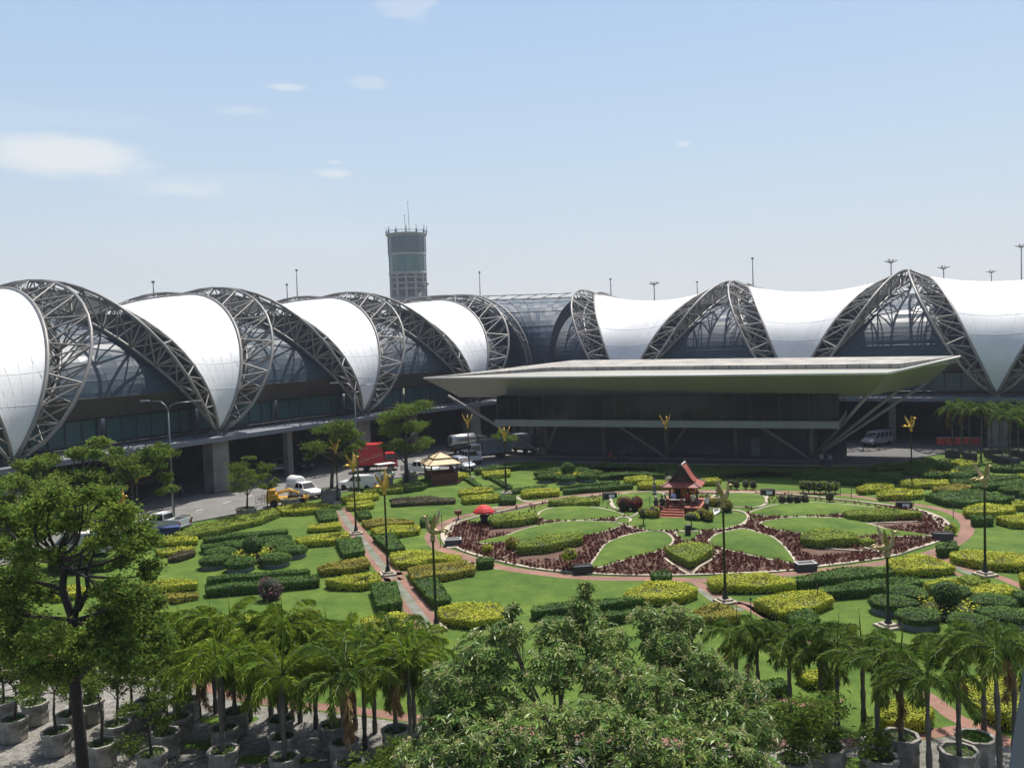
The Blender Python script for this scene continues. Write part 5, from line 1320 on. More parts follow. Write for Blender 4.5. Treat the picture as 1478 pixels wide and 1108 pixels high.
# cream-roofed pavilion by the road
def pavilion():
    c = PD(636, 668, 106); c.z = 0
    root = thing('pavilion', 'small open pavilion with a two-tier cream pyramid roof and brown timber sides', 'pavilion', c, .35)
    B = lambda mb, nm, mt, par=root: mb.build(nm, mt, par)
    M['cream'] = mat('cream_roof_felt', (.66, .52, .30), .7, var=.1, scale=2)
    for nm, w0, z0, w1, z1 in (('lower_roof', 2.15, 2.45, 1.05, 3.05), ('upper_roof', 1.2, 3.12, .02, 3.75)):
        m = MB(); b = m.addv([(-w0, -w0, z0), (w0, -w0, z0), (w0, w0, z0), (-w0, w0, z0), (-w1, -w1, z1), (w1, -w1, z1), (w1, w1, z1), (-w1, w1, z1), (-w0, -w0, z0-.12), (w0, -w0, z0-.12), (w0, w0, z0-.12), (-w0, w0, z0-.12)])
        for i in range(4):
            j = (i+1) % 4; m.addf([[b+i, b+j, b+4+j, b+4+i], [b+8+i, b+8+j, b+j, b+i]])
        m.addf([[b+11, b+10, b+9, b+8], [b+4, b+5, b+6, b+7]]); rf = B(m, nm, M['cream'])
        m = MB()
        for sx, sy in ((-1, -1), (1, -1), (1, 1), (-1, 1)): m.tube([(sx*w0, sy*w0, z0+.02), (sx*w1, sy*w1, z1+.02)], .05, 5)
        for i in range(4):
            q = [(-1, -1), (1, -1), (1, 1), (-1, 1)]; m.tube([(q[i][0]*w0, q[i][1]*w0, z0-.06), (q[(i+1) % 4][0]*w0, q[(i+1) % 4][1]*w0, z0-.06)], .05, 5)
        B(m, 'roof_edge', M['redwood'], rf)
    for sx in (-1.6, 1.6):
        for sy in (-1.6, 1.6):
            m = MB(); m.box((sx, sy, 1.2), (.16, .16, 2.4)); B(m, 'post', M['redwood'])
    for s in range(4):
        a = s*PI/2; m = MB(); x, y = 1.6*math.cos(a), 1.6*math.sin(a); m.box((x, y, .75), (.06, 3.0, .9), a); m.box((x, y, 1.25), (.12, 3.2, .1), a); B(m, 'side_panel', M['redwood'])
    m = MB(); m.box((0, 0, .12), (3.8, 3.8, .24)); B(m, 'floor', M['redwood'])
    m = MB(); m.box((0, 0, .95), (1.4, 1.0, .08)); m.box((0, 0, .6), (.2, .2, .7)); B(m, 'table', M['darkwood'])
pavilion()
# red parasol and litter bowl by the ring path
b = P(699, 756); t = thing('parasol', 'low red parasol with a scalloped rim over a dark stool, on the ring path', 'parasol', b)
M['redcloth'] = mat('red_cloth', (.55, .02, .02), .7, var=.1)
m = MB(); V = []; n = 16; tp = m.addv([(0, 0, 1.85)]); prev_ring = None
for r, z in ((.4, 1.72), (.74, 1.5), (.98, 1.25), (1.03, 1.1)):
    b0 = m.addv([(r*(1-.06*(k % 2))*math.cos(2*PI*k/n), r*(1-.06*(k % 2))*math.sin(2*PI*k/n), z+.03*(k % 2)) for k in range(n)])
    m.addf([[tp, b0+k, b0+(k+1) % n] for k in range(n)] if prev_ring is None else [[prev_ring+k, b0+k, b0+(k+1) % n, prev_ring+(k+1) % n] for k in range(n)]); prev_ring = b0
m.build('canopy', M['redcloth'], t); m = MB(); m.tube([(0, 0, 0), (0, 0, 1.95)], .03, 6); m.build('pole', M['black'], t)
m = MB(); m.lathe([(.3, 0), (.34, .4), (.4, .85), (0, .86)], n=14); m.build('stool', M['black'], t)
b = P(661.5, 750); t = thing('litter_bowl', 'rusty red square litter bowl on a short stem beside the ring path', 'litter bin', b)
m = MB(); m.box((0, 0, .72), (.5, .5, .42), .3, taper=1.35, bev=.02); m.build('bowl', M['redwood'], t); m = MB(); m.tube([(0, 0, 0), (0, 0, .55)], .07, 6); m.box((0, 0, .03), (.5, .5, .06), .3); m.build('stem', M['black'], t)
# black planters with a white notice panel round the flower bed
BOX = [((880, 719), 'black trough with a pale panel at the back left of the flower bed'), ((1108, 714), 'black trough with a pale panel behind the bed, right of the shrine'), ((1305, 733), 'black trough with a pale panel behind the long right lime hedge'),
       ((1361, 779), 'dark stone trough at the right tip of the flower bed'), ((1163, 823), 'pale-rimmed trough at the lower right rim of the flower bed'), ((841, 827), 'black low trough under the yellow ball tree at the front rim'), ((654, 787), 'grey stone trough at the left tip of the flower bed')]
for i, (q, lb) in enumerate(BOX):
    b = P(*q); t = thing('trough', lb, 'planter', b, (.2, -.1, -.3, -.2, .1, .15, .1)[i]); mt = M['black'] if i in (0, 1, 2, 5) else M['concd']
    m = MB(); m.box((0, 0, .27), (1.35, .75, .54), taper=1.05, bev=.03); m.build('trough_body', mt, t)
    m = MB()
    for s in (-1, 1): m.box((s*.66, 0, .56), (.09, .78, .07)); m.box((0, s*.36, .56), (1.24, .09, .07))
    m.build('rim', M['trim'] if i in (4, 6) else mt, t); m = MB(); m.box((0, 0, .5), (1.24, .64, .04)); m.build('soil', M['soil'], t)
    if i < 3:
        m = MB(); m.box((.1, -.385, .3), (.62, .03, .34)); m.build('notice_panel', M['white'], t)
b = P(993, 772); t = thing('litter_bin', 'square black litter bin in the small heart lawn before the shrine', 'litter bin', b); m = MB(); m.box((0, 0, .4), (.42, .42, .8), bev=.03); m.build('bin_body', M['black'], t); m = MB(); m.box((0, 0, .84), (.5, .5, .07), bev=.02); m.build('lid', M['black'], t)
STK = [(636, 790, 'thin sprinkler riser inside the ring path at its left bend'), (638, 764, 'thin sprinkler riser beside the ring path, left of the trough'), (1213, 714, 'short stake behind the bed, right of the loose lime shrubs'), (1229, 718, 'short stake on the back ring path next to the short golden hedge'),
 (1319, 728, 'thin riser right of the black trough behind the long lime hedge'), (1376, 748, 'thin stake inside the right bend of the ring path'), (938, 735, 'thin rusty riser on the lawn between the red shrubs and the shrine'), (1084, 893, 'tall thin stake beside the diamond golden hedge and brick path'), (1180, 872, 'thin stake rising behind the diamond golden hedge')]
for u, v, lb in STK:
    b = P(u, v); t = thing('sprinkler_riser', lb, 'sprinkler', b); m = MB(); m.tube([(0, 0, 0), (0, 0, 1.15)], .03, 6); m.build('pipe', M['concd'], t); m = MB(); m.lathe([(.03, 1.15), (.07, 1.18), (.06, 1.27), (0, 1.3)], n=8); m.build('nozzle', M['black'], t)
# paper-white slab path beside the shrine
sheet('stone_path', [PR(7, x, y).xy for x, y in ((1215, 435), (1255, 432), (1250, 448), (1222, 466))], .2, M['trim'])

# ------------------------------------------------------------------ shrubs and topiary
def shrub_leaves(mb, c, rad, n, s, mi, r, flat=1.0, fill=.55):
    d = r.normal(0, 1, (n, 3)); d /= np.linalg.norm(d, axis=1)[:, None]; q = (fill+(1-fill)*r.uniform(0, 1, n)**.5)[:, None]*np.array([rad, rad, rad*flat]); C = np.array(c)+d*q
    mb.cards(C, d+np.array([0, 0, .3]), s*r.uniform(.6, 1.3, n), .58, mi, .55, r)
def shrub(reg, x, y, rad, kind, label, name='shrub', h=None, stem=0.0, n=1200, group=None):
    b = PR(reg, x, y); r = np.random.default_rng(int(x*13+y*7)); t = thing(name, label, 'shrub', b, 0, group)
    h = h or rad; m = MB(); m.lathe([(.0, stem+.02), (rad*.7, stem+h*.25), (rad*.8, stem+h), (rad*.5, stem+h*1.55), (0, stem+h*1.75)], n=10, mi=0)
    for k in range(5):
        a = r.uniform(0, 2*PI); shrub_leaves(m, (rad*.35*math.cos(a), rad*.35*math.sin(a), stem+h*r.uniform(.7, 1.2)), rad*.75, n//5, .035+.0006*b.y, 1, r, h/rad)
    m.build('foliage', [M['core'], M['leaf_'+kind]], t)
    m = MB(); m.tube([(0, 0, 0), (.02, .01, stem+h*.6)], [.06, .04], 6); m.build('stem', M['bark'], t)
SH = [(7, 745, 432, .75, 'r', 'left one of two dark red shrubs left of the shrine'), (7, 805, 430, .75, 'r', 'right one of two dark red shrubs left of the shrine'),
 (7, 850, 470, .55, 'o', 'bronze shrub left of the shrine steps, left end of its clump'), (7, 900, 472, .6, 'o', 'bronze shrub left of the shrine steps, touching the steps'),
 (7, 1145, 485, .6, 'o', 'white-flecked shrub right of the shrine steps'), (7, 1190, 490, .6, 'o', 'shrub right of the shrine by the pale slab'), (7, 1240, 405, .5, 'b', 'brownish shrub behind the pale slab right of the shrine'),
 (7, 1290, 440, .65, 'o', 'golden bush just right of the bird post by the shrine'), (7, 1000, 400, .5, 'y', 'yellow bush at the left corner of the shrine roof'), (7, 1165, 395, .5, 'm', 'green bush at the right corner of the shrine'),
 (7, 1210, 410, .45, 'o', 'low bronze bush beside the right tiered parasol'), (6, 1305, 660, .45, 'y', 'yellow bush in the red bed behind the dark cube hedge'), (6, 150, 905, .85, 'p', 'round bush with purple flowers above the palm tops'),
 (6, 1440, 640, .6, 'o', 'olive bush at the left rim of the flower bed'), (8, 1085, 560, .5, 'y', 'small yellow-leaved bush behind the right end trough'), (6, 1265, 238, .5, 'm', 'ragged lime bush between the pavilion and lorry hedges'), (6, 740, 255, .45, 'm', 'lime bush beside the golf cart')]
for a in SH: shrub(*a)
shrub(7, 455, 748, .68, 'y', 'yellow ball tree on a short stem at the front rim of the flower bed', 'ball_tree', .5, .75, 900)
shrub(7, 1100, 528, .75, 'y', 'flat-topped yellow tree right of the shrine steps', 'ball_tree', .4, .7, 700)
shrub(7, 845, 510, .4, 'm', 'thin young tree left of the shrine steps', 'young_tree', .5, .6, 160)
for k, (x, y) in enumerate(((300, 335), (330, 340), (360, 338), (390, 342), (420, 338), (440, 345), (470, 340))): shrub(8, x, y, .5, 'm', 'loose lime shrub in the row behind the bed, right of the shrine', 'shrub', .6, .25, 260, 'loose lime shrubs behind the bed')
for k, (x, y) in enumerate(((190, 400), (230, 398), (270, 402), (310, 396), (440, 385))): shrub(8, x, y, .45, 'b', 'sparse brownish shrub in the planted strip inside the back rim', 'shrub', .5, .1, 220, 'sparse brownish shrubs inside the back rim')
for k, (x, y) in enumerate(((1310, 315), (1340, 318), (1390, 316), (1430, 318))): shrub(7, x, y, .4, 'b', 'sparse olive shrub behind the bird post right of the shrine', 'shrub', .5, .1, 200, 'sparse olive shrubs right of the shrine')

def topiary(cpx, label, rot=0.0, ballh=1.0, R=4.1, npet=7):
    b = P(*cpx); root = thing('topiary_bed', label, 'topiary bed', b, rot); r = np.random.default_rng(int(cpx[0])); s = .03+.0006*b.y
    for k in range(npet):
        a = 2*PI*k/npet; ca, sa = math.cos(a), math.sin(a)
        tear = [(1.55, 0), (2.1, .62), (2.8, 1.0), (3.5, .95), (4.0, .55), (4.15, 0), (4.0, -.55), (3.5, -.95), (2.8, -1.0), (2.1, -.62)]
        line = [Vector((x*R/4.1*ca-y*sa, x*R/4.1*sa+y*ca)) for x, y in tear]; line = [p for p in spline([(p.x, p.y) for p in line], 3, True)]
        m = MB(); m.prism(line, 0, .36); pl = m.build('petal_planter', M['edge'], root)
        o2 = offs(line, .1, True); m = MB(); m.prism(o2, .36, .66)
        X = np.array([p.x for p in o2]); Y = np.array([p.y for p in o2]); n = 900
        rx, ry = r.uniform(X.min(), X.max(), n*2), r.uniform(Y.min(), Y.max(), n*2); ok = inpoly(rx, ry, [(p.x, p.y) for p in o2]); rx, ry = rx[ok], ry[ok]
        cx, cy = X.mean(), Y.mean(); dome = .25*np.exp(-((rx-cx)**2+(ry-cy)**2)/.8)
        m.cards(np.stack([rx, ry, .68+dome+r.normal(0, .03, len(rx))], 1), np.tile([0, 0, 1.], (len(rx), 1)), s*r.uniform(.7, 1.2, len(rx)), .6, 1, .4, r)
        i = r.integers(0, len(o2), 600); m.cards(np.stack([X[i]+r.normal(0, .06, 600), Y[i]+r.normal(0, .06, 600), r.uniform(.36, .75, 600)], 1), np.stack([X[i]-cx, Y[i]-cy, np.full(600, .4)], 1), s*r.uniform(.7, 1.2, 600), .6, 1, .4, r)
        m.build('clipped_plants', [M['core'], M['leaf_g']], pl)
    m = MB(); m.lathe([(1.6, 0), (1.6, .3), (0, .45)], n=14, mi=0)
    a = r.uniform(0, 2*PI, 500); q = r.uniform(.5, 1.7, 500); m.cards(np.stack([q*np.cos(a), q*np.sin(a), .55+.25*r.uniform(0, 1, 500)], 1), np.tile([0, 0, 1.], (500, 1)), s*1.3*r.uniform(.6, 1.2, 500), .6, 1, .5, r); m.build('yellow_flowers', [M['core'], M['leaf_y']], root)
    m = MB(); m.lathe([(0, .5), (.55, .62), (.78, 1.1+ballh*.2), (.55, 1.75), (0, 1.95)], n=14, mi=0); shrub_leaves(m, (0, 0, 1.28), .84, 1400, s, 1, r, .9, .88); m.build('clipped_ball', [M['core'], M['leaf_g']], root)
topiary((366, 808), 'flower-shaped ring of petal planters round a clipped ball, left lawn', .2)
topiary((820, 691), 'flower-shaped topiary ring at the far left of the hall front', .1)
topiary((1362, 688), 'flower-shaped topiary ring at the far right near the palm tubs', .3)
topiary((1367, 887), 'flower-shaped topiary ring nearest to the lower right palms', .15)
topiary((1512, 716), 'flower-shaped topiary ring cut off by the right edge', .2)
# ------------------------------------------------------------------ leaves
M['lf_dark'] = leafmat('broad_leaf_dark', (.055, .10, .018), (.11, .17, .03), .5, .45, .3)
M['lf_mid'] = leafmat('broad_leaf_mid', (.09, .15, .024), (.18, .255, .04), .5, .45, .36)
M['lf_olive'] = leafmat('broad_leaf_olive', (.065, .10, .02), (.15, .19, .035), .6, .45, .32)
M['lf_left'] = leafmat('broad_leaf_bright', (.10, .17, .03), (.22, .30, .05), .5, .5, .4)
M['lf_whorl'] = mat('whorled_leaf', (.10, .17, .034), .4, scale=.5, island=.5, col2=(.19, .275, .06), trans=.22, spec=.4)
M['lf_palm'] = leafmat('palm_leaflet_yellow', (.11, .19, .02), (.24, .32, .034), .8, .4, .42)
M['lf_palmd'] = leafmat('palm_leaflet_green', (.075, .145, .026), (.16, .23, .038), .8, .4, .4)
M['flower'] = leafmat('cream_flower_cluster', (.42, .40, .16), (.58, .55, .28), 2, .25, .2)
M['palmtrunk'] = mat('ringed_palm_trunk', (.11, .10, .085), .9, var=.35, scale=3, bump=.4, bscale=18)
M['deadleaf'] = leafmat('dry_frond', (.16, .10, .04), (.25, .17, .07), 1, .4, .2)
M['shaft'] = mat('palm_crownshaft', (.07, .10, .035), .6, var=.2, scale=2)

def leaves(mb, C, N, ln, wd, mi, r, tilt=.5, droop=.25):
    # folded lance leaves: stalk end, two sides, drooping tip
    C = np.asarray(C, float); k = len(C)
    N = np.asarray(N, float)+r.normal(0, tilt, (k, 3)); N /= np.linalg.norm(N, axis=1)[:, None]+1e-9
    A = np.cross(N, r.normal(0, 1, (k, 3))); A /= np.linalg.norm(A, axis=1)[:, None]+1e-9
    B = np.cross(N, A); ln = (np.asarray(ln)*np.ones(k))[:, None]; wd = (np.asarray(wd)*np.ones(k))[:, None]
    V = np.stack([C-A*ln*.5, C-A*ln*.05+B*wd*.5+N*wd*.2, C+A*ln*.5-N*ln*droop, C-A*ln*.05-B*wd*.5+N*wd*.2], 1)
    b = mb.addv(V.reshape(-1, 3)); I = np.arange(k*4).reshape(k, 4)+b
    mb.addf(np.concatenate([I[:, [0, 1, 2]], I[:, [0, 2, 3]]]), mi)

def branchy(mb, a, b, r0, r1, rg, bend=.12, n=5, sides=6):
    a, b = Vector(a), Vector(b); L = (b-a).length; pts = []
    w1 = Vector(rg.normal(0, 1, 3))*L*bend
    for t in np.linspace(0, 1, n): pts.append(a.lerp(b, t)+w1*math.sin(PI*t)+Vector((0, 0, 0)))
    mb.tube(pts, [r0+(r1-r0)*t for t in np.linspace(0, 1, n)], sides); return pts

def tree(name, label, base, trunk, clusters, leaf, ln, wd, count, bark='bark', r0=.16, group=None, seed=1, flat=.62, forks=None, cat='tree', root=None, twigs=2, extra=None):
    # trunk: world points of the stem; clusters: (point, radius) leaf clumps, each on its own limb
    rg = np.random.default_rng(seed); base = Vector(base)
    root = root or thing(name, label, cat, base, 0, group); O = tuple(base)
    tm = MB(); tr = [Vector(p) for p in trunk]; k = len(tr)
    tm.tube(tr, [r0*(1-.55*i/(k-1)) for i in range(k)], 9)
    tot = sum(c[1]**2 for c in clusters); lm = MB()
    for cp, cr in clusters:
        cp = Vector(cp)
        # limb from the trunk point lying below
        cand = [p for p in tr[1:] if p.z < cp.z+.2] or [tr[-1]]; st = min(cand, key=lambda p: (p-cp).length)
        lr = r0*.42*min(1, cr/1.2+.3)
        pts = branchy(tm, st, cp-Vector((0, 0, cr*.25)), lr, lr*.35, rg)
        for q in range(twigs):
            d = Vector(rg.normal(0, 1, 3)); d.z = abs(d.z)*.5; d.normalize(); branchy(tm, pts[-2], cp+d*cr*.75, lr*.4, .008, rg, .1, 4, 5)
        n = int(count*cr*cr/tot); m_ = max(3, int(n/38))
        # leaves gather in small sprays inside the clump
        d = rg.normal(0, 1, (m_, 3)); d /= np.linalg.norm(d, axis=1)[:, None]; q = rg.uniform(.25, 1, m_)**.6
        sc = np.array([cp.x, cp.y, cp.z])+d*q[:, None]*np.array([cr, cr, cr*flat])
        idx = rg.integers(0, m_, n); sp = cr*.20+.05
        C = sc[idx]+rg.normal(0, 1, (n, 3))*np.array([sp, sp, sp*.55]); Nn = d[idx]*.5+np.array([0, 0, .9])
        leaves(lm, C, Nn, ln*rg.uniform(.7, 1.25, n), wd*rg.uniform(.75, 1.2, n), 0, rg, .55)
    tm.build('trunk', M[bark], root, O); lm.build('crown', M[leaf], root, O)
    return root

def pot_meshes(r=.62, h=1.0, n=8):
    m = MB(); m.lathe([(r*.86, 0), (r*.93, .05), (r*.93, h*.42), (r*.97, h*.46), (r*.97, h*.52), (r*.93, h*.56), (r*.93, h*.84), (r*1.03, h*.87), (r*1.04, h), (r*.84, h), (r*.82, h*.86)], n=n, smooth=False)
    s = MB(); s.lathe([(0, h*.9), (r*.83, h*.87)], n=n, smooth=False)
    rg = np.random.default_rng(3); k = 120; a = rg.uniform(0, 2*PI, k); q = r*.75*np.sqrt(rg.uniform(0, 1, k))
    s.cards(np.stack([q*np.cos(a), q*np.sin(a), np.full(k, h*.9)+.04], 1), np.tile([0, 0, 1.], (k, 1)), .06, .4, 1, .7, rg)
    return m.mesh('planter', M['pot']), s.mesh('soil', [M['soil'], M['leaf_g']])
POTM = pot_meshes(); POTB = pot_meshes(.72, 1.12); TUBM = pot_meshes(1.05, .95, 18)
def add_pot(root, pm, rz=0.0):
    o = part('planter', pm[0], root); o.rotation_euler = (0, 0, rz); part('soil', pm[1], o); return o

# ------------------------------------------------------------------ palms
def palm_crown(seed, nf=11, fl=1.75, green='lf_palm'):
    rg = np.random.default_rng(seed); m = MB()
    for f in range(nf):
        dead = f == nf-1 and seed % 2 == 0
        az = 2*PI*f/nf*1.0+rg.normal(0, .22)+f*.3; el = rg.uniform(.2, 1.35); L = fl*rg.uniform(.85, 1.15); el = -.5 if dead else el
        pts = []; p = np.array([0, 0, .0]); pit = el; k = 15
        for i in range(k+1):
            pts.append(p.copy()); st = L/k; p = p+st*np.array([math.cos(az)*math.cos(pit), math.sin(az)*math.cos(pit), math.sin(pit)]); pit -= (1.6+.6*rg.uniform())/k*(.5+1.1*i/k)
        m.tube([tuple(q) for q in pts], [.028*(1-.8*i/k)+.004 for i in range(k+1)], 4, mi=1, cap=False)
        pts = np.array(pts)
        for q in range(210):
            t = rg.uniform(.10, 1); i = min(int(t*k), k-1); c = pts[i]+(pts[i+1]-pts[i])*(t*k-i); T = pts[i+1]-pts[i]; T /= np.linalg.norm(T)
            u = np.cross(T, [0, 0, 1]); u /= np.linalg.norm(u)+1e-9; w = np.cross(u, T); an = rg.uniform(0, 2*PI)
            d = u*math.cos(an)*1.15+w*math.sin(an)*.75+T*.75; d /= np.linalg.norm(d); d[2] -= .25
            ll = .40*(1-.55*abs(t-.45)*1.3)*rg.uniform(.75, 1.15); n_ = np.cross(d, T); n_ /= np.linalg.norm(n_)+1e-9; wd = .022
            V = [c, c+d*ll*.45+n_*wd, c+d*ll-np.array([0, 0, .09*ll/.4]), c+d*ll*.45-n_*wd]
            b = m.addv(V); m.addf([[b, b+1, b+2, b+3]], 2 if dead else 0)
    # spear leaf
    m.tube([(0, 0, 0), (.05, .03, fl*.45), (.10, .02, fl*.8)], [.03, .025, .006], 5, mi=0)
    return m.mesh('crown', [M[green], M['shaft'], M['deadleaf']])
PC = [palm_crown(20+i, 13, 1.85) for i in range(4)]+[palm_crown(40+i, 12, 1.9, 'lf_palmd') for i in range(4)]
def palm_trunk(h, seed):
    rg = np.random.default_rng(seed); m = MB(); k = 9; lx, ly = rg.normal(0, .03, 2)*h*.5
    m.tube([(lx*(i/k)**1.5, ly*(i/k)**1.5, h*i/k) for i in range(k+1)], [.115+.02*math.sin(i*2.1)-.035*i/k for i in range(k+1)], 8)
    s = MB(); s.tube([(lx, ly, h-.02), (lx, ly, h+.35), (lx, ly, h+.75)], [.085, .10, .045], 8)
    return m.mesh('trunk', M['palmtrunk']), s.mesh('crownshaft', M['shaft']), (lx, ly, h+.6)
PT = {}
def palm(base, top_px, label, kind, pot=None, group=None, seed=0, fs=1.0, name='potted_palm'):
    b = Vector(base); t = at_depth(top_px[0], top_px[1], b); h = max(1.6, t.z-.6)
    root = thing(name, label, 'palm', b, seed*1.7, group)
    tm, sm, tp = palm_trunk(h, seed)
    part('trunk', tm, root); part('crownshaft', sm, root)
    c = part('crown', PC[kind*4+seed % 4], root); c.location = tp; c.scale = (fs, fs, fs); c.rotation_euler = (0, 0, seed*.9)
    if pot: add_pot(root, pot, .3)
    return root
PALMS = [  # pot centre px (z=.95), crown centre px, kind, label
 ((324, 1050), (318, 944), 0, 'potted foxtail palm with bronze lower fronds, left trunk of three standing together'),
 ((322, 1082), (326, 950), 0, 'potted foxtail palm in the frontmost of three close pots at the left'),
 ((339, 1027), (338, 938), 0, 'potted palm behind the bronze-fronded one, by the brick edge path'),
 ((405, 1038), (398, 962), 0, 'potted palm with two long drooping fronds, back pot of the column of three'),
 ((408, 1062), (404, 958), 0, 'potted palm in the middle pot of the column of three left of centre'),
 ((410, 1092), (411, 962), 0, 'potted palm in the front pot of the column of three left of centre'),
 ((480, 1046), (474, 952), 0, 'potted palm on the gravel beside the brick edge, second group from the left'),
 ((496, 1070), (492, 948), 0, 'potted palm in front of its neighbour, middle of the palm row'),
 ((504, 1100), (501, 962), 1, 'potted palm half cut by the bottom edge, middle of the palm row'),
 ((571, 1053), (568, 956), 1, 'potted palm standing alone before the lawn gap, left of the flowering tree'),
 ((594, 1082), (586, 944), 0, 'palm just left of the flowering tree, its pot hidden by leaves'),
 ((612, 1066), (608, 972), 1, 'low palm tucked against the left side of the flowering tree')]
for i, (pp, tp, kd, lb) in enumerate(PALMS):
    b = P(*pp, .95); b.z = 0; palm(b, (tp[0], tp[1]+14), lb, kd, POTM, 'foxtail palms in concrete pots', i, 1.18)
b = P(527, 1080); palm(b, (524, 955), 'slender unpotted palm trunk in the middle of the left palm row', 1, None, 'foxtail palms in concrete pots', 5, 1.3, 'palm')
for i, (u, v, cu, cv) in enumerate(((286, 1006, 286, 925), (262, 1002, 262, 915), (360, 1010, 360, 918), (432, 1012, 430, 925), (455, 1020, 452, 935), (540, 1026, 538, 935), (598, 1034, 594, 945), (236, 998, 236, 918), (310, 1000, 310, 912), (390, 1006, 388, 915), (480, 1010, 476, 922), (512, 1022, 508, 930), (338, 1004, 336, 908), (412, 1014, 410, 905), (570, 1030, 566, 928), (274, 1010, 272, 932))):
    b = P(u, v, .95); b.z = 0; palm(b, (cu, cv), 'palm of the crowded back row, its crown merging with its neighbours before the lawn', i % 5 == 4, None, 'palms of the crowded back row', 30+i, 1.12, 'palm')
PR_ = [((1300, 1066), (1294, 950), 'potted palm standing in the large pot at the lower right, widest green crown'),
 ((1384, 1087), (1380, 948), 'potted palm with a dark trunk, in the pot left of the grassy one'),
 ((1444, 1118), (1442, 938), 'tall palm at the lower right beside the grey wall, trunk cut by the bottom edge'),
 ((1342, 1118), (1338, 986), 'palm with pale lower fronds, its trunk crossing the golden hedge at the lower right'),
 ((1266, 1072), (1262, 974), 'palm left of the large lower right pot, bushy low fronds'),
 ((1208, 1024), (1206, 936), 'palm behind the small broadleaf tub tree, slender trunk'),
 ((1184, 1010), (1182, 950), 'palm with a skirt of brown dead fronds, right of the flowering tree'),
 ((1140, 1002), (1138, 925), 'palm next to the dark side of the flowering tree'),
 ((1096, 1000), (1092, 935), 'leftmost palm of the right-hand row, overlapping the flowering tree'),
 ((1464, 1052), (1462, 950), 'palm behind the tall one at the lower right edge'),
 ((1420, 1020), (1418, 935), 'palm in the back of the right-hand row, before the golden hedge'),
 ((1246, 1008), (1244, 930), 'palm in the back of the right-hand row, below the petal planters'),
 ((1062, 990), (1060, 920), 'palm partly behind the flowering tree top at its right shoulder')]
for i, (pp, tp, lb) in enumerate(PR_):
    b = P(*pp, .95); b.z = 0; palm(b, tp, lb, 1, POTB if i < 2 else (POTM if i in (4,) else None), 'foxtail palms at the lower right', 60+i, 1.12, 'potted_palm' if i in (0, 1, 4) else 'palm')
for i, (u, v, cu, cv) in enumerate(((1375, 660, 1374, 592), (1388, 656, 1387, 590), (1400, 664, 1400, 594), (1416, 666, 1414, 592), (1432, 660, 1431, 594), (1442, 657, 1441, 590), (1446, 668, 1445, 600), (1458, 672, 1456, 604), (1470, 660, 1469, 594), (1488, 664, 1487, 594), (1500, 670, 1499, 598))):
    b = P(u, v); root = palm(b, (cu, cv), 'palm in a square concrete tub, in the row at the far right under the concourse', 1, None, 'palms in square tubs at the far right', 80+i, 1.25)
    if i % 2 == 0 or i > 6:
        m = MB(); m.box((0, 0, .5), (1.5, 1.5, 1.0), bev=.05); m.build('planter', M['concd'], root); m = MB(); m.box((0, 0, 1.0), (1.3, 1.3, .06)); m.build('soil', M['soil'], root)

# ------------------------------------------------------------------ small potted trees at the lower left
def pot_tree(pp, crown_px, cr, label, seed, leaf='lf_mid', pot=POTM, ln=.17, n=1500):
    b = P(*pp, .95); b.z = 0; t = at_depth(*crown_px, b); rg = np.random.default_rng(seed)
    root = thing('potted_tree', label, 'potted tree', b, 0, 'young trees in concrete pots')
    cl = [(t+Vector((rg.normal(0, .55)*cr, rg.normal(0, .55)*cr, rg.normal(0, .5)*cr)), cr*rg.uniform(.42, .68)) for _ in range(6)]
    tree('potted_tree', label, b, [b+Vector((0, 0, .8)), b.lerp(t, .5)+Vector((rg.normal(0, .05), 0, .3)), t-Vector((0, 0, cr*.3))], cl, leaf, ln, ln*.36, n, r0=.075, root=root, seed=seed, flat=.8)
    add_pot(root, pot, .2); return root
PTL = [((19, 1037), (22, 985), .9, 'potted young tree at the far left edge of the gravel yard'), ((81, 1055), (78, 990), .9, 'potted young tree with pale green leaves, second from the left edge'),
 ((146, 1072), (140, 985), .85, 'potted young tree with a leaning trunk, right beside the big black trunk'), ((168, 1044), (170, 968), .95, 'potted young tree behind the leaning one, upright dark trunk'),
 ((238, 1057), (240, 1005), .85, 'potted small tree with light leaves near the middle of the yard'), ((219, 1087), (216, 1030), .85, 'potted small tree at the bottom, in front of the light-leaved one'),
 ((101, 1030), (100, 968), .8, 'potted tree in the pale-rimmed pot behind the big black trunk'), ((50, 1014), (52, 958), .8, 'potted tree at the back left of the gravel yard'), ((190, 1022), (188, 960), .85, 'potted tree in the middle back of the gravel yard'),
 ((268, 1010), (262, 950), .8, 'potted tree by the brick edge, left of the bronze palm'), ((257, 1034), (250, 965), .85, 'potted tree in front of the one by the brick edge'), ((130, 1012), (128, 950), .8, 'potted tree behind the big black trunk, in a shaded pot'),
 ((5, 1012), (0, 955), .9, 'potted tree cut by the left edge'), ((215, 1010), (214, 945), .8, 'potted tree at the rear of the yard before the palm row')]
for i, (pp, cp, cr, lb) in enumerate(PTL): pot_tree(pp, cp, cr, lb, 100+i, 'lf_mid' if i % 3 else 'lf_olive')
pot_tree((1268, 1096), (1266, 1082), .5, 'low leafy shrub in a big pot at the lower right', 130, 'lf_mid', POTB, .2, 260)
b = P(1408, 1064, 1.05); b.z = 0; t = thing('grass_pot', 'big concrete pot filled only with short grass, lower right', 'plant pot', b); add_pot(t, POTB, .2)
m = MB(); rg = np.random.default_rng(4); k = 500; a = rg.uniform(0, 2*PI, k); q = .58*np.sqrt(rg.uniform(0, 1, k)); m.cards(np.stack([q*np.cos(a), q*np.sin(a), np.full(k, 1.06)], 1), np.stack([np.cos(a), np.sin(a), np.full(k, .3)], 1), .09, .2, 0, .6, rg); m.build('grass', M['leaf_g'], t)
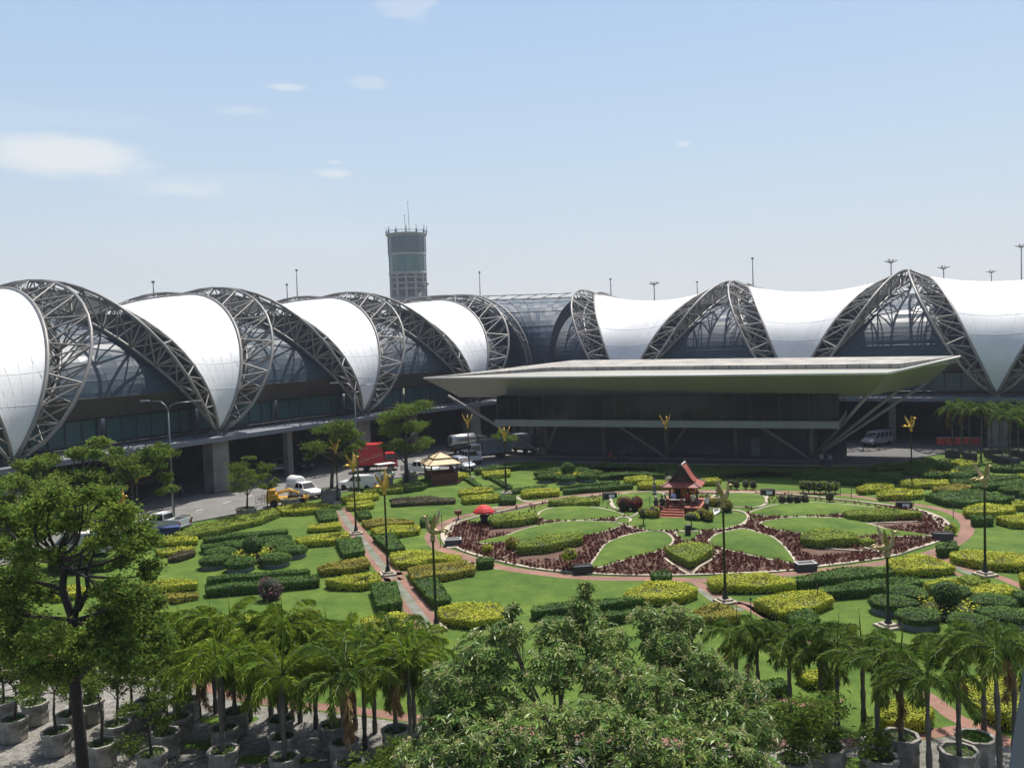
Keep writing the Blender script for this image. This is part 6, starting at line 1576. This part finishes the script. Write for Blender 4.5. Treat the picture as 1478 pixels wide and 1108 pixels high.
b = P(1194, 1078, 1.05); b.z = 0; t = thing('plant_pot', 'dark wet-stained concrete pot half hidden by the mango-like leaves', 'plant pot', b); add_pot(t, POTB, .5)
# broadleaf tub tree at the lower right of the flowering tree
b = P(1144, 1098, 1.0); b.z = 0; tp = at_depth(1165, 1030, b)
rt = thing('potted_tree', 'potted broadleaf tree with drooping bright leaves, right of the flowering tree', 'potted tree', b, 0, 'young trees in concrete pots'); add_pot(rt, POTB, .1)
cl = []
for (u, v, r_) in ((1085, 1060, .8), (1120, 1020, .75), (1165, 1010, .8), (1205, 1030, .75), (1240, 1058, .65), (1140, 1060, .85), (1195, 1070, .7), (1100, 1095, .7), (1160, 1045, .8), (1225, 1080, .5)):
    q = at_depth(u, v, b)+Vector((0, random.uniform(-.9, .9), 0)); cl.append((q, r_))
tree('x', 'x', b, [b+Vector((0, 0, .9)), b+Vector((.05, 0, 1.6)), b+Vector((.1, 0, 2.3))], cl, 'lf_mid', .24, .07, 3600, r0=.10, root=rt, seed=9, flat=.7)

# ------------------------------------------------------------------ roadside trees
def road_tree(base_px, cl_px, label, seed, leaf='lf_dark', tub=None, ln=.26, n=5200, r0=.2, trunk_px=None, spread=1.4, name='roadside_tree', flat=.45):
    b = P(*base_px); rg = np.random.default_rng(seed); root = thing(name, label, 'tree', b, 0)
    cl = []
    for u, v, r_ in cl_px:
        for q in range(2): cl.append((at_depth(u+rg.normal(0, 3), v+rg.normal(0, 2), b)+Vector((0, rg.normal(0, spread), 0)), r_*rg.uniform(.75, 1.05)))
    tk = [b]+[at_depth(u, v, b) for u, v in trunk_px]
    tree(name, label, b, tk, cl, leaf, ln, ln*.42, n, r0=r0, root=root, seed=seed, flat=flat)
    if tub is not None:
        if tub == 'sq':
            m = MB(); m.box((0, 0, .75), (2.0, 2.0, 1.5), .3, bev=.06); m.build('planter', M['conc'], root); m = MB(); m.box((0, 0, 1.5), (1.8, 1.8, .06), .3); m.build('soil', M['soil'], root)
        else: add_pot(root, TUBM)
    return root
road_tree((478, 724), [(455, 640, 1.3), (470, 618, 1.4), (492, 612, 1.4), (508, 628, 1.2), (515, 645, 1.0), (485, 635, 1.3), (460, 655, .9), (500, 655, .9)], 'roadside tree with a layered crown in a tall square concrete tub', 201, 'lf_mid', 'sq', .3, 6500, .24, [(479, 690), (482, 655), (484, 635)])
road_tree((587, 697), [(562, 600, 1.5), (585, 592, 1.6), (608, 586, 1.3), (570, 618, 1.5), (600, 615, 1.5), (614, 635, 1.2), (580, 640, 1.4), (560, 645, .9), (600, 650, 1.0), (555, 608, .8)], 'tall roadside tree with a broad dark layered crown right of the red lorry', 202, 'lf_mid', None, .32, 8500, .28, [(586, 670), (585, 640), (586, 610)])
road_tree((356, 746), [(342, 682, .9), (355, 668, .9), (368, 678, .9), (350, 695, 1.0), (370, 692, .7), (330, 693, .6), (361, 660, .6)], 'small rounded tree in a round concrete tub at the road edge', 203, 'lf_mid', 'round', .24, 3400, .12, [(357, 715), (356, 690)])
road_tree((386, 742), [(382, 700, .6), (392, 698, .6), (376, 706, .5)], 'low leafy sapling beside the yellow tow tractor', 204, 'lf_mid', None, .22, 1100, .07, [(386, 720), (386, 706)])
road_tree((729, 700), [(722, 624, .7), (736, 626, .7), (744, 630, .5), (716, 630, .5)], 'sapling with a small flat crown behind the bird post by the lorries', 205, 'lf_mid', None, .22, 1000, .07, [(729, 660), (729, 634)])
road_tree((190, 775), [(170, 690, 1.2), (195, 662, 1.2), (218, 648, 1.1), (238, 655, 1.0), (215, 675, 1.3), (235, 690, .9), (180, 672, 1.1), (240, 705, .7), (150, 668, 1.1), (160, 705, .8)], 'roadside tree with a dark trunk left of the white pickup, crown against the windows', 206, 'lf_mid', None, .34, 7000, .2, [(190, 735), (191, 700), (193, 680)])
road_tree((108, 815), [(65, 668, 1.0), (100, 655, 1.0), (130, 645, .9), (150, 650, .8), (40, 672, 1.0), (90, 690, 1.2), (130, 685, 1.1), (60, 705, 1.1), (105, 720, 1.1), (145, 715, 1.0), (160, 735, .8), (25, 690, 1.0)], 'spreading roadside tree at the far left, flat top just under the left truss foot', 207, 'lf_left', None, .33, 14000, .2, [(110, 760), (112, 725), (108, 700)])
road_tree((20, 850), [(10, 700, 1.1), (40, 715, 1.2), (60, 735, 1.1), (20, 745, 1.2), (-10, 730, 1.0), (50, 770, 1.1), (15, 790, 1.1), (75, 760, .9)], 'leafy tree cut by the left edge, below the first membrane', 208, 'lf_left', None, .30, 12500, .18, [(22, 800), (22, 765), (25, 740)])
for q, lb, pm in (((263, 759), 'empty round concrete tub at the kerb right of the white pickup', TUBM), ((556, 699), 'round concrete tub with low plants under the white-roofed cart', TUBM), ((420, 731), 'round concrete tub in front of the yellow tow tractor', TUBM), ((592, 694), 'wide concrete tub at the foot of the tall roadside tree', TUBM)):
    b = P(*q); t = thing('concrete_tub', lb, 'planter', b); add_pot(t, pm)

# ------------------------------------------------------------------ big left tree
def big_left():
    d = 33.0; base = PD(122, 1140, d); base.z = 0
    # the stem leans a little, then forks
    tk = [base, PD(116, 1060, d), PD(108, 985, d), PD(107, 925, d), PD(106, 895, d)]
    root = thing('broadleaf_tree', 'big tree with a black forked trunk and small dark leaves in the left foreground', 'tree', base)
    rg = np.random.default_rng(77); cl = []
    for (u, v, r_) in ((60, 765, .62), (100, 752, .6), (140, 745, .6), (175, 740, .5), (195, 760, .6), (205, 785, .6), (220, 820, .5), (180, 805, .55), (150, 775, .6), (40, 800, .6), (20, 835, .7), (60, 850, .6), (10, 880, .75),
                       (40, 905, .8), (160, 850, .6), (190, 860, .7), (215, 870, .6), (150, 890, .7), (180, 905, .8), (210, 910, .7), (70, 920, .8), (130, 930, .75), (20, 940, .8), (165, 945, .75), (200, 950, .7), (100, 960, .7), (60, 965, .7), (235, 920, .45),
                       (90, 800, .4), (125, 795, .35), (-10, 790, .6), (80, 720, .5), (120, 712, .5), (30, 760, .55), (150, 715, .45), (0, 740, .6), (50, 735, .55)):
        cl.append((PD(u, v, d+rg.normal(0, 1.1)), r_*1.05))
    tk2 = [base]+tk[1:]
    tree('x', 'x', base, tk2+[PD(90, 850, d), PD(93, 825, d), PD(84, 800, d)], cl, 'lf_left', .20, .085, 33000, bark='bark_d', r0=.24, root=root, seed=78, flat=.75, twigs=3)
    m = MB(); 
    for pts in ((PD(106, 900, d), PD(114, 860, d), PD(112, 830, d-.2), PD(120, 790, d-.4)), (PD(112, 880, d), PD(128, 850, d), PD(124, 830, d), PD(138, 790, d))):
        m.tube(pts, [.13, .10, .07, .04], 7)
    m.build('limb', M['bark_d'], root, tuple(base))
big_left()

# ------------------------------------------------------------------ flowering tree in the middle foreground (whorled leaves)
def whorl_tree():
    d0 = 25.0; base = PD(930, 1500, d0); base.z = 0; base = Vector((base.x, base.y, 0))
    root = thing('flowering_tree', 'large tree with star-shaped leaf whorls and creamy flower clusters, centre foreground', 'tree', base)
    rg = np.random.default_rng(5); CL = []
    for (u, v, dd, r_) in ((735, 912, 25, .6), (740, 880, 25.4, .22), (700, 940, 25, .9), (655, 985, 24.5, .9), (635, 1040, 24, .65), (600, 1090, 23.5, .6), (660, 1060, 23.5, 1.0), (720, 1000, 24.5, 1.0), (790, 915, 26, .6), (838, 875, 26.5, .5), (830, 905, 26, .6), (846, 850, 26.6, .25),
                          (800, 960, 25, 1.0), (870, 925, 26, .85), (880, 980, 25, 1.0), (935, 895, 26, .6), (975, 890, 26, .5), (960, 930, 25.5, .9), (1003, 900, 25.6, .3), (1000, 960, 25, .9), (1040, 985, 25, .75), (1075, 1005, 24.5, .7), (940, 1000, 24, 1.0), (1020, 1030, 24, 1.0),
                          (1080, 1050, 23.5, .8), (860, 1050, 23, 1.1), (770, 1060, 23, 1.1), (700, 1090, 22.5, 1.1), (950, 1070, 22.5, 1.1), (1040, 1090, 22.5, 1.0), (640, 1110, 22.5, 1.0), (810, 1120, 22, 1.2), (900, 1125, 22, 1.1), (1000, 1130, 22, 1.1), (1090, 1110, 22.5, .7), (720, 1130, 22, 1.0)):
        CL.append((PD(u, v, dd), r_))
    tm = MB(); fork = base+Vector((0, 0, 3.4)); tm.tube([base, base+Vector((.1, 0, 1.7)), fork], [.34, .28, .24], 10)
    lim = []
    for k in range(7):
        a = 2*PI*k/7+.3; p = fork+Vector((2.2*math.cos(a), 1.5*math.sin(a), 1.3+.5*(k % 2))); pts = branchy(tm, fork-Vector((0, 0, .2)), p, .15, .09, rg, .08, 6, 7); lim += pts[2:]
    lm = MB(); fm = MB(); W = []; 
    for c, r_ in CL:
        st = min(lim, key=lambda p: (p-c).length+(1.5 if p.z > c.z else 0)); pts = branchy(tm, st, c-Vector((0, 0, r_*.4)), .06, .025, rg, .09, 6, 6)
        nw = int(140*r_*r_)+12
        for q in range(nw):
            dd = Vector(rg.normal(0, 1, 3)).normalized(); rr = r_*(.35+.65*rg.uniform()**.5); p = c+Vector((dd.x*rr, dd.y*rr, dd.z*rr*.72)); W.append((p, dd, c))
            if q % 4 == 0: branchy(tm, pts[-2], p-dd*.03, .013, .006, rg, .08, 4, 4)
    for p, dd, c in W:
        ax = (Vector((0, 0, 1))*1.0+dd*.65+Vector(rg.normal(0, .3, 3))).normalized(); u = ax.orthogonal().normalized(); w = ax.cross(u); nl = int(rg.integers(6, 9)); ph = rg.uniform(0, 6); Ls = rg.uniform(.19, .30)
        fl = rg.uniform() < .26
        for k in range(nl):
            a = ph+2*PI*k/nl; o = u*math.cos(a)+w*math.sin(a); s = ax.cross(o); L = Ls*rg.uniform(.85, 1.12); up = rg.uniform(-.05, .32); wd = L*.14
            p0 = p+o*.012; p1 = p+o*L*.5+ax*L*up*.6; p2 = p+o*L+ax*L*(up*.6-.22)
            b = lm.addv([tuple(p0), tuple(p1+s*wd-ax*wd*.25), tuple(p2), tuple(p1-s*wd-ax*wd*.25)]); lm.addf([[b, b+1, b+2], [b, b+2, b+3]])
        if fl:
            n = 26; C = np.array(p)+np.array(ax)*.06+rg.normal(0, .05, (n, 3)); fm.cards(C, rg.normal(0, 1, (n, 3)), .026*rg.uniform(.7, 1.3, n), .7, 0, .5, rg)
    O = tuple(base); tm.build('trunk', M['bark_l'], root, O); lm.build('crown', M['lf_whorl'], root, O); fm.build('flower_clusters', M['flower'], root, O)
whorl_tree()
# dark filler tree below it at the left, lower leaves
b = PD(560, 1200, 27); b.z = 0
cl = [(PD(u, v, 27+random.uniform(-.8, .8)), r_) for u, v, r_ in ((540, 1095, .55), (575, 1085, .55), (605, 1090, .55), (560, 1112, .6), (640, 1085, .5), (520, 1115, .5))]
tree('broadleaf_shrub', 'leafy shrub at the bottom edge left of the flowering tree', b, [b, b+Vector((0, 0, 2)), PD(565, 1120, 27)], cl, 'lf_mid', .17, .05, 2600, r0=.08, seed=15, cat='shrub')

# ------------------------------------------------------------------ people
def skin_person(pose='stand'):
    Vv, E, Rr = [], [], []
    def add(p, r, par=None):
        Vv.append(p); Rr.append(r); i = len(Vv)-1
        if par is not None: E.append((par, i))
        return i
    sit = pose == 'sit'
    dz = -.42 if sit else 0
    pel = add((0, 0, .95+dz), .125); wa = add((0, .01, 1.10+dz), .115, pel); ch = add((0, .0, 1.32+dz), .14, wa); nk = add((0, .0, 1.46+dz), .06, ch); jaw = add((0, -.02, 1.57+dz), .075, nk); hd = add((0, -.005, 1.66+dz), .092, jaw); add((0, -.0, 1.73+dz), .06, hd)
    add((0, -.11, 1.61+dz), .014, jaw)
    for s in (-1, 1):
        add((s*.095, .0, 1.62+dz), .014, hd)
        sh = add((s*.18, 0, 1.40+dz), .06, ch); el = add((s*.24, .03, 1.12+dz), .042, sh); wr = add((s*.24, -.06 if not sit else -.2, .90+dz), .028, el); pm = add((s*.24, -.08 if not sit else -.26, .83+dz), .034, wr)
        for q in range(4): add((s*(.225+.012*q), (-.105+.018*q) if not sit else (-.31+.01*q), .745+dz+.006*abs(q-1.5)), .0085, pm)
        add((s*.20, -.11 if not sit else -.29, .80+dz), .009, pm)
        hp = add((s*.09, 0, .90+dz), .095, pel)
        if not sit: kn = add((s*.10, -.02, .49), .062, hp); an = add((s*.10, .02, .09), .042, kn); add((s*.11, -.12, .035), .035, an)
        else: kn = add((s*.12, -.42, .50), .065, hp); an = add((s*.12, -.40, .09), .042, kn); add((s*.12, -.54, .035), .035, an)
    me = bpy.data.meshes.new('body'); me.from_pydata(Vv, E, []); 
    return me, Rr
def person(b, label, shirt, trous, rz=0.0, pose='stand', hair=(.015, .012, .01)):
    root = thing('person', label, 'person', b, rz)
    me, Rr = skin_person(pose); o = part('body', me, root); sk = o.modifiers.new('skin', 'SKIN')
    for i, sv in enumerate(me.skin_vertices[0].data): sv.radius = (Rr[i], Rr[i]*.85)
    me.skin_vertices[0].data[0].use_root = True; sub = o.modifiers.new('smooth', 'SUBSURF'); sub.levels = 1; sub.render_levels = 1
    # clothing and skin colours by height in one material
    m = bpy.data.materials.new('skin_tone'); m.use_nodes = True; m.node_tree.nodes["Principled BSDF"].inputs["Base Color"].default_value = (.32, .19, .12, 1); me.materials.append(m)
    dz = -.42 if pose == 'sit' else 0
    cm = mat('shirt_cloth', shirt, .8); tmm = mat('trouser_cloth', trous, .8); hm = mat('dark_hair', hair, .6)
    c = MB(); c.lathe([(.165, .9), (.15, 1.02), (.165, 1.2), (.175, 1.34), (.13, 1.43), (.07, 1.48)], (0, 0, dz), 12, sx=1.15, sy=.85)
    for s in (-1, 1): c.tube([(s*.17, 0, 1.41+dz), (s*.215, .02, 1.25+dz), (s*.24, .03, 1.12+dz)], [.075, .065, .058], 8)
    c.build('shirt', cm, root)
    t = MB()
    for s in (-1, 1):
        if pose == 'stand': t.tube([(s*.085, 0, .97), (s*.10, -.02, .5), (s*.10, .02, .08)], [.12, .085, .068], 8)
        else: t.tube([(s*.085, .02, .55), (s*.12, -.42, .5), (s*.12, -.40, .08)], [.12, .085, .068], 8)
    t.build('trousers', tmm, root)
    h = MB(); h.lathe([(.098, 1.63), (.112, 1.68), (.09, 1.755), (.04, 1.785), (0, 1.79)], (0, .022, dz), 10); h.build('hair', hm, root)
    return root
SL = SHC+Vector((0, 0, 0))
W_, K_, N_, Rd = (.7, .7, .68), (.02, .02, .025), (.03, .04, .09), (.3, .03, .03)
person(P(947.5, 742), 'person in a white cap and dark clothes standing left of the shrine steps', (.05, .05, .06), K_, .5, hair=(.7, .7, .7))
person(P(956, 741), 'person in black standing next to the white-capped one by the shrine', K_, K_, -.3)
person(P(961, 740), 'person in dark clothes with a pale bag side, right of the one in black', (.10, .09, .09), K_, .8)
def onplat(x, y, z=.77): q = SHC+SHX*x*.84+SHY*y*.84; return Vector((q.x, q.y, z))
person(onplat(-.75, -2.6), 'person in pale blue sitting behind the offering table of the shrine', (.35, .4, .6), N_, 2.6, 'sit')
person(onplat(.75, -2.3), 'person in dark red kneeling height on the shrine platform', Rd, K_, 2.9, 'sit')
person(onplat(1.5, -2.9), 'person in pale green on the right part of the shrine platform', (.5, .55, .35), N_, 2.2, 'sit')
person(onplat(2.9, -2.1, 0), 'person in a white shirt standing right of the shrine platform', W_, K_, .4)
person(P(882, 669), 'person in a red top standing under the hall, before the grey wall', (.35, .03, .04), K_, .3)
person(P(893.5, 667.5), 'person in black, middle one of three before the grey wall', K_, K_, -.5)
person(P(902, 667.5), 'person in dark clothes, right one of three before the grey wall', (.03, .03, .04), K_, .9)
person(P(1186, 673), 'person in a pale shirt at the shaded right corner of the hall', (.35, .35, .36), K_, .2)
person(P(1198, 674), 'person in a grey top right beside the pale-shirted one at the hall corner', (.25, .24, .25), N_, -.2)
person(P(261, 719), 'person walking in the shade below the left concourse column', (.05, .05, .06), K_, .2)

# grey wall edge of the viewer's own building at the lower right
a = PD(1468, 1000, 9.0); t = thing('building_pillar', 'smooth grey slanting pillar edge of the viewer\'s building at the lower right corner', 'pillar', (a.x+.32, a.y, 0))
p1, p2 = PD(1479, 955, 9.0), PD(1455, 1112, 9.0); dx = (p2-p1); 
q1 = p1+dx*(-.1); q2 = p1+dx*(p1.z/-dx.z)
m = MB(); b0 = m.addv([tuple(q2), tuple(q2+Vector((1.2, 0, 0))), tuple(q2+Vector((2.1, 1.2, 0))), tuple(q2+Vector((0.9, 1.2, 0))), tuple(q1), tuple(q1+Vector((1.2, 0, 0))), tuple(q1+Vector((2.1, 1.2, 0))), tuple(q1+Vector((.9, 1.2, 0)))])
m.addf([[b0+3, b0+2, b0+1, b0], [b0, b0+1, b0+5, b0+4], [b0+1, b0+2, b0+6, b0+5], [b0+2, b0+3, b0+7, b0+6], [b0+3, b0, b0+4, b0+7], [b0+4, b0+5, b0+6, b0+7]])
m.build('pillar_shaft', mat('smooth_grey_render', (.20, .22, .26), .7, var=.05, scale=.4), t, tuple(t.location))
# ------------------------------------------------------------------ the air between
hb = MB(); hb.box((0, 380, 60), (1600, 1000, 124)); hz_o = hb.build('haze', None or mat('air', (1, 1, 1)))
am = hz_o.data.materials[0]; an = am.node_tree; an.nodes.remove(an.nodes["Principled BSDF"])
pv = an.nodes.new("ShaderNodeVolumePrincipled"); pv.inputs["Color"].default_value = (.80, .88, 1.0, 1); pv.inputs["Density"].default_value = .0002; pv.inputs["Anisotropy"].default_value = .3
an.links.new(pv.outputs["Volume"], an.nodes["Material Output"].inputs["Volume"])
tag(hz_o, kind='stuff')
